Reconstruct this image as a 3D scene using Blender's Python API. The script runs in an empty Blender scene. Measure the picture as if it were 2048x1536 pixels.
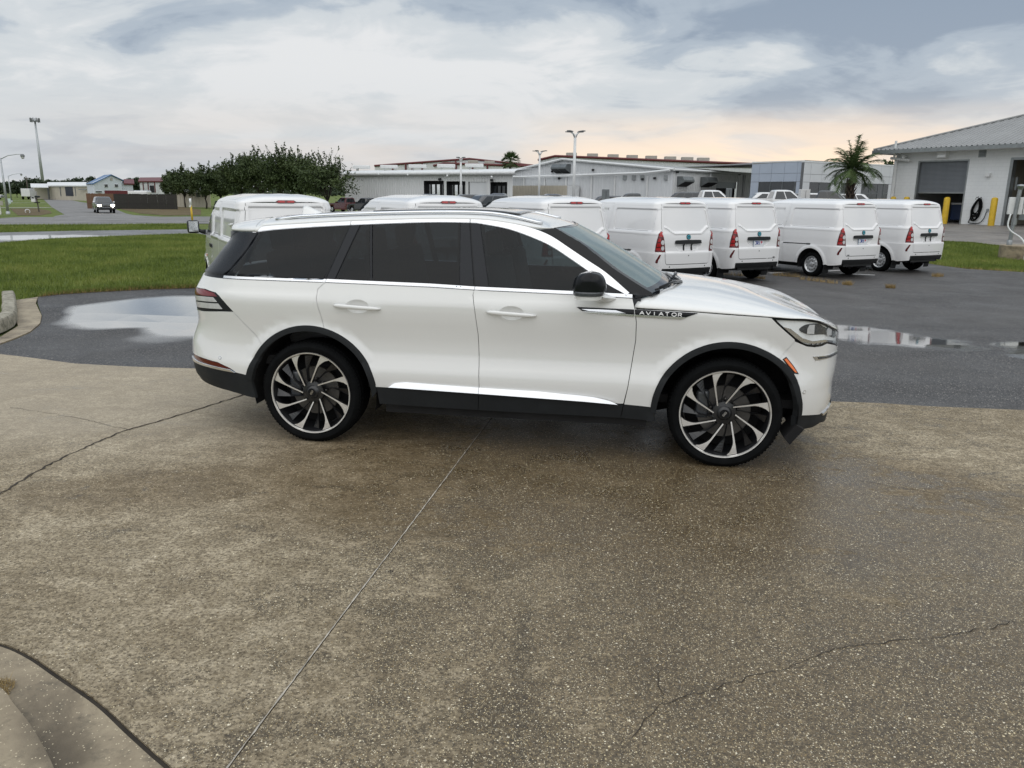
import bpy, bmesh, math, random
import numpy as np
from mathutils import Vector, Matrix, Euler
from mathutils.geometry import delaunay_2d_cdt
R = math.radians
scene = bpy.context.scene
COL = scene.collection
rng = random.Random(7)

# ------------------------------------------------------------------ camera
FPX, PITCH, ROLL, CAMH = 1548.8, R(13.78), R(0.609), 1.851      # focal length in photo pixels (2048 wide)
cam_d = bpy.data.cameras.new('camera'); cam = bpy.data.objects.new('camera', cam_d); COL.objects.link(cam)
cam_d.sensor_fit = 'HORIZONTAL'; cam_d.sensor_width = 36.0; cam_d.lens = 36.0 * FPX / 2048
cam_d.clip_start = 0.05; cam_d.clip_end = 9000
cam.matrix_world = Matrix.Translation((0, 0, CAMH)) @ Matrix.Rotation(math.pi / 2 - PITCH, 4, 'X') @ Matrix.Rotation(ROLL, 4, 'Z')
scene.camera = cam

# ------------------------------------------------------------------ sky and light
SUN_EL, SUN_AZ = R(58), R(186)      # azimuth clockwise from +Y (view direction)
W = bpy.data.worlds.new('World'); scene.world = W; W.use_nodes = True
nt = W.node_tree; N = nt.nodes; L = nt.links; N.clear()
def wn(t, **k):
    n = N.new(t)
    for a, b in k.items(): setattr(n, a, b)
    return n
def wmath(op, a, b=None, c=None):
    n = wn('ShaderNodeMath', operation=op)
    for i, v in enumerate((a, b, c)):
        if v is None: continue
        if isinstance(v, (int, float)): n.inputs[i].default_value = v
        else: L.new(v, n.inputs[i])
    return n.outputs[0]
def wramp(fac, stops, interp='EASE'):
    n = wn('ShaderNodeValToRGB'); n.color_ramp.interpolation = interp
    e = n.color_ramp.elements
    while len(e) < len(stops): e.new(.5)
    for k, (p, c) in zip(e, stops): k.position = p; k.color = (*c, 1)
    L.new(fac, n.inputs[0]); return n.outputs[0]
def wmix(f, a, b, mode='MIX'):
    n = wn('ShaderNodeMix', data_type='RGBA', blend_type=mode)
    for s, v in ((0, f), (6, a), (7, b)):
        if isinstance(v, (int, float)): n.inputs[s].default_value = v
        elif isinstance(v, tuple): n.inputs[s].default_value = (*v, 1)
        else: L.new(v, n.inputs[s])
    return n.outputs[2]
tc = wn('ShaderNodeTexCoord'); sep = wn('ShaderNodeSeparateXYZ'); L.new(tc.outputs['Generated'], sep.inputs[0])
dx, dy, dz = sep.outputs
dzp = wmath('MAXIMUM', dz, 0.0)
den = wmath('ADD', dzp, 0.22)
cx = wmath('DIVIDE', dx, den); cy = wmath('DIVIDE', dy, den)
comb = wn('ShaderNodeCombineXYZ'); L.new(cx, comb.inputs[0]); L.new(cy, comb.inputs[1]); comb.inputs[2].default_value = 3.7
def wnoise(scale, detail, dist, off=(0, 0, 0), stretch=(1, 1, 1), rough=.52):
    mp = wn('ShaderNodeMapping'); mp.inputs['Location'].default_value = off; mp.inputs['Scale'].default_value = stretch
    L.new(comb.outputs[0], mp.inputs[0])
    n = wn('ShaderNodeTexNoise'); n.inputs['Scale'].default_value = scale; n.inputs['Detail'].default_value = detail
    n.inputs['Roughness'].default_value = rough; n.inputs['Distortion'].default_value = dist
    L.new(mp.outputs[0], n.inputs['Vector']); return n.outputs[0]
big = wnoise(.75, 6, .6, (2.1, 0.7, 0), (1, .8, 1), .5)
med = wnoise(2.3, 7, .9, (4.2, 1.3, 0), (.8, 1.0, 1), .55)
fine = wnoise(6.0, 6, .8, (1.7, 8.3, 0), (.8, 1.0, 1), .6)
mixn = wmath('ADD', wmath('ADD', wmath('MULTIPLY', big, .74), wmath('MULTIPLY', med, .50)), wmath('SUBTRACT', wmath('MULTIPLY', fine, .16), .20))
# larger cloud masses, each at its own bearing (tangent of the azimuth) and height
tan_az = wmath('DIVIDE', dx, wmath('MAXIMUM', dy, .05)); front = wmath('GREATER_THAN', dy, .05)
def mass(t0, z0, wt, wz, amp):
    a = wmath('DIVIDE', wmath('SUBTRACT', tan_az, t0), wt); b = wmath('DIVIDE', wmath('SUBTRACT', dz, z0), wz)
    e = wmath('POWER', 2.718, wmath('MULTIPLY', wmath('ADD', wmath('MULTIPLY', a, a), wmath('MULTIPLY', b, b)), -1.0))
    return wmath('MULTIPLY', wmath('MULTIPLY', e, amp), front)
for m in ((-.46, .185, .16, .045, -.10), (.18, .215, .22, .035, -.12), (.50, .20, .30, .045, -.13), (.45, .115, .25, .028, -.06), (-.15, .19, .16, .05, .05), (.15, .155, .30, .025, .06), (-.62, .215, .12, .04, .05), (-.25, .10, .5, .05, .03)):
    mixn = wmath('ADD', mixn, mass(*m))
cloud = wramp(mixn, [(.33, (.225, .285, .37)), (.42, (.36, .42, .49)), (.515, (.57, .605, .63)), (.62, (.72, .725, .73))])
# pale haze towards the horizon all round
hz = wramp(dzp, [(0.0, (1, 1, 1)), (.05, (.85, .85, .85)), (.14, (.25, .25, .25)), (.3, (0, 0, 0))], 'LINEAR')
hzf = wmath('MULTIPLY', hz, .70)
sky1 = wmix(hzf, cloud, (.585, .605, .625))
# faint warm veil low down, and the after-glow of the low sun behind the cloud bank
gx, gy = math.sin(R(17)), math.cos(R(17))
dot = wmath('ADD', wmath('MULTIPLY', dx, gx), wmath('MULTIPLY', dy, gy))
az0 = wramp(dot, [(.5, (0, 0, 0)), (.97, (1, 1, 1))]); el0 = wramp(dzp, [(0.0, (.6, .6, .6)), (.05, (1, 1, 1)), (.12, (0, 0, 0))])
gn0 = wramp(wnoise(1.1, 5, .6, (1.2, 5.1, 0), (.6, 1, 1)), [(.35, (0, 0, 0)), (.65, (1, 1, 1))])
sky1 = wmix(wmath('MULTIPLY', wmath('MULTIPLY', az0, el0), wmath('MULTIPLY', gn0, .55)), sky1, (.72, .62, .55))
az = wramp(dot, [(.94, (0, 0, 0)), (.982, (.85, .85, .85)), (1.0, (1, 1, 1))])
el = wramp(dzp, [(0.0, (.95, .95, .95)), (.045, (1, 1, 1)), (.074, (.6, .6, .6)), (.108, (0, 0, 0))])
gn = wramp(wnoise(1.9, 7, 1.0, (9.2, 3.1, 0), (.7, 1, 1)), [(.34, (.45, .45, .45)), (.54, (1, 1, 1))])
gl = wmath('MULTIPLY', wmath('MULTIPLY', az, el), gn)
sky2 = wmix(wmath('MULTIPLY', gl, .97), sky1, (1.0, .79, .60))
# overcast sky gains toward the zenith
zen = wramp(dzp, [(.25, (1, 1, 1)), (1.0, (1.6, 1.6, 1.6))], 'LINEAR')
sky3 = wmix(1.0, sky2, zen, 'MULTIPLY')
below = wmath('LESS_THAN', dz, -0.002)
sky4 = wmix(below, sky3, (.20, .20, .18))
st = wn('ShaderNodeTexSky', sky_type='NISHITA'); st.sun_disc = False; st.sun_elevation = SUN_EL; st.sun_rotation = SUN_AZ; st.air_density = 1.2; st.dust_density = 3.0
bg1 = wn('ShaderNodeBackground'); L.new(st.outputs[0], bg1.inputs[0]); bg1.inputs[1].default_value = 0.08
bg2 = wn('ShaderNodeBackground'); L.new(sky4, bg2.inputs[0]); bg2.inputs[1].default_value = 1.0
ms = wn('ShaderNodeMixShader'); ms.inputs[0].default_value = .93; L.new(bg1.outputs[0], ms.inputs[1]); L.new(bg2.outputs[0], ms.inputs[2])
ow = wn('ShaderNodeOutputWorld'); L.new(ms.outputs[0], ow.inputs[0])

sun_d = bpy.data.lights.new('sun', 'SUN'); sun = bpy.data.objects.new('sun', sun_d); COL.objects.link(sun)
sun_d.energy = .9; sun_d.angle = R(110); sun_d.color = (1.0, .97, .93)
sd = Vector((math.sin(SUN_AZ) * math.cos(SUN_EL), math.cos(SUN_AZ) * math.cos(SUN_EL), math.sin(SUN_EL)))
sun.rotation_euler = sd.to_track_quat('Z', 'Y').to_euler()

vs = scene.view_settings
scene.display_settings.display_device = 'sRGB'
vs.view_transform = 'Standard'; vs.look = 'None'; vs.exposure = 0.24; vs.gamma = 1.0; vs.use_curve_mapping = False

# ------------------------------------------------------------------ where a line of sight meets the place
def ray(px, py):
    x = (px - 1024) / FPX; u = -(py - 768) / FPX
    x0 = x * math.cos(ROLL) - u * math.sin(ROLL); u0 = x * math.sin(ROLL) + u * math.cos(ROLL)
    cp, sp = math.cos(PITCH), math.sin(PITCH)
    return Vector((x0, cp + u0 * sp, -sp + u0 * cp))
def at(px, py, Y):
    d = ray(px, py); return Vector((0, 0, CAMH)) + d * (Y / d.y)
def sst(a, b, v):
    k = min(1.0, max(0.0, (v - a) / (b - a))); return k * k * (3 - 2 * k)
def terrain(x, y):
    z = -0.10 * sst(9, 12.5, y) * (1 - sst(24, 40, y)) * sst(-9, -4, x)
    z += 0.44 * sst(23, 40, y) * sst(6, 17, x)
    z -= 0.72 * sst(48, 82, y) * sst(-9, -17, x)
    # drainage ditches either side of the side road
    if y > 50 and x < -8:
        z -= 0.45 * math.exp(-((y - 74) / 4.0) ** 2) * sst(-39.0, -43.5, x) * sst(-80, -65, x)
    return z
def gnd(px, py, z=None):
    d = ray(px, py); t = 0
    zz = 0.0 if z is None else z
    for _ in range(25):
        t = (zz - CAMH) / d.z
        if z is not None: break
        zz = .5 * zz + .5 * terrain(d.x * t, d.y * t)
    return (d.x * t, d.y * t)

# ------------------------------------------------------------------ object helpers
def tag(o, label=None, cat=None, group=None, kind=None):
    if label: o['label'] = label
    if cat: o['category'] = cat
    if group: o['group'] = group
    if kind: o['kind'] = kind
    return o
def empty(name, loc=(0, 0, 0), rz=0.0, parent=None):
    o = bpy.data.objects.new(name, None); COL.objects.link(o); o.location = loc; o.rotation_euler = (0, 0, rz)
    o.empty_display_size = .2
    if parent: o.parent = parent
    return o
def mesh_obj(name, verts, faces, mat, parent=None, smooth=False, normals=None, mats=None, fmat=None, loc=None, angle=None):
    me = bpy.data.meshes.new(name); me.from_pydata([tuple(v) for v in verts], [], faces)
    for m in (mats or [mat]): me.materials.append(m)
    if fmat is not None: me.polygons.foreach_set('material_index', fmat)
    if smooth: me.polygons.foreach_set('use_smooth', [True] * len(me.polygons))
    me.update()
    if normals is not None: me.normals_split_custom_set_from_vertices([tuple(n) for n in normals])
    elif angle is not None: me.set_sharp_from_angle(angle=R(angle))
    o = bpy.data.objects.new(name, me); COL.objects.link(o)
    if parent: o.parent = parent
    if loc is not None: o.location = loc
    return o
class MB:
    """collects boxes, tubes, lathes ... and links them as ONE mesh object"""
    def __init__(s): s.v = []; s.f = []; s.m = []
    def add(s, v, f, mi=0):
        b = len(s.v); s.v += [tuple(p) for p in v]; s.f += [tuple(i + b for i in q) for q in f]; s.m += [mi] * len(f); return s
    def box(s, c, d, mi=0, rot=None, bev=0.0):
        hx, hy, hz = d[0] / 2, d[1] / 2, d[2] / 2
        if bev <= 0:
            v = [(x, y, z) for x in (-hx, hx) for y in (-hy, hy) for z in (-hz, hz)]
            f = [(0, 1, 3, 2), (4, 6, 7, 5), (0, 4, 5, 1), (2, 3, 7, 6), (0, 2, 6, 4), (1, 5, 7, 3)]
        else:
            bm = bmesh.new(); bmesh.ops.create_cube(bm, size=1, matrix=Matrix.Diagonal((d[0], d[1], d[2], 1)))
            bmesh.ops.bevel(bm, geom=list(bm.edges), offset=bev, segments=2, profile=.6, affect='EDGES')
            bm.verts.index_update(); v = [tuple(q.co) for q in bm.verts]; f = [tuple(q.index for q in p.verts) for p in bm.faces]; bm.free()
        M = Matrix.Translation(c) @ ((rot if isinstance(rot, Matrix) else Euler(rot).to_matrix()).to_4x4() if rot is not None else Matrix())
        return s.add([M @ Vector(p) for p in v], f, mi)
    def box2(s, a, b, mi=0, bev=0.0):
        return s.box(((a[0] + b[0]) / 2, (a[1] + b[1]) / 2, (a[2] + b[2]) / 2), (abs(b[0] - a[0]), abs(b[1] - a[1]), abs(b[2] - a[2])), mi, None, bev)
    def tube(s, pts, r, n=8, mi=0, cap=True):
        pts = [Vector(p) for p in pts]; rr = r if isinstance(r, (list, tuple)) else [r] * len(pts)
        v = []; up = None
        for i, p in enumerate(pts):
            t = (pts[min(i + 1, len(pts) - 1)] - pts[max(i - 1, 0)]).normalized()
            if up is None: up = Vector((0, 0, 1)) if abs(t.z) < .9 else Vector((1, 0, 0))
            a = t.cross(up); a = a.normalized() if a.length > 1e-6 else Vector((1, 0, 0)); up = a.cross(t).normalized()
            for k in range(n):
                w = 2 * math.pi * k / n; v.append(p + a * (rr[i] * math.cos(w)) + up * (rr[i] * math.sin(w)))
        f = [(i * n + k, i * n + (k + 1) % n, (i + 1) * n + (k + 1) % n, (i + 1) * n + k) for i in range(len(pts) - 1) for k in range(n)]
        if cap: f += [tuple(range(n - 1, -1, -1)), tuple((len(pts) - 1) * n + k for k in range(n))]
        return s.add(v, f, mi)
    def lathe(s, prof, n=32, axis='y', c=(0, 0, 0), mi=0, a0=0.0, a1=2 * math.pi):
        """prof: list of (radius, offset along the axis)"""
        full = abs(a1 - a0 - 2 * math.pi) < 1e-6; m = n if full else n + 1; v = []
        for (r, h) in prof:
            for k in range(m):
                w = a0 + (a1 - a0) * k / n; p = (r * math.cos(w), h, r * math.sin(w)) if axis == 'y' else (r * math.cos(w), r * math.sin(w), h)
                v.append((p[0] + c[0], p[1] + c[1], p[2] + c[2]))
        f = [(i * m + k, i * m + (k + 1) % m, (i + 1) * m + (k + 1) % m, (i + 1) * m + k) for i in range(len(prof) - 1) for k in range(n)]
        return s.add(v, f, mi)
    def prism(s, poly, a, b, axis='y', mi=0):
        """poly: 2D outline; y-axis: (x,z) points, z-axis: (x,y), x-axis: (y,z)"""
        def P(q, h): return (q[0], h, q[1]) if axis == 'y' else ((q[0], q[1], h) if axis == 'z' else (h, q[0], q[1]))
        n = len(poly); v = [P(q, a) for q in poly] + [P(q, b) for q in poly]
        f = [(i, (i + 1) % n, n + (i + 1) % n, n + i) for i in range(n)] + [tuple(range(n - 1, -1, -1)), tuple(range(n, 2 * n))]
        return s.add(v, f, mi)
    def build(s, name, mat, parent=None, smooth=False, angle=None, loc=None):
        mats = mat if isinstance(mat, (list, tuple)) else [mat]
        o = mesh_obj(name, s.v, s.f, None, parent, smooth or angle is not None, None, mats, s.m, loc, angle)
        bm = bmesh.new(); bm.from_mesh(o.data); bmesh.ops.recalc_face_normals(bm, faces=bm.faces); bm.to_mesh(o.data); bm.free()
        return o
def copy_tree(o, parent=None):
    c = o.copy(); COL.objects.link(c)
    if parent: c.parent = parent
    for ch in list(o.children): copy_tree(ch, c)
    return c

def densify(poly, step, closed=True):
    out = []; n = len(poly)
    for i in range(n if closed else n - 1):
        a = poly[i]; b = poly[(i + 1) % n]; d = math.hypot(b[0] - a[0], b[1] - a[1]); k = max(1, int(math.ceil(d / step)))
        out += [(a[0] + (b[0] - a[0]) * j / k, a[1] + (b[1] - a[1]) * j / k) for j in range(k)]
    if not closed: out.append(poly[-1])
    return out
def crv(pts, n=4, closed=False):
    """Catmull-Rom through points"""
    P = [np.array(p, float) for p in pts]; out = []; m = len(P)
    for i in range(m if closed else m - 1):
        p1, p2 = P[i], P[(i + 1) % m]
        p0 = P[i - 1] if (closed or i > 0) else 2 * p1 - p2
        p3 = P[(i + 2) % m] if (closed or i + 2 < m) else 2 * p2 - p1
        for j in range(n):
            t = j / n
            out.append(tuple(.5 * ((2 * p1) + (-p0 + p2) * t + (2 * p0 - 5 * p1 + 4 * p2 - p3) * t * t + (-p0 + 3 * p1 - 3 * p2 + p3) * t ** 3)))
    if not closed: out.append(tuple(P[-1]))
    return out
def area2(p): return sum(p[i][0] * p[(i + 1) % len(p)][1] - p[(i + 1) % len(p)][0] * p[i][1] for i in range(len(p)))
def inside_np(pts, poly):
    x, y = pts[:, 0], pts[:, 1]; c = np.zeros(len(pts), bool); n = len(poly)
    for i in range(n):
        x1, y1 = poly[i]; x2, y2 = poly[(i + 1) % n]
        if y1 == y2: continue
        c ^= ((y1 > y) != (y2 > y)) & (x < (x2 - x1) * (y - y1) / (y2 - y1) + x1)
    return c
def shrink_poly(p, d):
    if area2(p) < 0: p = p[::-1]
    n = len(p); out = []
    for i in range(n):
        a, b, c = p[i - 1], p[i], p[(i + 1) % n]
        u = Vector((b[0] - a[0], b[1] - a[1])); v = Vector((c[0] - b[0], c[1] - b[1]))
        if u.length < 1e-9 or v.length < 1e-9: out.append(b); continue
        u.normalize(); v.normalize(); nu = Vector((-u.y, u.x)); nv = Vector((-v.y, v.x)); m = nu + nv
        if m.length < .3: m = nu
        m.normalize(); k = d / max(.45, m.dot(nu)); out.append((b[0] + m.x * k, b[1] + m.y * k))
    return out
def tri2d(poly, step, holes=(), jitter=0.0):
    """constrained triangulation with inner grid points -> (points, triangles)"""
    pts = list(poly); E = [(i, (i + 1) % len(poly)) for i in range(len(poly))]
    for h in holes:
        b = len(pts); pts += list(h); E += [(b + i, b + (i + 1) % len(h)) for i in range(len(h))]
    a = np.array(pts); lo, hi = a.min(0), a.max(0)
    gx = np.arange(lo[0] + step * .5, hi[0], step); gy = np.arange(lo[1] + step * .5, hi[1], step)
    if len(gx) and len(gy):
        g = np.stack(np.meshgrid(gx, gy), -1).reshape(-1, 2); ok = inside_np(g, poly)
        for h in holes: ok &= ~inside_np(g, h)
        g = g[ok]
        if len(g):
            seg = np.array(pts)
            d = np.array([((seg - q) ** 2).sum(1).min() for q in g]) if len(g) * len(seg) < 6e6 else np.full(len(g), 1e9)
            g = g[d > (step * .42) ** 2]; pts += [tuple(q) for q in g]
    r = delaunay_2d_cdt([Vector(p) for p in pts], E, [], 0, 1e-6)
    P = np.array([(q.x, q.y) for q in r[0]]); T = np.array([t for t in r[2] if len(t) == 3])
    cen = P[T].mean(1); ok = inside_np(cen, poly)
    for h in holes: ok &= ~inside_np(cen, h)
    T = T[ok]
    cr = (P[T[:, 1]] - P[T[:, 0]]); cs = (P[T[:, 2]] - P[T[:, 0]]); sg = cr[:, 0] * cs[:, 1] - cr[:, 1] * cs[:, 0]
    T[sg < 0] = T[sg < 0][:, ::-1]
    return P, T
def patch(name, poly, fn, mat, parent, step=.045, off=0.0, rim=.012, shrink=.0025, sgn=1, holes=(), bstep=None, flip=False):
    """a panel: a 2D outline laid on the surface fn(u,v), with turned-in edges and analytic normals"""
    poly = densify(list(poly), bstep or step)
    if area2(poly) < 0: poly = poly[::-1]
    if shrink: poly = shrink_poly(poly, shrink)
    hs = [densify(list(h), bstep or step) for h in holes]
    P, T = tri2d(poly, step, hs)
    e = 2e-3; V = []; NN = []
    for (u, v) in P:
        p = Vector(fn(u, v)); a = Vector(fn(u + e, v)) - Vector(fn(u - e, v)); b = Vector(fn(u, v + e)) - Vector(fn(u, v - e))
        n = a.cross(b)
        if n.length < 1e-12: n = Vector((0, -1, 0))
        n.normalize(); n = -n if flip else n
        V.append(p + n * off); NN.append(n)
    F = [tuple(int(i) for i in t) for t in T]
    if flip: F = [t[::-1] for t in F]
    if rim > 0:
        cnt = {}
        for t in F:
            for k in range(3): cnt[(t[k], t[(k + 1) % 3])] = 1
        bd = [(a, b) for (a, b) in cnt if (b, a) not in cnt]; mp = {}
        for a, b in bd:
            for q in (a, b):
                if q not in mp:
                    mp[q] = len(V); V.append(V[q] - NN[q] * rim); NN.append(NN[q])
        F += [(b, a, mp[a], mp[b]) for a, b in bd]
    if sgn < 0:
        V = [Vector((p.x, -p.y, p.z)) for p in V]; NN = [Vector((n.x, -n.y, n.z)) for n in NN]; F = [f[::-1] for f in F]
    return mesh_obj(name, V, F, mat, parent, True, NN)
def grid_obj(name, rows, mat, parent=None, smooth=True, closed=False, flip=False, thick=0.0, sgn=1):
    n = len(rows[0]); V = [Vector(p) for r in rows for p in r]
    F = [(i * n + j, i * n + j + 1, (i + 1) * n + j + 1, (i + 1) * n + j) for i in range(len(rows) - 1) for j in range(n - 1)]
    if closed: F += [(i * n + n - 1, i * n, (i + 1) * n, (i + 1) * n + n - 1) for i in range(len(rows) - 1)]
    if flip != (sgn < 0): F = [f[::-1] for f in F]
    if sgn < 0: V = [Vector((p.x, -p.y, p.z)) for p in V]
    o = mesh_obj(name, V, F, mat, parent, smooth)
    if thick:
        m = o.modifiers.new('s', 'SOLIDIFY'); m.thickness = thick; m.offset = -1
    return o
def sheet(name, poly, mat, off=0.0, step=1.0, bstep=None, thick=0.0, holes=(), kind='structure', hfun=None):
    """a piece of ground: outline in world x,y laid on the terrain"""
    hf = hfun or terrain
    poly = densify(list(poly), bstep or step)
    if area2(poly) < 0: poly = poly[::-1]
    P, T = tri2d(poly, step, [list(h) for h in holes])
    V = [(x, y, hf(x, y) + off) for x, y in P]; F = [tuple(int(i) for i in t) for t in T]
    if thick:
        cnt = {(t[k], t[(k + 1) % 3]) for t in F for k in range(3)}
        bd = [(a, b) for (a, b) in cnt if (b, a) not in cnt]; mp = {}
        for a, b in bd:
            for q in (a, b):
                if q not in mp: mp[q] = len(V); V.append((V[q][0], V[q][1], V[q][2] - thick))
        F += [(b, a, mp[a], mp[b]) for a, b in bd]
    o = mesh_obj(name, V, F, mat, None, False)
    return tag(o, kind=kind)

# ------------------------------------------------------------------ materials
class NT:
    def __init__(s, name):
        s.m = bpy.data.materials.new(name); s.m.use_nodes = True; s.t = s.m.node_tree; s.t.nodes.clear()
        s.out = s.n('ShaderNodeOutputMaterial'); s.b = s.n('ShaderNodeBsdfPrincipled'); s.l(s.b.outputs[0], s.out.inputs[0])
        s._tc = None
    def n(s, t, **k):
        x = s.t.nodes.new(t)
        for a, b in k.items(): setattr(x, a, b)
        return x
    def l(s, a, b): s.t.links.new(a, b)
    def put(s, sock, v):
        if isinstance(v, tuple): sock.default_value = (*v, 1) if len(v) == 3 and sock.type == 'RGBA' else v
        elif isinstance(v, (int, float)): sock.default_value = v
        else: s.l(v, sock)
    def set(s, **k):
        nm = dict(base='Base Color', rough='Roughness', metal='Metallic', coat='Coat Weight', coatr='Coat Roughness', spec='Specular IOR Level', ior='IOR', normal='Normal', alpha='Alpha', trans='Transmission Weight', emit='Emission Color', emits='Emission Strength', sheen='Sheen Weight')
        for a, v in k.items(): s.put(s.b.inputs[nm[a]], v)
        return s
    def co(s, kind='Object', scale=(1, 1, 1), loc=(0, 0, 0), rot=(0, 0, 0)):
        if s._tc is None: s._tc = s.n('ShaderNodeTexCoord'); s._geo = s.n('ShaderNodeNewGeometry')
        src = s._geo.outputs['Position'] if kind == 'World' else s._tc.outputs[kind]
        mp = s.n('ShaderNodeMapping'); mp.inputs['Scale'].default_value = scale; mp.inputs['Location'].default_value = loc; mp.inputs['Rotation'].default_value = rot
        s.l(src, mp.inputs[0]); return mp.outputs[0]
    def noise(s, co, scale, detail=4, rough=.55, dist=0.0, out=0):
        n = s.n('ShaderNodeTexNoise'); n.inputs['Scale'].default_value = scale; n.inputs['Detail'].default_value = detail; n.inputs['Roughness'].default_value = rough; n.inputs['Distortion'].default_value = dist
        s.l(co, n.inputs['Vector']); return n.outputs[out]
    def vor(s, co, scale, feature='F1', out='Distance', rnd=1.0):
        n = s.n('ShaderNodeTexVoronoi', feature=feature); n.inputs['Scale'].default_value = scale; n.inputs['Randomness'].default_value = rnd
        s.l(co, n.inputs['Vector']); return n.outputs[out]
    def wave(s, co, scale, dist=0.0, prof='SIN', direction='X'):
        n = s.n('ShaderNodeTexWave', wave_type='BANDS', bands_direction=direction, wave_profile=prof); n.inputs['Scale'].default_value = scale; n.inputs['Distortion'].default_value = dist
        s.l(co, n.inputs['Vector']); return n.outputs['Fac']
    def ramp(s, fac, stops, interp='LINEAR'):
        n = s.n('ShaderNodeValToRGB'); n.color_ramp.interpolation = interp; e = n.color_ramp.elements
        while len(e) < len(stops): e.new(.5)
        for k, (p, c) in zip(e, stops):
            k.position = p; k.color = (c, c, c, 1) if isinstance(c, (int, float)) else (*c, 1)
        s.l(fac, n.inputs[0]); return n.outputs[0]
    def mix(s, f, a, b, mode='MIX'):
        n = s.n('ShaderNodeMix', data_type='RGBA', blend_type=mode)
        for i, v in ((0, f), (6, a), (7, b)): s.put(n.inputs[i], v)
        return n.outputs[2]
    def math(s, op, a, b=None, c=None, clamp=False):
        n = s.n('ShaderNodeMath', operation=op, use_clamp=clamp)
        for i, v in enumerate((a, b, c)):
            if v is not None: s.put(n.inputs[i], v)
        return n.outputs[0]
    def sep(s, co):
        n = s.n('ShaderNodeSeparateXYZ'); s.l(co, n.inputs[0]); return n.outputs
    def attr(s, name):
        n = s.n('ShaderNodeAttribute', attribute_name=name); return n.outputs['Fac']
    def bump(s, h, strength=.3, dist=.01, normal=None):
        n = s.n('ShaderNodeBump'); n.inputs['Strength'].default_value = strength; n.inputs['Distance'].default_value = dist
        s.l(h, n.inputs['Height'])
        if normal is not None: s.l(normal, n.inputs['Normal'])
        s.set(normal=n.outputs[0]); return n.outputs[0]
    def ellipse(s, cx, cy, rx, ry, rot=0.0, edge=.25, wob=.25, wsc=2.0):
        """soft-edged irregular blob on the ground, 1 inside"""
        co = s.co('World', loc=(0, 0, 0)); x, y, _ = s.sep(co)
        ca, sa = math.cos(rot), math.sin(rot)
        ux = s.math('SUBTRACT', x, cx); uy = s.math('SUBTRACT', y, cy)
        a = s.math('DIVIDE', s.math('ADD', s.math('MULTIPLY', ux, ca), s.math('MULTIPLY', uy, sa)), rx)
        b = s.math('DIVIDE', s.math('SUBTRACT', s.math('MULTIPLY', uy, ca), s.math('MULTIPLY', ux, sa)), ry)
        d = s.math('SQRT', s.math('ADD', s.math('MULTIPLY', a, a), s.math('MULTIPLY', b, b)))
        nz = s.noise(s.co('World'), wsc, 5, .6)
        d = s.math('ADD', d, s.math('MULTIPLY', s.math('SUBTRACT', nz, .5), wob * 2))
        return s.ramp(d, [(1 - edge if edge < 1 else 0, 1.0), (1.0, 0.0)], 'EASE')
def simple(name, base, rough=.5, metal=0.0, coat=0.0, var=.12, vscale=3.0, spec=.5, bump=0.0, bscale=60, coatr=.05):
    """a plain material with a little wear and grain"""
    m = NT(name); co = m.co('Object')
    nz = m.noise(co, vscale, 6, .6)
    lo = tuple(c * (1 - var) for c in base); hi = tuple(min(1, c * (1 + var * .6)) for c in base)
    m.set(base=m.ramp(nz, [(.3, lo), (.7, hi)]), rough=m.ramp(m.noise(co, vscale * 2.3, 5), [(.3, max(0, rough - .06)), (.7, min(1, rough + .08))]), metal=metal, coat=coat, spec=spec, coatr=coatr)
    if bump: m.bump(m.noise(co, bscale, 4), bump, .004)
    return m.m
M = {}
# --- driveway concrete: pale cement paste worn through to darker aggregate, darkened round the parked car for damp and its painted dark reflection
c = NT('worn_concrete'); w = c.co('World'); wx, wy, wz = c.sep(w)
n1 = c.noise(w, .55, 6, .6, .4); n2 = c.noise(w, 2.3, 6, .62, .2); n3 = c.noise(w, 9, 6, .65); nf = c.noise(w, 60, 3, .6); n0 = c.noise(c.co('World', (.5, 1.0, 1), (3.1, 7.7, 0)), .8, 6, .62, .8)
n4 = c.noise(c.co('World', (.75, 1.15, 1), (1.1, 4.2, 0), (0, 0, R(24))), 3.2, 10, .74, .5); n5 = c.noise(c.co('World', (1, 1, 1), (6.1, 2.2, 0)), 16, 6, .7, .3)
def band(v, a_, b_):
    q = c.n('ShaderNodeMapRange'); q.inputs[1].default_value = a_; q.inputs[2].default_value = b_; c.l(v, q.inputs[0]); return q.outputs[0]
nw = c.math('MULTIPLY', c.math('SUBTRACT', n1, .5), 2.4); nw2 = c.math('MULTIPLY', c.math('SUBTRACT', n0, .5), 1.8)
xw = c.math('ADD', wx, c.math('ADD', nw, nw2))
# how much of the pale paste is left: most to the left and in the far right corner
dry = c.math('MULTIPLY', band(xw, .25, -1.5), c.math('ADD', .45, c.math('MULTIPLY', band(c.math('ADD', wy, nw2), 1.5, 2.6), .55)))
dryR = c.math('MULTIPLY', band(xw, 2.0, 3.0), band(wy, 3.9, 5.0))
D = c.math('MAXIMUM', dry, c.math('MULTIPLY', dryR, .8), clamp=True)
wet_refl_car = c.ellipse(.75, 4.78, 3.3, 1.55, R(-9), .45, .22, 1.1)  # damp ground plus the car's dark reflection, both put into the colour
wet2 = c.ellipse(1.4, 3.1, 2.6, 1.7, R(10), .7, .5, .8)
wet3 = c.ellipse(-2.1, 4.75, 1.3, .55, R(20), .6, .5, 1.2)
wet_refl = c.math('MAXIMUM', wet_refl_car, c.math('MAXIMUM', c.math('MULTIPLY', wet2, .45), c.math('MULTIPLY', wet3, .7)))
worn = c.ramp(n2, [(.38, (.105, .083, .053)), (.5, (.195, .162, .115)), (.62, (.285, .243, .182))])
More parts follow.
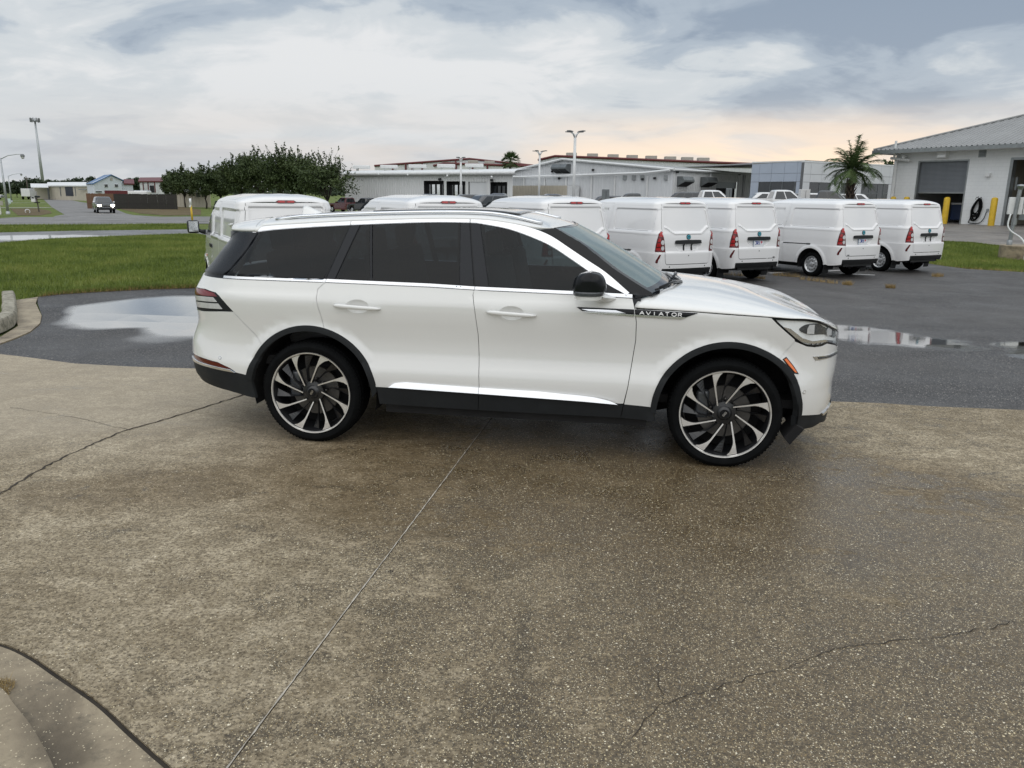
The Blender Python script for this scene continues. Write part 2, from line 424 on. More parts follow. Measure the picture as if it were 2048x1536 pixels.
paste = c.ramp(n2, [(.37, (.35, .305, .24)), (.5, (.435, .385, .312)), (.63, (.53, .478, .398))])
mk = c.math('ADD', c.math('ADD', c.math('MULTIPLY', n4, .68), c.math('MULTIPLY', n5, .32)), c.math('MULTIPLY', c.math('SUBTRACT', D, .5), .17))
pm = c.ramp(mk, [(.475, 0.0), (.505, .65), (.56, 1.0)])
paste = c.mix(c.ramp(c.noise(c.co('World', (.8, 1.1, 1), (9.1, 1.2, 0), (0, 0, R(24))), 7.5, 8, .72, .4), [(.43, .55), (.54, 0.0)]), paste, (.195, .163, .12))
base = c.mix(pm, worn, paste)
base = c.mix(c.math('MULTIPLY', c.ramp(n1, [(.40, .60), (.54, 0.0)]), c.math('SUBTRACT', 1.0, c.math('MULTIPLY', D, .55))), base, (.105, .080, .050))
base = c.mix(c.math('MULTIPLY', c.ramp(n3, [(.545, 0.0), (.64, .6)]), c.math('SUBTRACT', 1.0, c.math('MULTIPLY', pm, .6))), base, (.048, .040, .030))
base = c.mix(c.ramp(nf, [(.40, .60), (.54, 0.0)]), base, (.062, .050, .036)); base = c.mix(c.ramp(c.noise(c.co('World', (1, 1, 1), (4.4, 3.3, 0)), 48, 4, .65), [(.50, 0.0), (.62, .42)]), base, (.42, .365, .275)); base = c.mix(c.ramp(c.noise(w, 26, 5, .7), [(.42, .4), (.55, 0.0)]), base, (.085, .068, .048))
damp_refl_f = c.math('MULTIPLY', wet_refl, c.ramp(n4, [(.40, 1.0), (.62, .72)]))
base = c.mix(c.math('MULTIPLY', damp_refl_f, .80), base, (.46, .385, .285), 'MULTIPLY')
base = c.mix(c.math('MULTIPLY', wet_refl, .28), base, (.095, .068, .036))
# dark drips and a tyre scuff with shapes of their own
st1 = c.ellipse(.06, 2.9, .07, .72, R(-4), .8, .6, 9); st2 = c.ellipse(-.35, 4.0, .28, .06, R(8), .7, .7, 9); st3 = c.ellipse(.02, 2.25, .05, .16, R(-8), .7, .7, 16)
base = c.mix(c.math('MULTIPLY', c.math('MAXIMUM', st3, c.math('MAXIMUM', st1, st2)), c.ramp(n5, [(.42, .1), (.58, .62)])), base, (.030, .025, .020))
d9 = c.vor(w, 2.6); d9c = c.sep(c.vor(w, 2.6, out='Color'))
base = c.mix(c.math('MULTIPLY', c.math('LESS_THAN', c.math('ADD', d9, c.math('MULTIPLY', c.math('SUBTRACT', n5, .5), .08)), .030), c.math('LESS_THAN', d9c[0], .5)), base, (.020, .016, .013))
# exposed stones, where the paste has gone
dens = c.math('ADD', .20, c.math('MULTIPLY', c.math('SUBTRACT', 1.0, pm), .85))
def stones(scale, rad, frac, off):
    cc = c.co('World', (1, 1, 1), (off, off * .7, 0)); v = c.vor(cc, scale); q = c.sep(c.vor(cc, scale, out='Color'))
    return c.math('MULTIPLY', c.math('LESS_THAN', v, c.math('MULTIPLY', c.math('ADD', .35, c.math('MULTIPLY', q[1], .65)), rad)), c.math('LESS_THAN', q[0], c.math('MULTIPLY', dens, frac))), q[2]
s1, h1 = stones(66, .33, .20, 0.0); s2, h2 = stones(115, .40, .55, 2.3); s3, h3 = stones(190, .42, .95, 5.1)
pal = lambda h: c.ramp(h, [(.05, (.13, .095, .055)), (.3, (.37, .275, .135)), (.55, (.54, .43, .24)), (.85, (.68, .60, .42)), (.98, (.82, .78, .68))])
base = c.mix(c.math('MULTIPLY', s3, .7), base, pal(h3)); base = c.mix(c.math('MULTIPLY', s2, .85), base, pal(h2)); base = c.mix(c.math('MULTIPLY', s1, .92), base, pal(h1))
q5 = c.sep(c.vor(w, 150, out='Color')); base = c.mix(c.math('MULTIPLY', c.math('LESS_THAN', q5[0], c.math('MULTIPLY', dens, .30)), .6), base, (.040, .033, .026))
rg = c.math('SUBTRACT', c.math('ADD', c.ramp(n2, [(.38, .44), (.62, .62)]), c.math('MULTIPLY', pm, .20)), c.math('MULTIPLY', wet_refl, .20))
back = c.math('MULTIPLY', band(c.math('ADD', wy, nw2), 4.9, 6.1), band(xw, -1.2, -2.6)); base = c.mix(c.math('MULTIPLY', back, .45), base, (.42, .385, .345))
base = c.mix(1.0, base, (1.05, 1.0, .88), 'MULTIPLY')
c.set(base=base, rough=rg, spec=c.math('SUBTRACT', .40, c.math('MULTIPLY', pm, .26)))
bh = c.math('ADD', c.math('MULTIPLY', nf, .5), c.math('ADD', c.math('MULTIPLY', c.math('MAXIMUM', s1, s2), .8), c.math('ADD', c.math('MULTIPLY', pm, .5), c.math('MULTIPLY', c.noise(w, 240, 2), .45))))
bmpn = c.bump(bh, .45, .0035)
M['concrete'] = c.m
# --- plain kerb concrete
k = NT('kerb_concrete'); w = k.co('World')
kb = k.ramp(k.noise(w, 2.2, 6, .66, .4), [(.28, (.105, .086, .064)), (.45, (.24, .205, .16)), (.62, (.36, .315, .25)), (.8, (.43, .385, .315))])
kb = k.mix(k.math('MULTIPLY', k.ellipse(*gnd(120, 1500), .26, .20, R(-45), .9, .5, 4), .85), kb, (.075, .06, .043))
kb = k.mix(k.ramp(k.noise(w, 11, 6, .7), [(.52, 0), (.7, .7)]), kb, (.07, .063, .05))
v = k.vor(w, 120); vc = k.sep(k.vor(w, 120, out='Color'))
kb = k.mix(k.math('MULTIPLY', k.math('LESS_THAN', v, .3), k.math('LESS_THAN', vc[0], .14)), kb, (.55, .5, .4))
k.set(base=k.mix(1.0, kb, (1.04, .98, .84), 'MULTIPLY'), rough=.62); k.bump(k.noise(w, 130, 5, .7), .4, .004); M['kerb'] = k.m
k = NT('mossy_kerb_concrete'); w = k.co('World')
kb = k.ramp(k.noise(w, 6, 6, .65), [(.28, (.13, .12, .09)), (.5, (.31, .285, .22)), (.75, (.44, .41, .34))])
kb = k.mix(k.ramp(k.noise(w, 14, 6, .7), [(.5, 0), (.66, .85)]), kb, (.045, .045, .025))
k.set(base=kb, rough=.75); k.bump(k.noise(w, 90, 5, .7), .6, .006); M['kerb_moss'] = k.m
# --- asphalt with standing water where the surface dips
def asphalt(name, wet_blobs, lo=(.018, .018, .0195), hi=(.046, .045, .0455), damp=.56, sp=.32):
    a = NT(name); w = a.co('World')
    v = a.vor(w, 95, out='Color'); ax, ay, az = a.sep(v)
    g = a.noise(w, 1.1, 6, .6, .3)
    b = a.mix(a.ramp(g, [(.3, 0), (.7, 1)]), lo, hi)
    b = a.mix(a.math('MULTIPLY', a.math('GREATER_THAN', ax, .55), .6), b, (.125, .118, .114))
    b = a.mix(a.math('GREATER_THAN', ay, .965), b, (.30, .28, .25))
    b = a.mix(a.ramp(a.noise(w, .35, 5, .6), [(.45, 0), (.62, .45)]), b, (.085, .08, .075))
    rough = a.ramp(a.noise(w, .8, 6, .6, .4), [(.3, damp - .12), (.7, damp + .14)])
    h = a.vor(w, 95); hh = a.math('ADD', h, a.math('MULTIPLY', a.noise(w, 25, 4), .6))
    s = None
    for bl in wet_blobs:
        e = a.ellipse(*bl); s = e if s is None else a.math('MAXIMUM', s, e)
    if s is not None:
        film = a.ramp(a.math('ADD', s, a.math('MULTIPLY', a.math('SUBTRACT', a.noise(w, 3.2, 7, .7), .5), .75)), [(.30, 0.0), (.62, 1.0)])
        b = a.mix(film, b, (.45, .45, .46), 'MULTIPLY')
        rough = a.math('ADD', a.math('MULTIPLY', rough, a.math('SUBTRACT', 1.0, film)), a.math('MULTIPLY', film, .045))
        bs = a.math('MULTIPLY', hh, a.math('SUBTRACT', 1.0, a.math('MULTIPLY', film, .985)))
        a.bump(bs, .55, .006)
    else: a.bump(hh, .55, .006)
    a.set(base=b, rough=rough, spec=sp)
    if s is not None: a.set(coat=film, coatr=.05)
    return a.m
def gpx(px, py): return gnd(px, py)
def blob(pts, edge=.6, wob=.3, wsc=1.0):
    """(left, right, near, far) photo points -> ellipse on the ground"""
    l, r_, n_, f_ = [gnd(*p) for p in pts]; cx = (l[0] + r_[0]) / 2; cy = (n_[1] + f_[1]) / 2
    rot = math.atan2(r_[1] - l[1], r_[0] - l[0]); return (cx, cy, math.hypot(r_[0] - l[0], r_[1] - l[1]) / 2, abs(f_[1] - n_[1]) / 2, rot, edge, wob, wsc)

PUD_LOT = [blob([(60, 622), (560, 628), (300, 672), (300, 576)], .5, .3, .8), blob([(200, 640), (620, 660), (400, 700), (400, 610)], .9, .5, .8), blob([(1500, 628), (2060, 712), (1850, 694), (1800, 646)], .8, .3, 1.1), blob([(1900, 684), (2400, 705), (2048, 716), (2048, 676)], .8, .35, .8),
           blob([(1940, 690), (2300, 720), (2048, 740), (2048, 690)], .6, .3, .9)]
M['asphalt'] = asphalt('wet_asphalt', PUD_LOT)
M['lane'] = asphalt('lane_asphalt', [blob([(-200, 478), (260, 474), (60, 483), (100, 466)], .8, .4, .35)], (.10, .10, .105), (.17, .17, .17), .38)
M['road'] = asphalt('road_asphalt', [], (.19, .185, .18), (.27, .26, .25), .62)
M['apron'] = asphalt('apron_concrete', [], (.15, .135, .118), (.28, .25, .22), .5)
M['far_lot'] = asphalt('far_lot_paving', [], (.10, .10, .10), (.17, .165, .16), .5)
M['pale_conc'] = simple('pale_concrete', (.46, .44, .40), .7, var=.2, vscale=.6)
# --- grass
def grass_mat(name, cols, blade=False):
    g = NT(name); w = g.co('World')
    a = g.noise(w, .5, 6, .62, .3); b = g.noise(w, 4, 5, .65); d = g.noise(w, 30, 4, .7)
    f = g.math('ADD', g.math('MULTIPLY', a, .42), g.math('ADD', g.math('MULTIPLY', b, .33), g.math('MULTIPLY', d, .25)))
    g.set(base=g.ramp(f, cols), rough=.62 if blade else .9, spec=.25)
    if not blade: g.bump(g.math('ADD', d, g.noise(w, 130, 3)), .8, .03)
    return g.m
GR = [(.36, (.048, .066, .017)), (.45, (.090, .125, .028)), (.53, (.135, .172, .040)), (.61, (.20, .21, .062)), (.70, (.25, .21, .095))]
M['grass'] = grass_mat('lawn_ground', GR)
M['blade'] = grass_mat('grass_blades', [(.35, (.058, .085, .017)), (.45, (.11, .155, .028)), (.53, (.17, .215, .042)), (.61, (.25, .262, .075)), (.70, (.32, .27, .125))], True)
M['dry_blade'] = grass_mat('dry_grass_blades', [(.3, (.16, .11, .045)), (.5, (.33, .235, .10)), (.7, (.48, .36, .17))], True)
M['soil'] = simple('bare_soil', (.115, .085, .058), .95, var=.35, vscale=4, bump=.6, bscale=40)
M['dark_gap'] = simple('joint_dirt', (.036, .029, .021), .95, var=.4, vscale=8)
M['sealant'] = simple('pale_joint_sealant', (.44, .40, .34), .7, var=.45, vscale=9)
M['crack'] = simple('crack_dirt', (.045, .036, .027), .95, var=.4, vscale=8)

# ------------------------------------------------------------------ ground
# base ground out to the horizon
rows = []; xs = [-3000, -1200, -500, -250, -140] + [-90 + i * 1.5 for i in range(116)] + [140, 250, 500, 1200, 3000]
ys = [-60, -20, 0] + [4 + i * 1.5 for i in range(72)] + [130, 160, 220, 320, 600, 1200, 3000, 6000]
V = [(x, y, terrain(x, y) - .045) for y in ys for x in xs]; nx = len(xs)
F = [(j * nx + i, j * nx + i + 1, (j + 1) * nx + i + 1, (j + 1) * nx + i) for j in range(len(ys) - 1) for i in range(nx - 1)]
tag(mesh_obj('ground', V, F, M['grass']), kind='structure')

EDGE = [gnd(*p) for p in [(-260, 690), (-120, 700), (0, 708), (60, 715), (150, 727), (260, 733), (390, 737)]] + [gnd(*p) for p in [(1670, 803), (1760, 806), (1850, 812), (2048, 820), (2500, 842)]]
J1a, J1b = Vector(gnd(455, 1536)), Vector(gnd(990, 826)); jd = (J1b - J1a).normalized()
def edge_hit(p, d):
    for a, b in zip(EDGE, EDGE[1:]):
        a, b = Vector(a), Vector(b); e = b - a; den = d.x * e.y - d.y * e.x
        if abs(den) < 1e-9: continue
        t = ((a.x - p.x) * e.y - (a.y - p.y) * e.x) / den; u = ((a.x - p.x) * d.y - (a.y - p.y) * d.x) / den
        if 0 <= u <= 1 and t > 0: return p + d * t
JT = edge_hit(J1a, jd); JB = J1a - jd * 3.2
def jag(pts, step, amp, seed):
    r = random.Random(seed); out = []
    for a, b in zip(pts, pts[1:]):
        a, b = Vector(a), Vector(b); n = max(1, int((b - a).length / step)); nn = Vector((-(b - a).y, (b - a).x)).normalized()
        for i in range(n): out.append(tuple(a + (b - a) * (i / n) + nn * (r.uniform(-amp, amp) if (i or out) else 0)))
    out.append(tuple(pts[-1])); return out
crk = [gnd(*p) for p in [(-240, 1110), (0, 990), (75, 943), (150, 905), (250, 862), (330, 840), (410, 815), (490, 790)]]
# the crack runs on under the car until it meets the sawn joint
crk.append(tuple(J1a + jd * ((J1b - J1a).length - .25))); CRK = jag(crk, .05, .008, 3)
CURB_A = crv([gnd(*p) for p in [(-260, 1235), (-120, 1255), (0, 1285), (60, 1310), (120, 1350), (200, 1405), (260, 1460), (310, 1505), (345, 1536), (385, 1590), (420, 1650)]], 5)
CURB_B = crv([gnd(*p) for p in [(-260, 1335), (-100, 1345), (0, 1395), (30, 1430), (65, 1475), (100, 1536), (122, 1590), (140, 1650)]], 5)
el = [p for p in EDGE if p[0] < JT.x - .02]; er = [p for p in EDGE if p[0] > JT.x + .02]
def off_line(a, dv, k): n = Vector((-dv.y, dv.x)); return a + n * k
g = .0045
JTl, JTr = off_line(JT, jd, g), off_line(JT, jd, -g); JBl, JBr = off_line(JB, jd, g), off_line(JB, jd, -g)
CX = Vector(CRK[-1]); CXl = off_line(CX, jd, g)
wc_ = lambda x: .005 + .008 * sst(-1.0, -3.2, x)
up_crk = [(x, y + wc_(x)) for x, y in CRK[:-1]]; dn_crk = [(x, y - wc_(x)) for x, y in CRK[:-1]]
back = sheet('driveway_slab', el + [tuple(JTl), (CXl.x, CXl.y + .006)] + up_crk[::-1], M['concrete'], 0, .5, .25, .05)
fl = [p for p in CURB_A]
front = sheet('driveway_slab', dn_crk + [(CXl.x, CXl.y - .006)] + [tuple(JBl)] + [fl[-1]] + fl[::-1][1:], M['concrete'], 0, .5, .25, .05)
right = sheet('driveway_slab', [tuple(JTr)] + er + [(12, er[-1][1]), (12, -2.5), tuple(JBr)], M['concrete'], 0, .5, .25, .05)
pan = sheet('gutter_pan', [(x - .012, y - .014) for x, y in CURB_A] + CURB_B[::-1], M['kerb'], -.002, .3, .15, .05)
kerb = sheet('kerb', CURB_B + [(-3.2, -.8), (-3.2, CURB_B[0][1])], M['kerb'], .05, .15, .08, .08)
def ribbon(name, pts, hw, z, mat):
    A = []; B = []
    for i, p in enumerate(pts):
        t = Vector(pts[min(i + 1, len(pts) - 1)]) - Vector(pts[max(i - 1, 0)]); nn = Vector((-t.y, t.x)).normalized() * hw; A.append(Vector(p) + nn); B.append(Vector(p) - nn)
    m = len(A); return tag(mesh_obj(name, [(p.x, p.y, z) for p in A] + [(p.x, p.y, z) for p in B], [(i, m + i, m + i + 1, i + 1) for i in range(m - 1)], mat), kind='structure')
ribbon('joint_bed', CRK[::4] + [CRK[-1]], .05, -.008, M['dark_gap']); ribbon('joint_bed', CURB_A, .06, -.008, M['dark_gap']); ribbon('joint_bed', [tuple(JB), tuple(J1a), tuple(JT)], .03, -.010, M['dark_gap'])
# pale filler left in the sawn joint
n = Vector((-jd.y, jd.x)); r_ = random.Random(5); Lp = []; Rp = []
k = 0.0
while k < (J1b - J1a).length + 2.2:
    p = J1a - jd * 1.5 + jd * k; wv = r_.uniform(.0012, .0042); s_ = r_.uniform(-.0012, .0012)
    Lp.append((p + n * (wv + s_))); Rp.append((p - n * (wv - s_))); k += .03
tag(mesh_obj('joint_filler', [(p.x, p.y, .0035) for p in Lp] + [(p.x, p.y, .0035) for p in Rp], [(i, i + 1, len(Lp) + i + 1, len(Lp) + i) for i in range(len(Lp) - 1)], M['sealant']), kind='structure')
def crack(pts, w, seed, amp=.012, step=.035):
    P = jag([gnd(*p) for p in pts], step, amp, seed); r = random.Random(seed); A = []; B = []
    for i, p in enumerate(P):
        t = Vector(P[min(i + 1, len(P) - 1)]) - Vector(P[max(i - 1, 0)]); nn = Vector((-t.y, t.x)).normalized(); k = w * r.uniform(.35, 1.3)
        A.append(Vector(p) + nn * k); B.append(Vector(p) - nn * k)
    m = len(A); tag(mesh_obj('pavement_crack', [(p.x, p.y, .003) for p in A] + [(p.x, p.y, .003) for p in B], [(i, m + i, m + i + 1, i + 1) for i in range(m - 1)], M['crack']), kind='structure')
crack([(1265, 1475), (1320, 1410), (1400, 1385), (1480, 1362), (1560, 1340), (1630, 1310), (1700, 1293), (1800, 1283), (1900, 1272), (2048, 1242), (2200, 1200)], .0021, 11)
crack([(1720, 962), (1800, 975), (1900, 993), (2048, 1030), (2200, 1062)], .0022, 12, .02)
crack([(-240, 1110), (0, 989), (75, 942), (150, 904), (250, 861), (330, 839), (410, 814), (490, 789), (560, 768)], .0078, 17, .012, .04)
crack([(20, 815), (110, 828), (180, 842), (255, 860)], .002, 13)
crack([(1325, 1405), (1318, 1372), (1322, 1340)], .0018, 14)
# asphalt lot, a lip lower than the concrete
GL = [gnd(*p) for p in [(75, 592), (120, 587), (200, 582), (300, 577), (392, 574.5)]]
lot = [(p[0], p[1] + .004) for p in EDGE[::-1]] + [(EDGE[0][0], EDGE[0][1])]
lot_poly = [(e[0], e[1] - .15) for e in EDGE] + [(26, 9.5), (26, 20.2)] + [gnd(*p) for p in [(2048, 543), (1934, 536.5), (1887, 530.5), (1840, 523)]] + [(11.5, 25.5), (-7.4, 25.5), (-6.6, 17.0)] + GL[::-1] + [gnd(75, 605), gnd(84, 630), gnd(80, 647), gnd(60, 663), gnd(30, 676), gnd(0, 687), gnd(-150, 716), gnd(-260, 712)]
sheet('parking_lot', lot_poly, M['asphalt'], -.018, .7, .3)
# gutter pan and raised kerb at the left edge of the lot
sheet('gutter_pan', [gnd(*p) for p in [(26, 600), (76, 593), (71, 605), (83, 630), (80, 645), (60, 662), (30, 675), (0, 686), (-150, 715), (-260, 716), (-260, 700), (-150, 696), (0, 673), (36, 651), (31, 630)]], M['kerb'], -.006, .3, .12, .03)
kc = crv([gnd(*p) for p in [(18, 597), (20, 612), (21, 628), (18, 645), (-6, 660), (-60, 676), (-150, 690), (-300, 702)]], 5)
mk = random.Random(4); rows = []
for i, p in enumerate(kc):
    t = (Vector(kc[min(i + 1, len(kc) - 1)]) - Vector(kc[max(i - 1, 0)])).normalized(); nn = Vector((-t.y, t.x)); q = Vector(p)
    j = lambda: mk.uniform(-.006, .006)
    rows.append([(*(q + nn * (.095 + j())), -.03), (*(q + nn * (.092 + j())), .11 + j()), (*(q + nn * .07), .138 + j()), (*(q - nn * .07), .140 + j()), (*(q - nn * (.095 + j())), .115 + j()), (*(q - nn * (.105 + j())), -.03)])
kb_o = grid_obj('kerb', rows, M['kerb_moss'], None, True, flip=True); kb_o.data.set_sharp_from_angle(angle=R(40)); tag(kb_o, kind='structure')
# drive lane, cross street, side road, far lot, apron
sheet('drive_lane', [gnd(*p) for p in [(-900, 515), (0, 484), (100, 476), (200, 472), (392, 465.5)]] + [(-7.4, 25.4), (-7.4, 34)] + [gnd(*p) for p in [(392, 457.5), (150, 460.5), (0, 464), (-900, 490)]], M['lane'], -.02, 2.5, 1.5)
cs_n = [gnd(*p) for p in [(-700, 462), (0, 449), (200, 448), (392, 446.5), (520, 446)]]; cs_f = [gnd(*p) for p in [(520, 433), (392, 432.5), (322, 433), (269, 430), (253, 427)]]
sheet('street', cs_n + cs_f + [gnd(236, 420), gnd(222, 414), gnd(212, 411.5), gnd(163, 404), gnd(129, 397.5), gnd(92.5, 392), gnd(81, 393), gnd(95, 406), gnd(103, 413.5), gnd(117, 422), gnd(129, 428.5), gnd(110, 431.5), gnd(0, 436), gnd(-700, 445)], M['road'], -.022, 1.2, 1.2)
for yy, w_ in ((405.5, 1.2), (415.2, 1.6), (400.6, 1.0)):
    a, b = gnd(-60, yy + .5), gnd(103 - (415 - yy) * .9, yy)
    sheet('driveway_strip', [(a[0], a[1] - w_), (b[0], b[1] - w_), (b[0], b[1] + w_), (a[0], a[1] + w_)], M['pale_conc'], .0, 6)
a, b = gnd(215, 411.5), gnd(262, 410.2)
sheet('driveway_strip', [(a[0], a[1] - 1.5), (b[0], b[1] - 1.5), (b[0] + 20, b[1] + 1), (b[0] + 20, b[1] + 4), (a[0], a[1] + 1.5)], M['pale_conc'], .0, 5)
sheet('far_lot', [(-8, 34), (-8, 26), (11.2, 26), (13, 30), (20, 45), (42, 62), (60, 112), (-27, 112), (-15, 70), (-8, 42)], M['far_lot'], -.024, 3, 3)
ISL_F = [gnd(*p) for p in [(1885, 481.5), (1945, 484), (1985, 489), (2048, 493), (2300, 505)]]
ISL_N = [gnd(*p) for p in [(1840, 523), (1887, 530.5), (1934, 536.5), (2048, 543), (2500, 566)]]
apr = ISL_F + [(45, 45), (40, 52), (14, 52), (13.2, 40), (12.6, 33)]
sheet('apron', apr, M['apron'], .0, 1.5, 1.0)
M['ditch'] = grass_mat('ditch_bank', [(.36, (.085, .062, .034)), (.5, (.135, .10, .055)), (.6, (.15, .135, .055)), (.7, (.13, .15, .045))])
for pts in ([(20, 417), (72, 416.5), (100, 421), (104, 426), (80, 430.5), (35, 430)], [(222, 412.5), (300, 411), (372, 414), (402, 419), (402, 429.5), (335, 430.5), (280, 426.5), (245, 419)]):
    sheet('ditch_bank', [gnd(*p) for p in pts], M['ditch'], -.02, 2)
# painted bay lines glimpsed between the vans
M['road_paint'] = simple('road_paint', (.72, .71, .68), .5, var=.15, vscale=5)
for (a, b) in (((1538, 545), (1602, 542)), ((1655, 541), (1700, 538)), ((1680, 546), (1750, 549))):
    p, q_ = Vector(gnd(*a)), Vector(gnd(*b)); dv = (q_ - p).normalized(); nn = Vector((-dv.y, dv.x)) * .06
    sheet('painted_bay_line', [tuple(p - nn), tuple(q_ - nn), tuple(q_ + nn), tuple(p + nn)], M['road_paint'], -.013, 1)

# ------------------------------------------------------------------ grass blades
def blades(name, polys, n, mat, hmin, hmax, wd, seed, zoff=-.045, lean=.5, dens=None):
    r = np.random.default_rng(seed); V = np.zeros((n * 3, 3)); c = 0
    ar = [abs(area2(p)) for p in polys]; tot = sum(ar)
    for p, a in zip(polys, ar):
        k = int(n * a / tot); P = np.array(p); lo, hi = P.min(0), P.max(0); got = 0
        while got < k and c < n:
            q = r.uniform(lo, hi, (4000, 2)); q = q[inside_np(q, p)][:k - got]
            m = len(q); got += m
            q = q[:n - c]; m = len(q)
            h = r.uniform(hmin, hmax, m); th = r.uniform(0, 2 * np.pi, m); ln = r.uniform(0, lean, m) * h; la = r.uniform(0, 2 * np.pi, m)
            z = np.array([terrain(x, y) for x, y in q]) + zoff
            w2 = wd * r.uniform(.6, 1.4, m)
            V[c * 3:(c + m) * 3:3] = np.stack([q[:, 0] - np.cos(th) * w2, q[:, 1] - np.sin(th) * w2, z], 1)
            V[c * 3 + 1:(c + m) * 3:3] = np.stack([q[:, 0] + np.cos(th) * w2, q[:, 1] + np.sin(th) * w2, z], 1)
            V[c * 3 + 2:(c + m) * 3:3] = np.stack([q[:, 0] + np.cos(la) * ln, q[:, 1] + np.sin(la) * ln, z + h], 1)
            c += m
    V = V[:c * 3]; me = bpy.data.meshes.new(name); me.vertices.add(c * 3); me.vertices.foreach_set('co', V.ravel()); me.loops.add(c * 3); me.loops.foreach_set('vertex_index', np.arange(c * 3)); me.polygons.add(c); me.polygons.foreach_set('loop_start', np.arange(c) * 3); me.polygons.foreach_set('loop_total', np.full(c, 3)); me.materials.append(mat); me.update(calc_edges=True)
    o = bpy.data.objects.new(name, me); COL.objects.link(o); return tag(o, kind='stuff')
lawnL = [gnd(*p) for p in [(-120, 498), (0, 484.5), (100, 476.5), (200, 472.5), (392, 466)]] + [(-7.4, 25.4), (-6.7, 17.2)] + [(x - .02, y + .03) for x, y in GL[::-1]] + [gnd(40, 596), gnd(10, 592), gnd(-20, 640), gnd(-120, 660)]
near_rim = [(x, y + .25 * (i % 2)) for i, (x, y) in enumerate(GL)]
blades('lawn_grass', [lawnL], 90000, M['blade'], .05, .115, .0065, 1, -.045, .7)
blades('lawn_grass', [[(p[0], p[1]) for p in GL] + [(p[0] + .05, p[1] + .5) for p in GL[::-1]]], 5000, M['blade'], .05, .13, .005, 5, -.03, .9)
blades('lawn_grass', [ISL_N + ISL_F[::-1]], 45000, M['blade'], .05, .12, .007, 2, -.045, .7)
strip = [gnd(*p) for p in [(-60, 464.6), (150, 460.8), (392, 457.8), (392, 447), (200, 448.4), (-60, 449.4)]]
blades('verge_grass', [strip], 14000, M['blade'], .06, .14, .015, 3, -.045, .6)
rimp = [(p[0], p[1] - .03) for p in GL] + [(p[0] + .02, p[1] + .30) for p in GL[::-1]]
sheet('bare_edge', [(p[0], p[1] - .02) for p in GL] + [(p[0], p[1] + .30 + .12 * (i % 2)) for i, p in enumerate(GL[::-1])], M['soil'], -.012, .3)
blades('dry_grass', [rimp], 2600, M['dry_blade'], .03, .10, .005, 60, -.03, 1.1)
rimn = [(x, y - .05) for x, y in ISL_N] + [(x, y + .35) for x, y in ISL_N[::-1]]; blades('dry_grass', [rimn], 1200, M['dry_blade'], .03, .09, .006, 61, -.03, 1.1)
for i, (a, b, w_) in enumerate([((1425, 546), (1490, 551), .10), ((1490, 551), (1530, 557), .05), ((1603, 557), (1672, 566), .10), ((1545, 549), (1600, 553), .06), ((1688, 567), (1702, 569), .06), ((1868, 552), (1882, 551), .09), ((1772, 574), (1790, 575), .04)]):
    p, q_ = Vector(gnd(*a)), Vector(gnd(*b)); nn = Vector((-(q_ - p).y, (q_ - p).x)).normalized() * w_
    blades('dry_grass', [[tuple(p - nn), tuple(q_ - nn), tuple(q_ + nn), tuple(p + nn)]], 230, M['dry_blade'], .05, .14, .005, 20 + i, -.03, .9)
a = gnd(6, 1385); blades('dry_grass', [[(a[0] - .16, a[1] - .04), (a[0] + .035, a[1] - .02), (a[0] + .01, a[1] + .07), (a[0] - .16, a[1] + .1)]], 700, M['dry_blade'], .01, .035, .0012, 40, 0, 1.6)

# ------------------------------------------------------------------ shared vehicle materials
def paint_mat(name, base, drops=False, rough=.30, coat=1.0, metal=0.0):
    p = NT(name); co = p.co('Object')
    nz = p.noise(co, 1.5, 4)
    p.set(base=p.mix(p.ramp(nz, [(.35, 0), (.7, .25)]), base, tuple(c * .93 for c in base)), rough=rough, coat=coat, coatr=.04, metal=metal)
    if drops:
        # rain beads that cling to the upward-facing panels
        g = p.n('ShaderNodeNewGeometry'); nx_, ny_, nz_ = p.sep(g.outputs['True Normal'])
        upf = p.ramp(nz_, [(.35, 0), (.75, 1)])
        pos = p.sep(co)
        d1 = p.vor(co, 85); c1 = p.sep(p.vor(co, 85, out='Color')); patch_ = p.ramp(p.noise(co, 2.4, 4), [(.40, 0), (.58, 1)])
        keep = p.math('LESS_THAN', c1[0], .55)
        bead = p.math('MULTIPLY', p.math('MULTIPLY', p.ramp(d1, [(.0, 1), (.34, 0)], 'EASE'), keep), p.math('MULTIPLY', upf, patch_))
        n = p.n('ShaderNodeBump'); n.inputs['Strength'].default_value = .4; n.inputs['Distance'].default_value = .003; p.l(bead, n.inputs['Height'])
        p.l(n.outputs[0], p.b.inputs['Coat Normal']); p.set(normal=n.outputs[0])
    return p.m
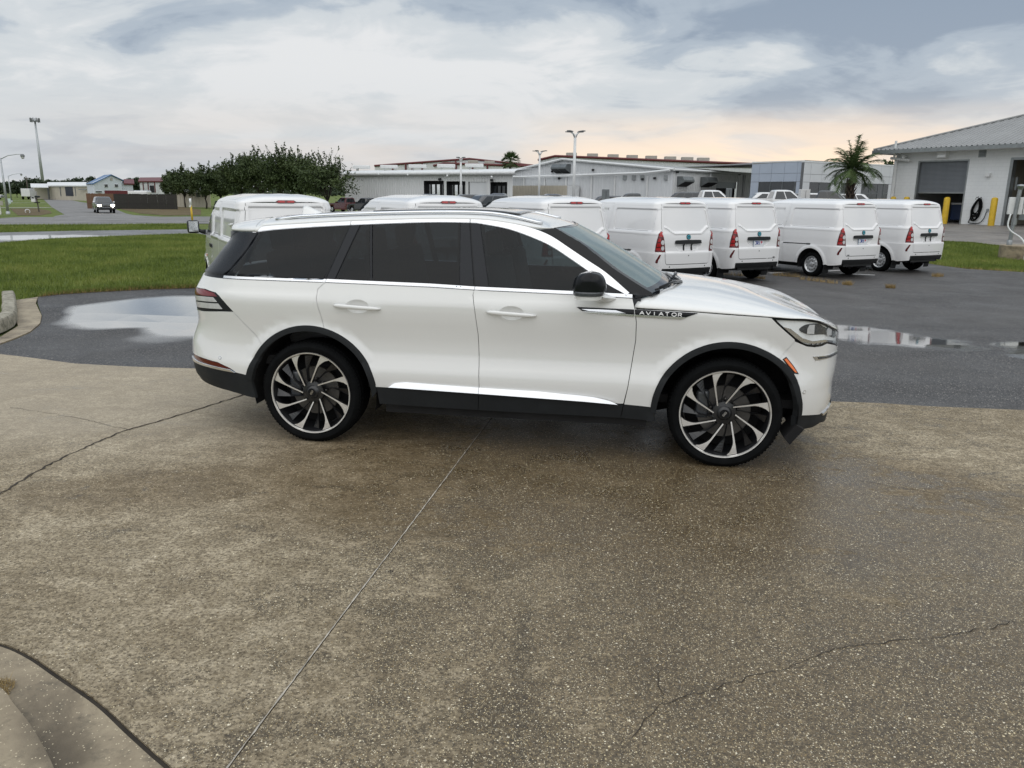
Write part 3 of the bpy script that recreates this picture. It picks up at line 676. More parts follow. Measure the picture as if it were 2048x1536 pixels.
def glass_mat(name, tint, drops=False, film=.0, gloss=1.0, fcol=(.02, .024, .028), ior=1.5):
    """tinted car glass: clear-through colour plus the mirror of the sky"""
    p = NT(name); t = p.n('ShaderNodeBsdfTransparent'); t.inputs[0].default_value = (*tint, 1)
    gl = p.n('ShaderNodeBsdfGlossy'); gl.inputs['Roughness'].default_value = .015; gl.inputs[0].default_value = (.95, .97, .98, 1)
    fr = p.n('ShaderNodeFresnel'); gq = p.n('ShaderNodeNewGeometry'); p.l(p.math('ADD', p.math('MULTIPLY', gq.outputs['Backfacing'], 1 / ior - ior), ior), fr.inputs[0])
    mx = p.n('ShaderNodeMixShader'); p.l(p.math('MULTIPLY', fr.outputs[0], gloss, clamp=True), mx.inputs[0]); p.l(t.outputs[0], mx.inputs[1]); p.l(gl.outputs[0], mx.inputs[2])
    last = mx.outputs[0]
    if film:
        df = p.n('ShaderNodeBsdfDiffuse'); df.inputs[0].default_value = (*fcol, 1)
        m2 = p.n('ShaderNodeMixShader'); m2.inputs[0].default_value = film; p.l(last, m2.inputs[1]); p.l(df.outputs[0], m2.inputs[2]); last = m2.outputs[0]
    if drops:
        co = p.co('Object'); d1 = p.vor(co, 70); c1 = p.sep(p.vor(co, 70, out='Color'))
        zz = p.sep(co)[2]
        keep = p.math('LESS_THAN', c1[0], p.ramp(zz, [(.2, .12), (.75, .5)]))
        bead = p.math('MULTIPLY', p.ramp(d1, [(.0, 1), (.36, 0)], 'EASE'), keep)
        n = p.n('ShaderNodeBump'); n.inputs['Strength'].default_value = .9; n.inputs['Distance'].default_value = .004; p.l(bead, n.inputs['Height'])
        p.l(n.outputs[0], gl.inputs['Normal']); p.l(n.outputs[0], fr.inputs['Normal'])
    p.l(last, p.out.inputs[0]); return p.m
M['pearl'] = paint_mat('pearl_white_paint', (.765, .765, .75), True, .24)
M['blackgloss'] = simple('gloss_black_trim', (.007, .008, .010), .16, var=.1, spec=.28)
M['clad'] = simple('charcoal_cladding', (.017, .019, .021), .55, var=.15, vscale=6, spec=.22)
M['pillar'] = simple('satin_black_pillar', (.012, .014, .018), .25, var=.08, spec=.26)
M['rubber'] = simple('tyre_rubber', (.007, .0075, .008), .8, var=.3, vscale=9, bump=.15, bscale=40, spec=.06)
M['chrome'] = simple('bright_chrome', (.83, .84, .86), .10, 1.0, var=.05)
M['satin'] = simple('satin_aluminium', (.76, .77, .79), .22, 1.0, var=.06)
M['machined'] = simple('machined_alloy', (.80, .785, .76), .42, .85, var=.03, vscale=20)
M['alloy_dark'] = simple('dark_painted_alloy', (.012, .0125, .014), .32, 0.0, coat=.35, var=.15)
M['well'] = simple('wheel_well_liner', (.006, .006, .007), .9, var=.2)
M['under'] = simple('underbody', (.010, .010, .011), .8, var=.3)
M['disc'] = simple('brake_steel', (.12, .115, .11), .45, .8, var=.3, vscale=12)
M['cabin'] = simple('cabin_trim', (.035, .036, .038), .8, var=.2)
M['seat'] = simple('seat_leather', (.11, .11, .115), .6, var=.15)
M['tint'] = glass_mat('privacy_glass', (.10, .12, .13), film=.10, fcol=(.012, .017, .022), gloss=.62)
M['tint_f'] = glass_mat('tinted_front_glass', (.22, .27, .28), film=.10, fcol=(.012, .017, .022), gloss=.62)
M['wscreen'] = glass_mat('windscreen_glass', (.55, .66, .64), True, film=.5, fcol=(.26, .335, .34))  # pale diffuse film paints the bright sky reflection into the glass
M['lens'] = glass_mat('clear_lens', (.97, .98, .98), gloss=.7)
M['redlens'] = simple('red_lens', (.17, .004, .008), .12, coat=.4, var=.25, vscale=14)
M['darkred'] = simple('dark_red_reflector', (.10, .004, .006), .14, coat=1, var=.2, vscale=20)
M['clearlens'] = simple('frosted_lens', (.62, .62, .63), .12, coat=1, var=.2, vscale=10)
M['amber'] = simple('amber_lens', (.85, .17, .012), .15, coat=1, var=.12)
M['white_letter'] = simple('white_letter', (.85, .85, .85), .3, var=.02)
M['lampgrey'] = simple('lamp_housing', (.90, .91, .92), .2, .0, coat=.8, var=.10, vscale=9)
M['lampdark'] = simple('lamp_recess', (.05, .055, .062), .25, .0, coat=.5, var=.2, vscale=9)

# ------------------------------------------------------------------ the white SUV
# ---- analytic skin of the SUV (car frame: x forward, y<0 = visible right side, z up) ----
def lerp_tab(t, v):
    if v <= t[0][0]: return t[0][1]
    for (a, b), (c, d) in zip(t, t[1:]):
        if v <= c:
            k = (v - a) / (c - a)
            return b + (d - b) * k
    return t[-1][1]
def sm_tab(t, v):
    # monotone-ish cubic (Catmull-Rom tangents) through a table
    n = len(t)
    if v <= t[0][0]: return t[0][1]
    if v >= t[-1][0]: return t[-1][1]
    for i in range(n - 1):
        if v <= t[i + 1][0]: break
    x0, y0 = t[i]; x1, y1 = t[i + 1]
    m0 = (y1 - t[i - 1][1]) / (x1 - t[i - 1][0]) if i > 0 else (y1 - y0) / (x1 - x0)
    m1 = (t[i + 2][1] - y0) / (t[i + 2][0] - x0) if i + 2 < n else (y1 - y0) / (x1 - x0)
    h = x1 - x0; k = (v - x0) / h
    return ((2*k**3 - 3*k*k + 1) * y0 + (k**3 - 2*k*k + k) * h * m0 + (-2*k**3 + 3*k*k) * y1 + (k**3 - k*k) * h * m1)
def sst(a, b, v):
    k = min(1.0, max(0.0, (v - a) / (b - a))); return k * k * (3 - 2 * k)
WBASE, HUBZ = 3.025, 0.382
XFA, XRA = 1.72, -1.95
W_LOW = [(.14, .93), (.22, .955), (.30, .972), (.38, .985), (.44, .992), (.50, .998), (.55, 1.000), (.60, .994), (.66, .977), (.72, .966), (.80, .965), (.88, .974), (.96, .986), (1.03, .993), (1.075, .993), (1.11, .985), (1.14, .972), (1.17, .962), (1.20, .953), (1.24, .94)]
def belt_z(x): return 1.192 - .0195 * x
def glass_w(x, z):
    u = z - 1.205
    w = .936 - .42 * u - .10 * u * u
    w -= .085 * sst(-1.0, -2.5, x) * (0.5 + 1.2 * max(0, u))
    w -= .05 * sst(.2, 1.6, x)
    return w
def half_w(x, z):
    zb = belt_z(x)
    if z > zb + .012: return glass_w(x, z)
    w = sm_tab(W_LOW, z)
    w -= .03 * sst(-1.3, -2.5, x) + .02 * sst(1.0, 2.3, x)
    # soft flare round the wheel arches
    for cx in (WBASE / 2, -WBASE / 2):
        d = ((x - cx) ** 2 + (z - HUBZ) ** 2) ** .5
        f = 1 - sst(.50, .585, d)
        if f > 0:
            base = .992 - .03 * sst(-1.3, -2.5, x) - .015 * sst(1.0, 2.3, x)
            w = w + (max(base, w + .006) - w) * f
    return w
XF = [(0.18, 2.3), (0.24, 2.324), (0.298, 2.3436), (0.357, 2.3374), (0.415, 2.3487), (0.474, 2.3517), (0.532, 2.3465), (0.591, 2.3528), (0.649, 2.3611), (0.708, 2.365), (0.766, 2.3646), (0.825, 2.3619), (0.883, 2.357), (0.942, 2.3504), (1.0, 2.3433)]
XR = [(0.3, -2.6543), (0.357, -2.6518), (0.413, -2.7027), (0.47, -2.7226), (0.526, -2.7259), (0.583, -2.7306), (0.639, -2.735), (0.696, -2.7295), (0.752, -2.7059), (0.809, -2.6758), (0.865, -2.6576), (0.922, -2.6558), (0.978, -2.6557), (1.035, -2.6558), (1.091, -2.6522), (1.148, -2.6241), (1.204, -2.5891), (1.261, -2.5549), (1.317, -2.509), (1.374, -2.4615), (1.43, -2.419), (1.487, -2.3652), (1.56, -2.37), (1.7, -2.36)]
def corner(sig, full):
    import math
    th = min(max(sig, 0), 1) * math.pi / 2
    return math.sin(th), max(math.cos(th), 0) ** full
LC_F, LC_R = .95, .95     # length of s used by each corner
def skin(s, z):
    if s > XFA:
        t, u = corner((s - XFA) / LC_F, .62)
        x = XFA + (sm_tab(XF, z) - XFA) * t
        return (x, -half_w(min(x, 2.35), z) * u, z)
    if s < XRA:
        t, u = corner((XRA - s) / LC_R, .50)
        x = XRA + (sm_tab(XR, z) - XRA) * t
        return (x, -half_w(max(x, -2.55), z) * u, z)
    return (s, -half_w(s, z), z)

SUV = empty('parked_suv', (0.1339, 6.3548, 0), R(-9.025))
tag(SUV, 'large pearl white SUV with black wheel arches and directional alloys in the foreground', 'suv')
S_ = skin
def rev(p): return p[::-1]
RDL = [(-1.366, 1.214), (-1.42, 1.166), (-1.424, 1.10), (-1.41, 1.03), (-1.395, .975), (-1.376, .882)]      # quarter / rear door
BL = [(-.259, 1.192), (-.268, 1.16), (-.249, 1.052), (-.229, .883), (-.2225, .703), (-.217, .502), (-.2185, .452)]
FDL = [(.844, 1.169), (.863, 1.10), (.877, 1.007), (.879, .883), (.864, .752), (.84, .553), (.816, .429)]
FC, RC = (1.5195, .380), (-1.4985, .382); RO, RI = .516, .476
def arc(c, r, a0, a1, n=36): return [(c[0] + r * math.cos(R(a0 + (a1 - a0) * i / n)), c[1] + r * math.sin(R(a0 + (a1 - a0) * i / n))) for i in range(n + 1)]
def ang(c, p): return math.degrees(math.atan2(p[1] - c[1], p[0] - c[0]))
aR0 = ang(RC, (-1.0, .46)); aRd = ang(RC, (-1.376, .885)); aRs = ang(RC, (-1.887, .747)); aRe = ang(RC, (-2.0, .497))
aF0 = ang(FC, (1.012, .421)); aFs = ang(FC, (1.824, .776)); aFe = ang(FC, (2.033, .383))
STRIP_LO = [(-2.50, 1.219), (-2.192, 1.216), (-1.366, 1.214), (-.582, 1.203), (-.259, 1.192), (.431, 1.181), (.844, 1.169)]
P_ = M['pearl']
seam_r = [(-2.079, .976), (-1.99, .868), (-1.887, .747)]
tail_top = [(-2.079, .976), (-2.145, 1.048), (-2.185, 1.086), (-2.224, 1.108), (-2.364, 1.125), (-2.50, 1.12), (-2.62, 1.112)]
head_low = [(1.764, 1.068), (1.80, 1.032), (1.869, .972), (1.93, .921), (1.979, .888), (2.029, .867), (2.099, .857), (2.165, .858), (2.226, .870), (2.34, .842), (2.46, .800), (2.62, .79)]
head_top = [(1.764, 1.068), (1.877, 1.063), (2.001, 1.056), (2.106, 1.038), (2.204, 1.008), (2.29, .972), (2.40, .938), (2.50, .915), (2.62, .90)]
hood_cut = [(.861, 1.106), (1.10, 1.099), (1.276, 1.094), (1.46, 1.085), (1.741, 1.0735)]
for sg in (1, -1):
    arch_r = arc(RC, RO, aR0, aRd); arch_r2 = arc(RC, RO, aRd, aRs); arch_f = arc(FC, RO, aFs, aF0)
    quarter = RDL + arc(RC, RO, aRd, aRs)[1:] + rev(seam_r)[1:] + tail_top[1:] + [(-2.62, 1.219)] + STRIP_LO[:3]
    patch('quarter_panel', quarter, S_, P_, SUV, sgn=sg)
    rdoor = [(-1.366, 1.214), (-.582, 1.203)] + BL + [(-.62, .457), (-1.0, .461)] + arc(RC, RO, aR0, aRd)[1:] + rev(RDL)[1:-1]
    rec = lambda hx, hz: [(hx + .088 * math.cos(a), hz + .004 + .050 * math.sin(a)) for a in [2 * math.pi * k / 28 for k in range(28)]]
    rd = patch('rear_door', rdoor, S_, P_, SUV, sgn=sg, holes=[rec(-1.112, 1.049)])
    fdoor = [(-.259, 1.192), (.431, 1.181)] + FDL + [(.783, .427), (.3, .440)] + rev(BL)[0:]
    fd = patch('front_door', fdoor, S_, P_, SUV, sgn=sg, holes=[rec(.013, 1.039)])
    fender = [(.861, 1.100)] + [(a, b - .002) for a, b in hood_cut[1:]] + head_low[:4] + [(1.933, .908), (1.824, .776)] + arch_f[1:] + [(1.008, .414), (.818, .4235)] + rev(FDL)[1:-1]
    patch('front_fender', fender, S_, P_, SUV, sgn=sg)
    # wheel-arch mouldings and sills
    patch('arch_moulding', arc(RC, RO - .001, aR0 - 4, aRe + 3) + rev(arc(RC, RI, aR0 - 9, aRe + 3)), S_, M['clad'], SUV, step=.03, off=.010, rim=.05, shrink=0, sgn=sg)
    patch('arch_moulding', arc(FC, RO - .001, aFe, aF0 + 4) + rev(arc(FC, RI, aFe, aF0 + 6)), S_, M['clad'], SUV, step=.03, off=.010, rim=.05, shrink=0, sgn=sg)
    patch('sill_cladding', [(-.985, .4615), (-.6, .457), (-.2185, .452), (-.2275, .322), (-.6, .326), (-.972, .331)], S_, M['clad'], rd, off=.006, rim=.03, sgn=sg)
    patch('sill_cladding', [(-.2185, .452), (.3, .440), (.816, .425), (.800, .322), (.3, .322), (-.2275, .322)], S_, M['clad'], fd, off=.006, rim=.03, sgn=sg)
    patch('sill_cladding', [(.816, .425), (1.012, .413), (1.03, .36), (1.036, .313), (.800, .322)], S_, M['clad'], SUV, off=.006, rim=.03, sgn=sg)
    sc = crv([(-.896, .466), (-.86, .493), (-.83, .504), (-.759, .512)], 4) + [(-.2185, .499), (.207, .494), (.50, .482)] + crv([(.606, .475), (.705, .457), (.755, .441), (.783, .427)], 4)
    sb = [(.542, .434), (.3, .440), (-.2185, .452), (-.712, .4605)]
    patch('sill_chrome', [p for p in sc if p[0] < -.2186] + [(-.2185, .499), (-.2185, .4535), (-.712, .4625)], lambda u, v: (lambda p: (p[0], p[1] - max(0, .515 - v) * .42, p[2]))(S_(u, v)), M['chrome'], rd, off=.004, rim=.014, step=.03, sgn=sg)
    patch('sill_chrome', [(-.2185, .499)] + [p for p in sc if p[0] > -.2184] + [(.542, .4365), (.3, .442), (-.2185, .4535)], lambda u, v: (lambda p: (p[0], p[1] - max(0, .515 - v) * .42, p[2]))(S_(u, v)), M['chrome'], fd, off=.004, rim=.014, step=.03, sgn=sg)
    # belt moulding in three lengths
    up = lambda pts, d: [(a, b + d) for a, b in pts]
    patch('belt_moulding', STRIP_LO[1:3] + rev(up(STRIP_LO[1:3], .0215)), S_, M['satin'], SUV, off=.004, rim=.012, step=.03, sgn=sg)
    patch('belt_moulding', STRIP_LO[2:5] + rev(up(STRIP_LO[2:5], .0235)), S_, M['satin'], rd, off=.004, rim=.012, step=.03, sgn=sg)
    patch('belt_moulding', STRIP_LO[4:7] + rev(up(STRIP_LO[4:7], .0235)), S_, M['satin'], fd, off=.004, rim=.012, step=.03, sgn=sg)
    # side glass and pillars
    GT = crv([(-1.959, 1.557), (-1.768, 1.579), (-1.232, 1.617), (-.634, 1.646), (-.336, 1.647), (-.246, 1.640), (-.047, 1.607), (.151, 1.544), (.276, 1.490), (.401, 1.417), (.534, 1.335), (.665, 1.253), (.784, 1.193)], 4)
    CT = crv([(-1.993, 1.556), (-1.962, 1.582), (-1.925, 1.594), (-1.773, 1.607), (-1.228, 1.643), (-.637, 1.668), (-.338, 1.670), (-.186, 1.664), (-.006, 1.641), (.137, 1.610), (.261, 1.563), (.397, 1.483), (.529, 1.404), (.660, 1.325), (.826, 1.196)], 4)
    def zon(t, x):
        for a, b in zip(t, t[1:]):
            if a[0] <= x <= b[0]: return a[1] + (b[1] - a[1]) * (x - a[0]) / (b[0] - a[0])
        return t[-1][1]
    def top_seg(t, x0, x1): return [(x0, zon(t, x0))] + [p for p in t if x0 < p[0] < x1] + [(x1, zon(t, x1))]
    bz = lambda x: zon([(-2.6, 1.24), (-2.193, 1.2385), (-1.378, 1.2375), (-.588, 1.2275), (-.263, 1.2165), (.426, 1.2055), (.844, 1.1925)], x)
    sw = patch('side_glass', [(-2.185, bz(-2.185))] + [(-1.374, bz(-1.374))] + [(-1.238, zon(GT, -1.238))] + rev(top_seg(GT, -1.95, -1.24)), S_, M['tint'], SUV, off=.001, rim=.008, sgn=sg)
    patch('pillar_trim', [(-1.370, bz(-1.37)), (-1.302, bz(-1.30)), (-1.158, zon(GT, -1.158)), (-1.234, zon(GT, -1.234))], S_, M['pillar'], rd, off=.003, rim=.008, sgn=sg)
    patch('quarter_glass', [(-1.300, bz(-1.30)), (-1.034, bz(-1.034)), (-1.086, zon(GT, -1.086)), (-1.156, zon(GT, -1.156))], S_, M['tint'], rd, off=.0, rim=.008, sgn=sg)
    patch('pillar_trim', [(-1.033, bz(-1.03)), (-1.016, bz(-1.01)), (-1.066, zon(GT, -1.066)), (-1.085, zon(GT, -1.085))], S_, M['pillar'], rd, off=.004, rim=.008, step=.02, sgn=sg)
    patch('door_glass', [(-1.015, bz(-1.015)), (-.372, bz(-.372)), (-.408, zon(GT, -.408))] + rev(top_seg(GT, -1.065, -.41)), S_, M['tint'], rd, off=.0, rim=.008, sgn=sg)
    patch('pillar_trim', [(-.371, bz(-.371)), (-.266, bz(-.266)), (-.340, zon(GT, -.340)), (-.407, zon(GT, -.407))], S_, M['pillar'], rd, off=.004, rim=.008, sgn=sg)
    patch('pillar_trim', [(-.258, bz(-.258)), (-.159, bz(-.159)), (-.262, zon(GT, -.262)), (-.332, zon(GT, -.332))], S_, M['pillar'], fd, off=.004, rim=.008, sgn=sg)
    patch('door_glass', [(-.158, bz(-.158)), (.640, bz(.64)), (.640, zon(GT, .64))] + rev(top_seg(GT, -.26, .638)), S_, M['tint_f'], fd, off=.0, rim=.008, step=.04, sgn=sg)
    patch('pillar_trim', [(.642, bz(.642)), (.79, bz(.79)), (.642, zon(GT, .642))], S_, M['blackgloss'], fd, off=.004, rim=.008, step=.03, sgn=sg)
    # bright window-top moulding
    for (x0, x1, par) in ((-1.99, -1.236, SUV), (-1.231, -.3405, rd), (-.3355, .822, fd)):
        lo_ = top_seg([(-2.0, 1.553)] + GT + [(.83, 1.17)], x0, min(x1, .80)); hi_ = top_seg([(-2.0, 1.554)] + CT, x0, x1)
        patch('window_moulding', lo_ + rev(hi_), S_, M['satin'], par, off=.006, rim=.012, step=.02, shrink=.0012, sgn=sg)
    dp = [(-1.996, 1.551), (-2.21, bz(-2.2)), (-2.60, 1.24), (-2.60, 1.40), (-2.60, 1.545), (-2.30, 1.548)]
    patch('rear_pillar', dp, S_, M['pillar'], SUV, off=.0, rim=.012, sgn=sg)
    for pol_ in (dp, [(-2.24, 1.215), (-2.02, 1.56), (-1.93, 1.555), (-2.12, 1.225)], [(-1.40, 1.21), (-1.26, 1.66), (-1.14, 1.66), (-1.28, 1.21)], [(-1.05, 1.21), (-1.10, 1.66), (-1.05, 1.66), (-1.0, 1.21)], [(-.39, 1.19), (-.43, 1.68), (-.24, 1.68), (-.14, 1.19)], [(-2.6, 1.17), (-2.6, 1.25), (.9, 1.20), (.9, 1.12)]):
        patch('pillar_backing', pol_, S_, M['pillar'], SUV, off=-.009, rim=0, step=.07, shrink=0, sgn=sg)
    # front pillar (gloss black)
    AP = [(.20, 1.612), (.27, 1.620), (.292, 1.616), (.479, 1.517), (.70, 1.359), (.872, 1.257), (.975, 1.203), (.975, 1.192), (.86, 1.187)]
    patch('front_pillar', [(a + .004, b + .003) for a, b in CT if .14 < a < .83][::1] + rev(AP), S_, M['blackgloss'], SUV, off=.0, rim=.02, step=.04, shrink=0, sgn=sg)
    # lamps
    hl = empty('headlight', (0, 0, 0), 0, SUV)
    ho = [(a, b) for a, b in head_top] + rev(head_low)[:-1]
    hb = patch('lamp_housing', shrink_poly(ho, .012), S_, M['lampgrey'], hl, off=-.017, rim=.0, step=.03, shrink=0, sgn=sg)
    patch('lamp_surround', ho, S_, M['blackgloss'], hl, off=-.004, rim=.03, step=.03, shrink=.001, sgn=sg, holes=[shrink_poly(densify(ho, .03), .011)])
    patch('lamp_lens', shrink_poly(ho, .010), S_, M['lens'], hl, off=.002, rim=0, step=.03, shrink=0, sgn=sg)
    patch('lamp_recess', crv([(1.965, .985), (2.0, 1.012), (2.05, 1.020), (2.13, 1.016), (2.20, .985), (2.33, .950), (2.42, .905), (2.36, .89), (2.2, .935), (2.06, .945), (2.0, .96)], 4, True), S_, M['lampdark'], hl, off=-.013, rim=.004, step=.03, shrink=0, sgn=sg)
    for (u, v, w_) in ((2.055, .985, .030), (2.255, .955, .034)):
        patch('projector', [(u - w_, v - .032), (u + w_, v - .036), (u + w_, v + .028), (u - w_ * .4, v + .030), (u - w_, v + .0)], S_, M['clearlens'], hl, off=-.008, rim=.004, step=.03, shrink=0, sgn=sg)
    patch('light_guide', [(1.85, 1.005), (1.90, .992), (1.99, .925), (2.08, .897), (2.20, .898), (2.34, .872), (2.44, .845), (2.44, .835), (2.30, .860), (2.2, .882), (2.08, .880), (1.985, .900), (1.93, .935)], S_, M['chrome'], hl, off=-.007, rim=.006, step=.03, shrink=0, sgn=sg)
    for k in range(4):
        u = 2.02 + k * .042; patch('reflector_tooth', [(u - .012, .871), (u + .014, .871), (u + .004, .885)], S_, M['lampdark'], hl, off=-.006, rim=.003, step=.02, shrink=0, sgn=sg)
    tl = empty('tail_light', (0, 0, 0), 0, SUV)
    to = tail_top + [(-2.62, .941), (-2.4, .952), (-2.186, .972)]
    patch('lamp_housing', to, S_, M['clad'], tl, off=-.002, rim=.02, step=.03, sgn=sg)
    patch('red_lens', [(-2.61, 1.108), (-2.50, 1.116), (-2.364, 1.121), (-2.24, 1.105), (-2.205, 1.081), (-2.4, 1.074), (-2.61, 1.060)], S_, M['redlens'], tl, off=.002, rim=.004, step=.03, shrink=0, sgn=sg)
    patch('white_lens', [(-2.60, 1.052), (-2.4, 1.067), (-2.244, 1.073), (-2.207, 1.040), (-2.4, 1.031), (-2.60, 1.016)], S_, M['clearlens'], tl, off=.002, rim=.004, step=.03, shrink=0, sgn=sg)
    patch('white_lens', [(-2.60, 1.005), (-2.4, 1.019), (-2.198, 1.029), (-2.166, .990), (-2.4, .978), (-2.60, .963)], S_, M['clearlens'], tl, off=.002, rim=.004, step=.03, shrink=0, sgn=sg)
    patch('side_marker', [(1.858, .786), (1.879, .798), (1.93, .739), (1.972, .682), (1.941, .689), (1.90, .735)], S_, M['blackgloss'], SUV, off=.004, rim=.006, step=.02, shrink=-.002, sgn=sg)
    patch('side_marker_lens', [(1.862, .784), (1.878, .792), (1.927, .735), (1.962, .688), (1.943, .694), (1.903, .736)], S_, M['amber'], SUV, off=.008, rim=.006, step=.02, shrink=.001, sgn=sg)
    patch('bumper_vent', [(2.078, .792), (2.206, .786), (2.33, .788), (2.44, .782), (2.44, .765), (2.33, .766), (2.227, .763), (2.108, .762)], S_, M['satin'], SUV, off=.004, rim=.008, step=.03, shrink=0, sgn=sg)
    patch('bumper_vent_insert', [(2.12, .785), (2.206, .780), (2.33, .782), (2.43, .777), (2.43, .771), (2.33, .772), (2.227, .769), (2.13, .770)], S_, M['lampdark'], SUV, off=.007, rim=.006, step=.03, shrink=0, sgn=sg)
    patch('rear_reflector', [(-2.62, .594), (-2.495, .590), (-2.35, .583), (-2.21, .571), (-2.133, .545), (-2.108, .5335), (-2.205, .540), (-2.348, .550), (-2.5, .558), (-2.62, .56)], S_, M['darkred'], SUV, off=-.004, rim=.006, step=.025, shrink=0, sgn=sg)
    patch('bumper_chrome', [(-2.62, .557), (-2.5, .555), (-2.348, .547), (-2.205, .538), (-2.112, .5305), (-2.078, .512), (-2.165, .519), (-2.3, .528), (-2.465, .534), (-2.62, .536)], S_, M['chrome'], SUV, off=.008, rim=.012, step=.025, shrink=0, sgn=sg)
    for (u, v) in ((-2.189, .612), (2.039, .553)):
        patch('parking_sensor', arc((u, v), .0135, 0, 337, 15), S_, M['satin'], SUV, off=.0015, rim=.002, step=.02, shrink=0, sgn=sg)
        patch('sensor_face', arc((u, v), .009, 0, 337, 15), S_, P_, SUV, off=.003, rim=.002, step=.02, shrink=0, sgn=sg)
    # door handles with their finger recess
    for (hx, hz, par) in ((-1.112, 1.049, rd), (.013, 1.039, fd)):
        hh = MB(); n = 17; prof = []
        for i in range(n):
            t = i / (n - 1); x = hx - .178 + .352 * t; ed = min(1, min(t, 1 - t) * 7) ** .6
            zc_ = hz + .008 - .016 * t; p = Vector(S_(x, zc_)); o_ = .006 + .024 * math.sin(math.pi * t) ** .5
            hgt = .0145 * (.35 + .65 * ed) * (1.05 - .45 * max(0, t - .55)); wdt = .010
            prof.append([(p.x, p.y - o_ + wdt * math.cos(a), zc_ + hgt * math.sin(a)) for a in [2 * math.pi * k / 12 for k in range(12)]])
        vv = [v for r_ in prof for v in r_]; ff = [(i * 12 + k, i * 12 + (k + 1) % 12, (i + 1) * 12 + (k + 1) % 12, (i + 1) * 12 + k) for i in range(n - 1) for k in range(12)] + [tuple(range(12)), tuple((n - 1) * 12 + k for k in range(11, -1, -1))]
        if sg < 0: vv = [(a, -b, c_) for a, b, c_ in vv]; ff = [f[::-1] for f in ff]
        me = mesh_obj('door_handle', vv, ff, P_, par, True).data
        bmz = bmesh.new(); bmz.from_mesh(me); bmesh.ops.recalc_face_normals(bmz, faces=bmz.faces); bmz.to_mesh(me); bmz.free()
        # recess: a shallow dish
        def dish(u, v, hx=hx, hz=hz):
            p = S_(u, v); d_ = ((u - hx) / .088) ** 2 + ((v - hz - .004) / .050) ** 2
            return (p[0], p[1] + .020 * max(0, 1 - d_) ** .8, p[2])
        patch('handle_recess', [(hx + .088 * math.cos(a), hz + .004 + .050 * math.sin(a)) for a in [2 * math.pi * k / 28 for k in range(28)]], dish, P_, par, off=.0, rim=.0, step=.014, shrink=0, sgn=sg)
    # black name strip along the fender and door
    patch('name_strip', [(.866, 1.0965), (1.284, 1.086), (1.204, 1.055), (.868, 1.062)], S_, M['blackgloss'], SUV, off=.004, rim=.008, step=.03, shrink=0, sgn=sg)
    patch('name_strip', [(.465, 1.1005), (.858, 1.0965), (.861, 1.062), (.506, 1.075)], S_, M['blackgloss'], fd, off=.004, rim=.008, step=.03, shrink=0, sgn=sg)
    patch('strip_insert', [(.500, 1.0875), (.62, 1.0885), (.735, 1.0865), (.802, 1.070), (.753, 1.066), (.552, 1.077)], S_, M['chrome'], fd, off=.009, rim=.006, step=.03, shrink=0, sgn=sg)
    patch('strip_lip', [(.506, 1.075), (.861, 1.062), (.861, 1.0505), (.55, 1.0655)], S_, M['satin'], fd, off=.009, rim=.01, step=.02, shrink=0, sgn=sg)
    patch('strip_lip', [(.866, 1.062), (1.206, 1.0555), (1.175, 1.043), (.866, 1.0505)], S_, M['satin'], SUV, off=.009, rim=.01, step=.02, shrink=0, sgn=sg)
# lettering on the visible flank
def glyph_strokes(ch):
    g = {'A': [[(0, 0), (.5, 1), (1, 0)], [(.2, .36), (.8, .36)]], 'V': [[(0, 1), (.5, 0), (1, 1)]], 'I': [[(.5, 0), (.5, 1)]], 'T': [[(0, 1), (1, 1)], [(.5, 0), (.5, 1)]],
         'O': [[(.5 + .5 * math.cos(a), .5 + .5 * math.sin(a)) for a in [2 * math.pi * k / 20 for k in range(21)]]],
         'R': [[(0, 0), (0, 1), (.65, 1), (.9, .9), (.96, .72), (.85, .52), (.6, .45), (0, .45)], [(.55, .45), (1, 0)]]}
    return g[ch]
word = 'AVIATOR'; x0, x1 = .897, 1.182; pitch = (x1 - x0) / (len(word) - .35)
nb = MB()
for i, ch in enumerate(word):
    wd = {'I': .0, 'O': .030, 'A': .029, 'V': .029, 'T': .024, 'R': .022}[ch]; u0 = x0 + i * pitch + (.012 if ch == 'I' else 0)
    zb_ = 1.0655 - .006 * (u0 - x0) / (x1 - x0); hg = .0225
    for stt in glyph_strokes(ch):
        pts = [(u0 + a * wd, zb_ + b * hg) for a, b in stt]
        for a, b in zip(pts, pts[1:]):
            d_ = Vector((b[0] - a[0], b[1] - a[1])); nn = Vector((-d_.y, d_.x)).normalized() * .0026
            q = [(a[0] + nn.x, a[1] + nn.y), (b[0] + nn.x, b[1] + nn.y), (b[0] - nn.x, b[1] - nn.y), (a[0] - nn.x, a[1] - nn.y)]
            f_ = [Vector(S_(*p)) + Vector((0, -.0075, 0)) for p in q]; bk = [v + Vector((0, .004, 0)) for v in f_]
            nb.add(f_ + bk, [(0, 1, 2, 3), (0, 4, 5, 1), (1, 5, 6, 2), (2, 6, 7, 3), (3, 7, 4, 0)])
nb.build('name_lettering', M['white_letter'], SUV)
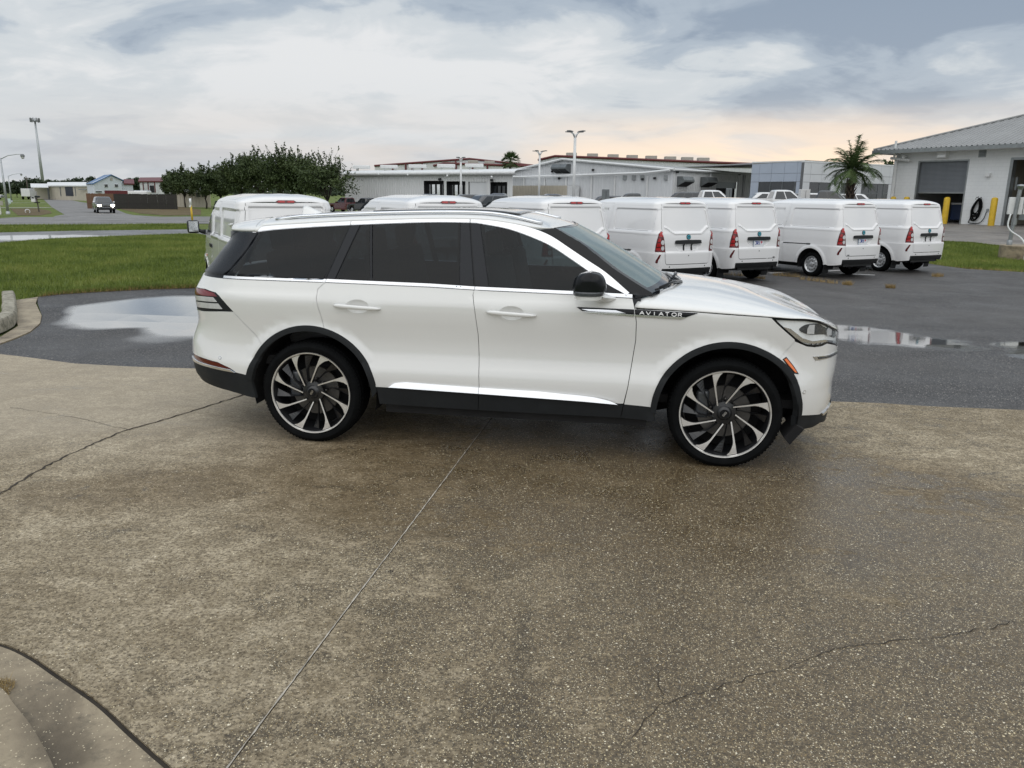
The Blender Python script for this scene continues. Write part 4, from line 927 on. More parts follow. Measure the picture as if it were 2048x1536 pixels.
# --- bumpers span both sides: built as one strip per side joined at the middle
def both(name, poly, mat, off=0, rim=.012, step=.045, shrink=.0025):
    a = patch(name, poly, S_, mat, SUV, off=off, rim=rim, step=step, shrink=shrink, sgn=1)
    b = patch(name, poly, S_, mat, SUV, off=off, rim=rim, step=step, shrink=shrink, sgn=-1); return a, b
SE, SR = XFA + LC_F * .995, XRA - LC_R * .995
low_f = [(2.033, .383), (2.12, .372), (2.244, .355), (2.35, .37), (2.5, .395), (SE, .40)]
both('front_bumper', arc(FC, RO, aFe, aFs)[::1] + [(1.933, .908)] + head_low[4:-1] + [(SE - .03, .79), (SE, .79)] + rev(low_f)[:-1], P_)
both('front_valance', low_f + [(SE, .25), (2.40, .262), (2.263, .287), (2.172, .270), (1.985, .275), (1.978, .383)], M['clad'], rim=.03)
both('skid_trim', [(2.27, .362), (2.40, .385), (2.56, .405), (SE, .41), (SE, .375), (2.52, .37), (2.36, .345), (2.28, .338)], M['chrome'], off=.012, rim=.012, step=.03)
both('bumper_intake', [(2.52, .43), (SE, .43), (SE, .56), (2.58, .54)], M['clad'], off=.004, rim=.004)
both('grille', [(2.60, .62), (SE, .60), (SE, .885), (2.64, .875)], M['satin'], off=.006, rim=.006)
low_r = [(-2.62, .597), (-2.495, .594), (-2.35, .587), (-2.21, .575), (-2.133, .549), (-2.105, .536), (-2.074, .511), (-2.005, .499)]
both('rear_bumper', arc(RC, RO, aRs, aRe) + rev(low_r) + [(SR, .597), (SR, .935), (-2.62, .938), (-2.4, .950), (-2.186, .970)] + seam_r, P_)
blk_r = [(SR, .536), (-2.62, .535), (-2.465, .532), (-2.3, .526), (-2.165, .517), (-2.076, .509), (-2.005, .498), (-1.972, .487), (-1.965, .41), (-1.95, .319), (-2.049, .333), (-2.17, .353), (-2.318, .366), (-2.455, .378), (-2.62, .384), (SR, .39)]
both('rear_valance', blk_r, M['clad'], rim=.03)
both('tailgate', [(-2.63, .94), (SR, .937), (SR, 1.222), (-2.63, 1.222)], P_)
both('rear_glass', [(-2.605, 1.24), (SR, 1.24), (SR, 1.545), (-2.605, 1.545)], M['tint'], off=.0)
# --- bonnet
ZC = [(1.15, 1.214), (1.22, 1.214), (1.36, 1.209), (1.53, 1.192), (1.72, 1.156), (1.9, 1.100), (2.08, 1.035), (2.22, .972), (2.30, .925), (2.35, .89)]
hc = crv([(.861, 1.109), (1.10, 1.102), (1.276, 1.096), (1.46, 1.088), (1.741, 1.076), (1.877, 1.067), (2.001, 1.060), (2.106, 1.042), (2.204, 1.012), (2.29, .976), (2.40, .942), (2.50, .920), (2.60, .905), (SE, .897)], 6)
def hood_pt(s, z0, th, k0):
    B = Vector(S_(s, z0)); k = (s - .861) / (SE - .861); xc = 1.205 + (2.335 - 1.205) * k; c_ = max(math.cos(th), 0)
    wy = c_ ** (.62 - .30 * (1 - k) ** 5); wx = c_ ** (.62 + .10 * (1 - k) ** 6)
    return Vector((xc + (B.x - xc) * wx, B.y * wy, B.z + (sm_tab(ZC, xc) - B.z) * math.sin(th) ** 1.02))
rows = []
for (s, z0) in hc:
    rows.append([hood_pt(s, z0, math.pi / 2 * (j / 26) ** 1.15, 0) for j in range(27)])
full = [r[::1] + [Vector((p.x, -p.y, p.z)) for p in r[-2::-1]] for r in rows]
# turned-down edge along the cut and a turned-in rear edge
full = [[Vector((r[0].x, r[0].y + .012, r[0].z - .004))] + r + [Vector((r[-1].x, r[-1].y - .012, r[-1].z - .004))] for r in full]
full = [[Vector((p.x + .01, p.y * .99, p.z - .025)) for p in full[0]]] + full
grid_obj('bonnet', full, P_, SUV, True, flip=True)
# --- roof
ZR = [(-2.66, 1.565), (-2.6, 1.580), (-2.5, 1.598), (-2.3, 1.631), (-2.1, 1.655), (-2.0, 1.664), (-1.6, 1.694), (-1.2, 1.714), (-.8, 1.727), (-.4, 1.733), (-.2, 1.727), (.0, 1.705), (.105, 1.688), (.24, 1.657), (.36, 1.622)]
rb = crv([(-2.02, 1.560), (-1.99, 1.5635), (-1.957, 1.588), (-1.925, 1.599), (-1.773, 1.6115), (-1.228, 1.6475), (-.637, 1.6725), (-.338, 1.6745), (-.186, 1.6685), (-.006, 1.6455), (.10, 1.628), (.18, 1.621), (.27, 1.622)], 6)
def roof_pt(s, z0, xc, th):
    B = Vector(S_(s, z0)); c_ = max(math.cos(th), 0); wy = c_ ** .72; wx = c_ ** .9
    return Vector((xc + (B.x - xc) * wx, B.y * wy, B.z + (sm_tab(ZR, xc) - B.z) * math.sin(th) ** .92))
rows = []
for (s, z0) in rb:
    k = sst(-.5, .27, s); xc = s + .085 * k + (-.09 * sst(-1.6, -2.02, s))
    r = [roof_pt(s, z0, xc, math.pi / 2 * j / 18) for j in range(19)]; rows.append([Vector((r[0].x, r[0].y + .01, r[0].z - .012))] + r)
full = [r + [Vector((p.x, -p.y, p.z)) for p in r[-2::-1]] for r in rows]
roof = grid_obj('roof', full, P_, SUV, True, flip=True)
def roof_z(x, y):
    s = x; z0 = zon(rb, max(-2.0, min(.2, s))); B = Vector(S_(s, z0)); f = min(1, abs(y) / abs(B.y)); c_ = f ** (1 / .72)
    return B.z + (sm_tab(ZR, s) - B.z) * math.sqrt(max(0, 1 - c_ * c_)) ** .92
# spoiler
rows = []
for i in range(15):
    k = i / 14; s = -2.024 - k * (2.80 - 2.024); xc = -2.118 - k * .50
    r = [roof_pt(s, 1.5605 - .006 * k, xc, math.pi / 2 * j / 14) for j in range(15)]
    rows.append([Vector((r[0].x + .004, r[0].y + .012, r[0].z - .008))] + r)
full = [r + [Vector((p.x, -p.y, p.z)) for p in r[-2::-1]] for r in rows]
full.append([Vector((p.x + .02, p.y * .98, p.z - .022)) for p in full[-1]])
grid_obj('roof_spoiler', full, P_, SUV, True, flip=True)
patch('spoiler_fin', [(-2.30, 1.549), (-2.545, 1.489), (-2.60, 1.505), (-2.63, 1.549)], S_, M['pillar'], SUV, off=.004, rim=.01, step=.04)
patch('spoiler_fin', [(-2.30, 1.549), (-2.545, 1.489), (-2.60, 1.505), (-2.63, 1.549)], S_, M['pillar'], SUV, off=.004, rim=.01, step=.04, sgn=-1)
# glass roof panel, rails, fin
rows = []
for i in range(19):
    x = -1.15 + i / 18 * 1.13; rows.append([Vector((x, y, roof_z(x, y) + .004)) for y in [-.47 + .94 * j / 16 for j in range(17)]])
M['roofglass'] = simple('wet_roof_glass', (.012, .013, .014), .10, coat=1, var=.1, bump=.5, bscale=120)
grid_obj('roof_glass', rows, M['roofglass'], roof, True, flip=False, thick=.006)
for sg in (1, -1):
    pts = []
    for i in range(41):
        t = i / 40; x = -1.87 + t * 2.05; s = x; z0 = zon(rb, max(-2.0, min(.2, s))); yb = Vector(S_(s, z0)).y * (.895)
        lift = .011 * min(1, sst(0, .10, t) * sst(1, .86, t)) + .006
        pts.append(Vector((x, sg * yb, roof_z(x, yb) + lift)))
    rl = MB(); rr = []
    for i, p in enumerate(pts):
        rr.append([(p.x, p.y + a, p.z + b) for a, b in ((-.014, -.012), (-.012, .004), (0, .009), (.012, .004), (.014, -.012))])
    grid_obj('roof_rail', rr, M['satin'], roof, True, flip=True, thick=.004)
fin = MB(); rows = []
fr = [(-1.93, 0.0), (-1.925, .068), (-1.91, .075), (-1.89, .072), (-1.85, .052), (-1.80, .026), (-1.75, .0)]
rows = [[(x, w_ * .030 * (1 if j < 2 else 1), roof_z(x, 0) + h * z - .004) for j, (w_, z) in enumerate(((-1, 0), (-.45, .6), (0, 1), (.45, .6), (1, 0)))] for x, h in fr]
grid_obj('antenna_fin', rows, P_, roof, True, flip=True)
# --- windscreen with black border, cowl and wipers
ws_edge = crv([(.275, 1.619), (.292, 1.616), (.479, 1.517), (.70, 1.359), (.872, 1.257), (.992, 1.192)], 4)
def ws_pt(t, v):
    """t 0 top..1 bottom, v -1..1 across"""
    n = len(ws_edge) - 1; q = t * n; i = min(int(q), n - 1); f = q - i
    e = ws_edge[i]; g2 = ws_edge[i + 1]; B = Vector(S_(e[0] + (g2[0] - e[0]) * f, e[1] + (g2[1] - e[1]) * f))
    C = Vector((.352 + (1.155 - .352) * t, 0, 1.623 + (1.186 - 1.623) * t + .012 * math.sin(math.pi * t)))
    w_ = abs(v); k = 1 - w_ ** 2.4
    return Vector((B.x + (C.x - B.x) * k, B.y * -v if False else B.y * w_ * (1 if v < 0 else -1), B.z + (C.z - B.z) * k))
T_, V_ = 26, 40
tt_ = [i / T_ for i in range(T_ + 1)]; vv_ = [-1 + 2 * j / V_ for j in range(V_ + 1)]
wsg = [[ws_pt(.03 + .90 * t, v * .945) for v in vv_] for t in tt_]
grid_obj('windscreen', wsg, M['wscreen'], SUV, True, flip=True)
M['frit'] = simple('windscreen_border', (.009, .010, .012), .12, var=.05, spec=.3)
def frit(rows): return grid_obj('windscreen_border', rows, M['frit'], SUV, True, flip=True)
frit([[ws_pt(t, v) + Vector((0, 0, .001)) for v in vv_] for t in (0, .03)])
frit([[ws_pt(t, v) + Vector((0, 0, .001)) for v in vv_] for t in (.93 - .05, .95, .98, 1.0)])
frit([[ws_pt(t, v) + Vector((0, 0, .001)) for v in (-1, -.97, -.945)] for t in tt_]); frit([[ws_pt(t, v) + Vector((0, 0, .001)) for v in (.945, .97, 1)] for t in tt_])
rows = []
for j in range(41):
    v = -1 + j / 20; p = ws_pt(1.0, v * .99); th = math.acos(min(1, abs(v)) ** (1 / .62)) if abs(v) < 1 else 0
    q = hood_pt(.861, 1.109, th, 0); q = Vector((q.x + .02, (-1 if v < 0 else 1) * abs(q.y) * .985, q.z - .02)) if True else q
    rows.append([p + Vector((-.02, 0, -.012)), p.lerp(q, .5) + Vector((0, 0, -.02)), q])
grid_obj('cowl', rows, M['clad'], SUV, True, flip=False)
def wiper(pts, name):
    b = MB(); b.tube(pts, .008, 6); o = b.build(name, M['blackgloss'], SUV, True); return o
for (va, vb, tb) in ((-.30, -.86, .975), (.42, -.18, .975)):
    pv = ws_pt(1.0, va); A = pv + Vector((.05, 0, .012))
    b = MB(); e = ws_pt(tb - .01, vb) + Vector((.01, 0, .028)); mid = A.lerp(e, .45) + Vector((.015, 0, .030))
    b.tube([A + Vector((0, 0, -.02)), A + Vector((0, 0, .02)), mid, e], [.016, .015, .011, .007], 8); b.build('wiper_arm', M['blackgloss'], SUV, True)
    b = MB(); b.tube([ws_pt(tb - .012, vb - .08) + Vector((.006, 0, .016)), ws_pt(tb, (va + vb) / 2) + Vector((.008, 0, .018)), ws_pt(tb + .005, va + .10) + Vector((.006, 0, .016))], .0075, 6); b.build('wiper_blade', M['blackgloss'], SUV, True)
# --- door mirrors
for sg in (1, -1):
    dm = empty('door_mirror', (0, 0, 0), 0, SUV)
    def shell(nm, mat, zl, zh, x0f, x1f, y0, y1, fl=.0):
        rows = []; n = 14
        for i in range(n + 1):
            t = i / n; z = zl + (zh - zl) * t; xa, xb = x0f(t), x1f(t); cxm, hw = (xa + xb) / 2, (xb - xa) / 2; ym, hy = (y0 + y1) / 2, (y1 - y0) / 2 * (1 - .25 * max(0, t - .6))
            rows.append([(cxm + hw * (abs(math.cos(a)) ** .75) * (1 if math.cos(a) > 0 else -1), sg * (ym + hy * (abs(math.sin(a)) ** .75) * (1 if math.sin(a) > 0 else -1)), z) for a in [2 * math.pi * k / 20 for k in range(20)]])
        V = [p for r in rows for p in r]; F = [(i * 20 + k, i * 20 + (k + 1) % 20, (i + 1) * 20 + (k + 1) % 20, (i + 1) * 20 + k) for i in range(n) for k in range(20)] + [tuple(range(19, -1, -1)), tuple(n * 20 + k for k in range(20))]
        o = mesh_obj(nm, V, F, mat, dm, True); bm = bmesh.new(); bm.from_mesh(o.data); bmesh.ops.recalc_face_normals(bm, faces=bm.faces); bm.to_mesh(o.data); bm.free(); o.data.set_sharp_from_angle(angle=R(50)); return o
    arcx = lambda t: math.sqrt(max(0, 1 - t ** 2.6))
    shell('mirror_cap', M['blackgloss'], 1.232, 1.357, lambda t: .555 - .110 * arcx(t) ** .8, lambda t: .573 + .098 * arcx(t) ** .8, -1.215, -1.02)
    shell('turn_signal', M['lampdark'], 1.204, 1.236, lambda t: .450, lambda t: .655 + .012 * t, -1.218, -1.03)
    shell('mirror_base', P_, 1.176, 1.208, lambda t: .462 - .008 * t, lambda t: .640 + .014 * t, -1.208, -1.02)
    rows = []
    for i in range(9):
        t = i / 8; x = .600 + .085 * t; y = -1.09 + .15 * t; z = 1.185 - .028 * t; w_ = .05 + .018 * t; h = .016 + .010 * math.sin(math.pi * t)
        rows.append([(x + w_ * math.cos(a), sg * y, z + h * math.sin(a)) for a in [2 * math.pi * k / 12 for k in range(13)]])
    grid_obj('mirror_arm', rows, P_, dm, True)
# --- inner shell, liners, cabin
def inner(u, v):
    p = S_(u, v); return p
shell_poly = [(-2.5, 1.19), (.84, 1.15), (1.74, 1.05), (2.2, .97), (2.55, .86), (2.55, .42), (2.0, .40)] + arc(FC, RO + .02, 0, 180) + [(.9, .40), (-.9, .42)] + arc(RC, RO + .02, 5, 168) + [(-2.05, .50), (-2.55, .56)]
for sg in (1, -1):
    patch('inner_shell', shell_poly, S_, M['under'], SUV, step=.08, off=-.022, rim=0, shrink=0, sgn=sg)
    for c_ in (FC, RC):
        lb = MB(); lb.lathe([(RI + .012, -.935), (RI + .012, -.52)], 40, 'y', (c_[0], 0, c_[1]), 0, R(-14), R(194)); lb.lathe([(RI + .012, -.52), (.02, -.52)], 40, 'y', (c_[0], 0, c_[1]), 0, R(-14), R(194))
        o = lb.build('wheel_liner', M['well'], SUV, True)
        if sg < 0: o.data.transform(Matrix.Scale(-1, 4, (0, 1, 0)))
ub = MB(); ub.box2((-2.2, -.78, .40), (2.1, .78, .46)); ub.box2((-.95, -.90, .25), (.98, .90, .34)); ub.box2((-1.15, -.35, .27), (-1.9, .35, .34)); ub.build('underbody', M['under'], SUV)
cb = MB(); cb.box2((-2.3, -.78, .55), (.95, .78, .62)); cb.box2((.72, -.76, .6), (1.06, .76, 1.15)); cb.box2((.45, -.70, .95), (.75, .70, 1.12)); cb.build('cabin', M['cabin'], SUV)
for (sx, rows_) in ((.02, (-.37, .37)), (-.92, (-.37, .37)), (-1.72, (-.35, .35))):
    for sy in rows_:
        se = empty('seat', (sx, sy, 0), 0, SUV)
        b = MB(); b.box((.12, 0, .78), (.5, .5, .16), 0, (0, -.1, 0), .05); b.build('seat_cushion', M['seat'], se, True)
        b = MB(); b.box((-.16, 0, 1.10), (.15, .48, .62), 0, (0, -.20, 0), .05); b.build('seat_back', M['seat'], se, True)
        b = MB(); b.box((-.245, 0, 1.49), (.10, .26, .19), 0, (0, -.12, 0), .04); b.build('headrest', M['seat'], se, True)
b = MB(); b.lathe([(.17, -.012), (.187, 0), (.17, .012), (.158, 0), (.17, -.012)], 28, 'y', (0, 0, 0)); b.box((0, 0, 0), (.3, .02, .04)); o = b.build('steering_wheel', M['cabin'], SUV, True); o.location = (.42, .37, 1.06); o.rotation_euler = (0, R(-22), R(90))
# --- mud flap behind the front wheel arch's leading edge
mf = MB(); mf.prism([(1.995, .33), (2.05, .30), (1.965, .185), (1.92, .235)], -.95, -.72, 'y'); mf.build('air_deflector', M['well'], SUV)
mf = MB(); mf.prism([(1.995, .33), (2.05, .30), (1.965, .185), (1.92, .235)], .95, .72, 'y'); mf.build('air_deflector', M['well'], SUV)
# --- wheels
RW = .300; RS = 1.043
def wheel(cx_, sg, spin):
    w = empty('wheel', (cx_, -sg * .0, HUBZ), 0, SUV)
    yo = -.975; S = lambda prof: [(r, y) for r, y in prof]
    t = MB(); t.lathe([(.300, yo + .014), (.313, yo + .004), (.330, yo - .008), (.354, yo - .009), (.373, yo + .004), (.384, yo + .026), (.3885, yo + .07), (.390, yo + .135), (.3885, yo + .2), (.383, yo + .245), (.352, yo + .272), (.295, yo + .262)], 90, 'y')
    for k in range(90):       # shoulder blocks of the tread
        a = 2 * math.pi * k / 90
        t.box((.3845 * math.cos(a), yo + .036, .3845 * math.sin(a)), (.006, .028, .015), 0, Matrix.Rotation(-a, 3, 'Y'))
        t.box((.3885 * math.cos(a + .035), yo + .088, .3885 * math.sin(a + .035)), (.006, .05, .016), 0, Matrix.Rotation(-a - .035, 3, 'Y'))
    to_ = t.build('tyre', M['rubber'], w, True, angle=35)
    r = MB(); r.lathe([(.313, yo + .006), (.3105, yo - .004), (.303, yo - .003), (.299, yo + .006)], 90, 'y', mi=1)
    r.lathe([(.299, yo + .006), (.288, yo + .03), (.280, yo + .16), (.272, yo + .2)], 90, 'y', mi=0)
    rim_o = r.build('rim', [M['alloy_dark'], M['machined']], w, True, angle=40)
    def pol(r_, a): return (r_ * math.sin(a), r_ * math.cos(a))
    def yface(r_): return yo + .012 + .030 * (1 - min(1, r_ / .27)) ** 1.4
    for k in range(8):
        th = spin + 2 * math.pi * k / 8
        # bright spoke: trailing edge nearly straight, leading edge flares into the rim
        n = 10; tr = []; ld = []; A_ = Vector(pol(.076, th - R(16))); B_ = Vector(pol(.3035, th + R(9))); dv_ = (B_ - A_); nv_ = Vector((dv_.y, -dv_.x)).normalized()
        for i in range(n + 1):
            q = i / n; p_ = A_ + dv_ * q; wd_ = .0085 + .005 * q + .055 * max(0, (q - .56) / .44) ** 1.8; e_ = p_ + nv_ * wd_
            if i == n: e_ = Vector(pol(.3035, th + R(24)))
            if i == n - 1: e_ = e_.normalized() * min(e_.length, .292)
            tr.append((p_.length, math.atan2(p_.x, p_.y))); ld.append((e_.length, math.atan2(e_.x, e_.y)))
        out = tr + ld[::-1]; m = len(out)
        V = [(pol(a, b)[0], yface(a), pol(a, b)[1]) for a, b in out]
        Vb = [(x, y + .030, z) for x, y, z in V]
        F = [(i, i + 1, 2 * n - i, 2 * n + 1 - i) for i in range(n)]
        Fs = [(i, (i + 1) % m, m + (i + 1) % m, m + i) for i in range(m)]
        q = MB(); q.add(V + Vb, F, 1); q.f += Fs; q.m += [0] * len(Fs)
        q.build('spoke', [M['alloy_dark'], M['machined']], w, False)
        # dark twisted spoke between
        th2 = th + R(22.5); tr = []; ld = []; A_ = Vector(pol(.076, th2 - R(16))); B_ = Vector(pol(.284, th2 + R(6))); dv_ = (B_ - A_); nv_ = Vector((dv_.y, -dv_.x)).normalized()
        for i in range(n + 1):
            qq = i / n; p_ = A_ + dv_ * qq; e_ = p_ + nv_ * (.006 + .050 * max(0, (qq - .42) / .58) ** 1.3); e_ = e_.normalized() * min(e_.length, .286)
            tr.append((p_.length, math.atan2(p_.x, p_.y))); ld.append((e_.length, math.atan2(e_.x, e_.y)))
        out = tr + ld[::-1]; m = len(out)
        V = [(pol(a, b)[0], yface(a) + .016 + (.020 if i > n else 0) * (a / .27), pol(a, b)[1]) for i, (a, b) in enumerate(out)]
        q = MB(); q.add(V + [(x, y + .028, z) for x, y, z in V], F + Fs); q.build('dark_spoke', M['alloy_dark'], w, False)
    h = MB(); h.lathe([(.0, yo + .026), (.034, yo + .026), (.040, yo + .030), (.052, yo + .044), (.082, yo + .050), (.088, yo + .075), (.088, yo + .12)], 40, 'y'); h.build('hub', M['alloy_dark'], w, True, angle=35)
    c_ = MB(); c_.lathe([(.0, yo + .0225), (.029, yo + .0225), (.0315, yo + .026)], 32, 'y'); cp = c_.build('centre_cap', M['blackgloss'], w, True, angle=35)
    # small chrome emblem: an upright rounded frame with a cross bar star
    em = MB(); ca_ = spin + R(20)
    def bar(x0_, z0_, x1_, z1_, hw):
        d_ = Vector((x1_ - x0_, z1_ - z0_)); nn = Vector((-d_.y, d_.x)).normalized() * hw
        pts = [(x0_ + nn.x, z0_ + nn.y), (x1_ + nn.x, z1_ + nn.y), (x1_ - nn.x, z1_ - nn.y), (x0_ - nn.x, z0_ - nn.y)]
        pts = [(a * math.cos(ca_) + b * math.sin(ca_), -a * math.sin(ca_) + b * math.cos(ca_)) for a, b in pts]
        em.prism(pts, yo + .0205, yo + .0222, 'y')
    ww, hh = .0058, .0165
    for s0 in ((-ww, -hh, -ww, hh), (ww, -hh, ww, hh), (-ww, hh, ww, hh), (-ww, -hh, ww, -hh), (0, -hh, 0, hh), (-ww, 0, ww, 0)): bar(*s0, .0011)
    em.build('cap_emblem', M['chrome'], w)
    d_ = MB(); d_.lathe([(.075, yo + .105), (.185, yo + .105), (.188, yo + .11), (.188, yo + .13), (.075, yo + .13)], 48, 'y'); d_.build('brake_disc', M['disc'], w, True, angle=35)
    for k in range(10):
        a = 2 * math.pi * k / 10 + spin; b = MB(); b.lathe([(.0, yo + .062), (.008, yo + .062), (.010, yo + .07), (.010, yo + .1)], 8, 'y', (.098 * math.cos(a), 0, .098 * math.sin(a))); b.build('wheel_nut', M['disc'], w, True)
    b = MB(); b.box((-.15, yo + .115, .05), (.09, .09, .2), 0, None, .02); b.build('brake_caliper', M['lampdark'], w, True)
    bk = MB(); bk.lathe([(.0, yo + .17), (.27, yo + .17), (.27, yo + .2)], 40, 'y'); bk.build('dust_shield', M['well'], w, True)
    if sg < 0: w.rotation_euler = (0, 0, math.pi)
    return w
wheel(WBASE / 2, 1, R(16)); wheel(-WBASE / 2, 1, R(8)); wheel(WBASE / 2, -1, R(5)); wheel(-WBASE / 2, -1, R(30))

# ------------------------------------------------------------------ the row of white cargo vans
# van frame: origin under the middle of the rear, x forward, y<0 right side (built), mirrored for the left
VXR = [(.25, -.02), (.50, -.05), (.75, -.055), (.812, -.050), (.83, -.032), (1.13, -.015), (1.30, .025), (1.55, .085), (1.80, .155), (1.90, .20), (2.0, .26)]
VW = [(.25, .79), (.45, .815), (.62, .824), (.78, .830), (.808, .828), (.825, .816), (1.0, .816), (1.185, .812), (1.20, .812), (1.225, .800), (1.50, .772), (1.70, .742), (1.78, .722), (1.84, .690), (1.90, .63)]
VXF = [(.25, 4.34), (.6, 4.40), (.85, 4.36), (1.0, 4.28), (1.12, 4.12), (1.2, 3.98), (1.45, 3.52), (1.68, 3.06), (1.78, 2.80), (1.95, 2.4)]
AR_R, AR_F = (.83, .30), (3.72, .30)
def rrect(x, z, x0, x1, z0, z1, r):
    cx, cz = (x0 + x1) / 2, (z0 + z1) / 2; qx = abs(x - cx) - (x1 - x0) / 2 + r; qz = abs(z - cz) - (z1 - z0) / 2 + r
    return math.hypot(max(qx, 0), max(qz, 0)) + min(max(qx, qz), 0) - r
def v_w(x, z):
    w = sm_tab(VW, z)
    w += .010 * math.exp(-((z - 1.192) / .016) ** 2)
    for (x0, x1, z0, z1) in ((.20, 1.60, 1.232, 1.70), (1.86, 2.60, 1.232, 1.69)):
        w -= .022 * sst(.005, -.020, rrect(x + (z - 1.45) * .06, z, x0, x1, z0, z1, .07))
    w -= .010 * sst(.012, 0, abs(z - 1.755)) * sst(.04, .08, x) * (1 - sst(2.6, 2.7, x))
    for c_ in (AR_R, AR_F):
        d_ = math.hypot(x - c_[0], z - c_[1]); w += .020 * sst(.52, .455, d_)
    w -= .03 * sst(2.6, 4.0, x)
    return w
def v_rear_x(y, z):
    ay = abs(y); x = sm_tab(VXR, z)
    # pressed-in window blank on the tailgate and the number-plate dish
    hw = .60 + (z - 1.74) * -.12 if z < 1.74 else .60
    low = 1.225 + .125 * sst(.34, .60, ay); d_ = max(ay - hw, z - 1.745, low - z)
    x += .024 * sst(.010, -.024, d_)
    x -= .016 * math.exp(-((z - (low - .022)) / .018) ** 2) * sst(.66, .58, ay)
    pw = .345 - max(0, .95 - z) * 1.2; d2 = max(ay - pw, z - .985, .842 - z); x += .030 * sst(.006, -.016, d2)
    return x
SC0, SC1, SCEN = .36, -.04, -.66
def v_skin(s, z):
    m = 1.0
    if s < SCEN: s = 2 * SCEN - s; m = -1.0
    if s >= SC0:
        xf = sm_tab(VXF, z); xs_ = xf - .55
        if s > xs_:
            th = min((s - xs_) / .60, 1.0) * math.pi / 2; w = v_w(xs_, z)
            return (xs_ + .55 * math.sin(th), -m * (w - .62 * w * (1 - math.cos(th))), z)
        return (s, -m * v_w(s, z), z)
    w = v_w(SC0, z); RY = .17
    if s > SC1:
        th = (SC0 - s) / (SC0 - SC1) * math.pi / 2; xr = sm_tab(VXR, z)
        y = w - RY * (1 - math.cos(th)); rx = SC0 - (xr + .035); x = SC0 - rx * math.sin(th)
        w2 = v_w(max(x, .02), z); return (x, -m * (y + (w2 - w) * math.cos(th)), z)
    f = 1 - (SC1 - s) / (SC1 - SCEN); y = (w - RY) * f
    return (v_rear_x(y, z) + .035 * f * f, -m * y, z)
def yz(y, z):
    f = abs(y) / (v_w(SC0, z) - .17); s = SC1 - (1 - min(f, 1)) * (SC1 - SCEN)
    if f > 1: s = SC1 + (f - 1) * .9
    return (s if y <= 0 else 2 * SCEN - s, z)
def mirr(p): return [(2 * SCEN - a, b) for a, b in p]
M['van'] = paint_mat('plain_white_paint', (.80, .795, .795), False, .24, 1.0)
M['van_glass'] = glass_mat('van_glass', (.30, .34, .34), film=.15, fcol=(.10, .12, .12))
M['teal'] = simple('teal_badge', (.02, .30, .38), .3, coat=.5, var=.1)
M['teal_dark'] = simple('dark_badge_ring', (.01, .03, .05), .3, coat=.5)
M['lampred'] = simple('bright_red_lens', (.42, .010, .012), .14, coat=.4, var=.3, vscale=22)
M['lampred2'] = simple('deep_red_lens', (.11, .003, .005), .16, coat=.4, var=.3, vscale=22)
M['steel'] = simple('painted_steel_wheel', (.55, .56, .57), .32, .6, var=.15, vscale=10)
M['plate'] = simple('number_plate', (.75, .77, .80), .4, var=.05)
M['plate_blue'] = simple('plate_blue_print', (.06, .10, .38), .4)
M['plate_red'] = simple('plate_red_print', (.55, .05, .10), .4)
M['plate_edge'] = simple('plate_frame', (.30, .40, .52), .4)
M['mirrorglass'] = simple('mirror_glass', (.75, .77, .78), .05, 1.0, var=.03)
M['plastic'] = simple('black_plastic', (.014, .015, .016), .5, var=.2, spec=.4)
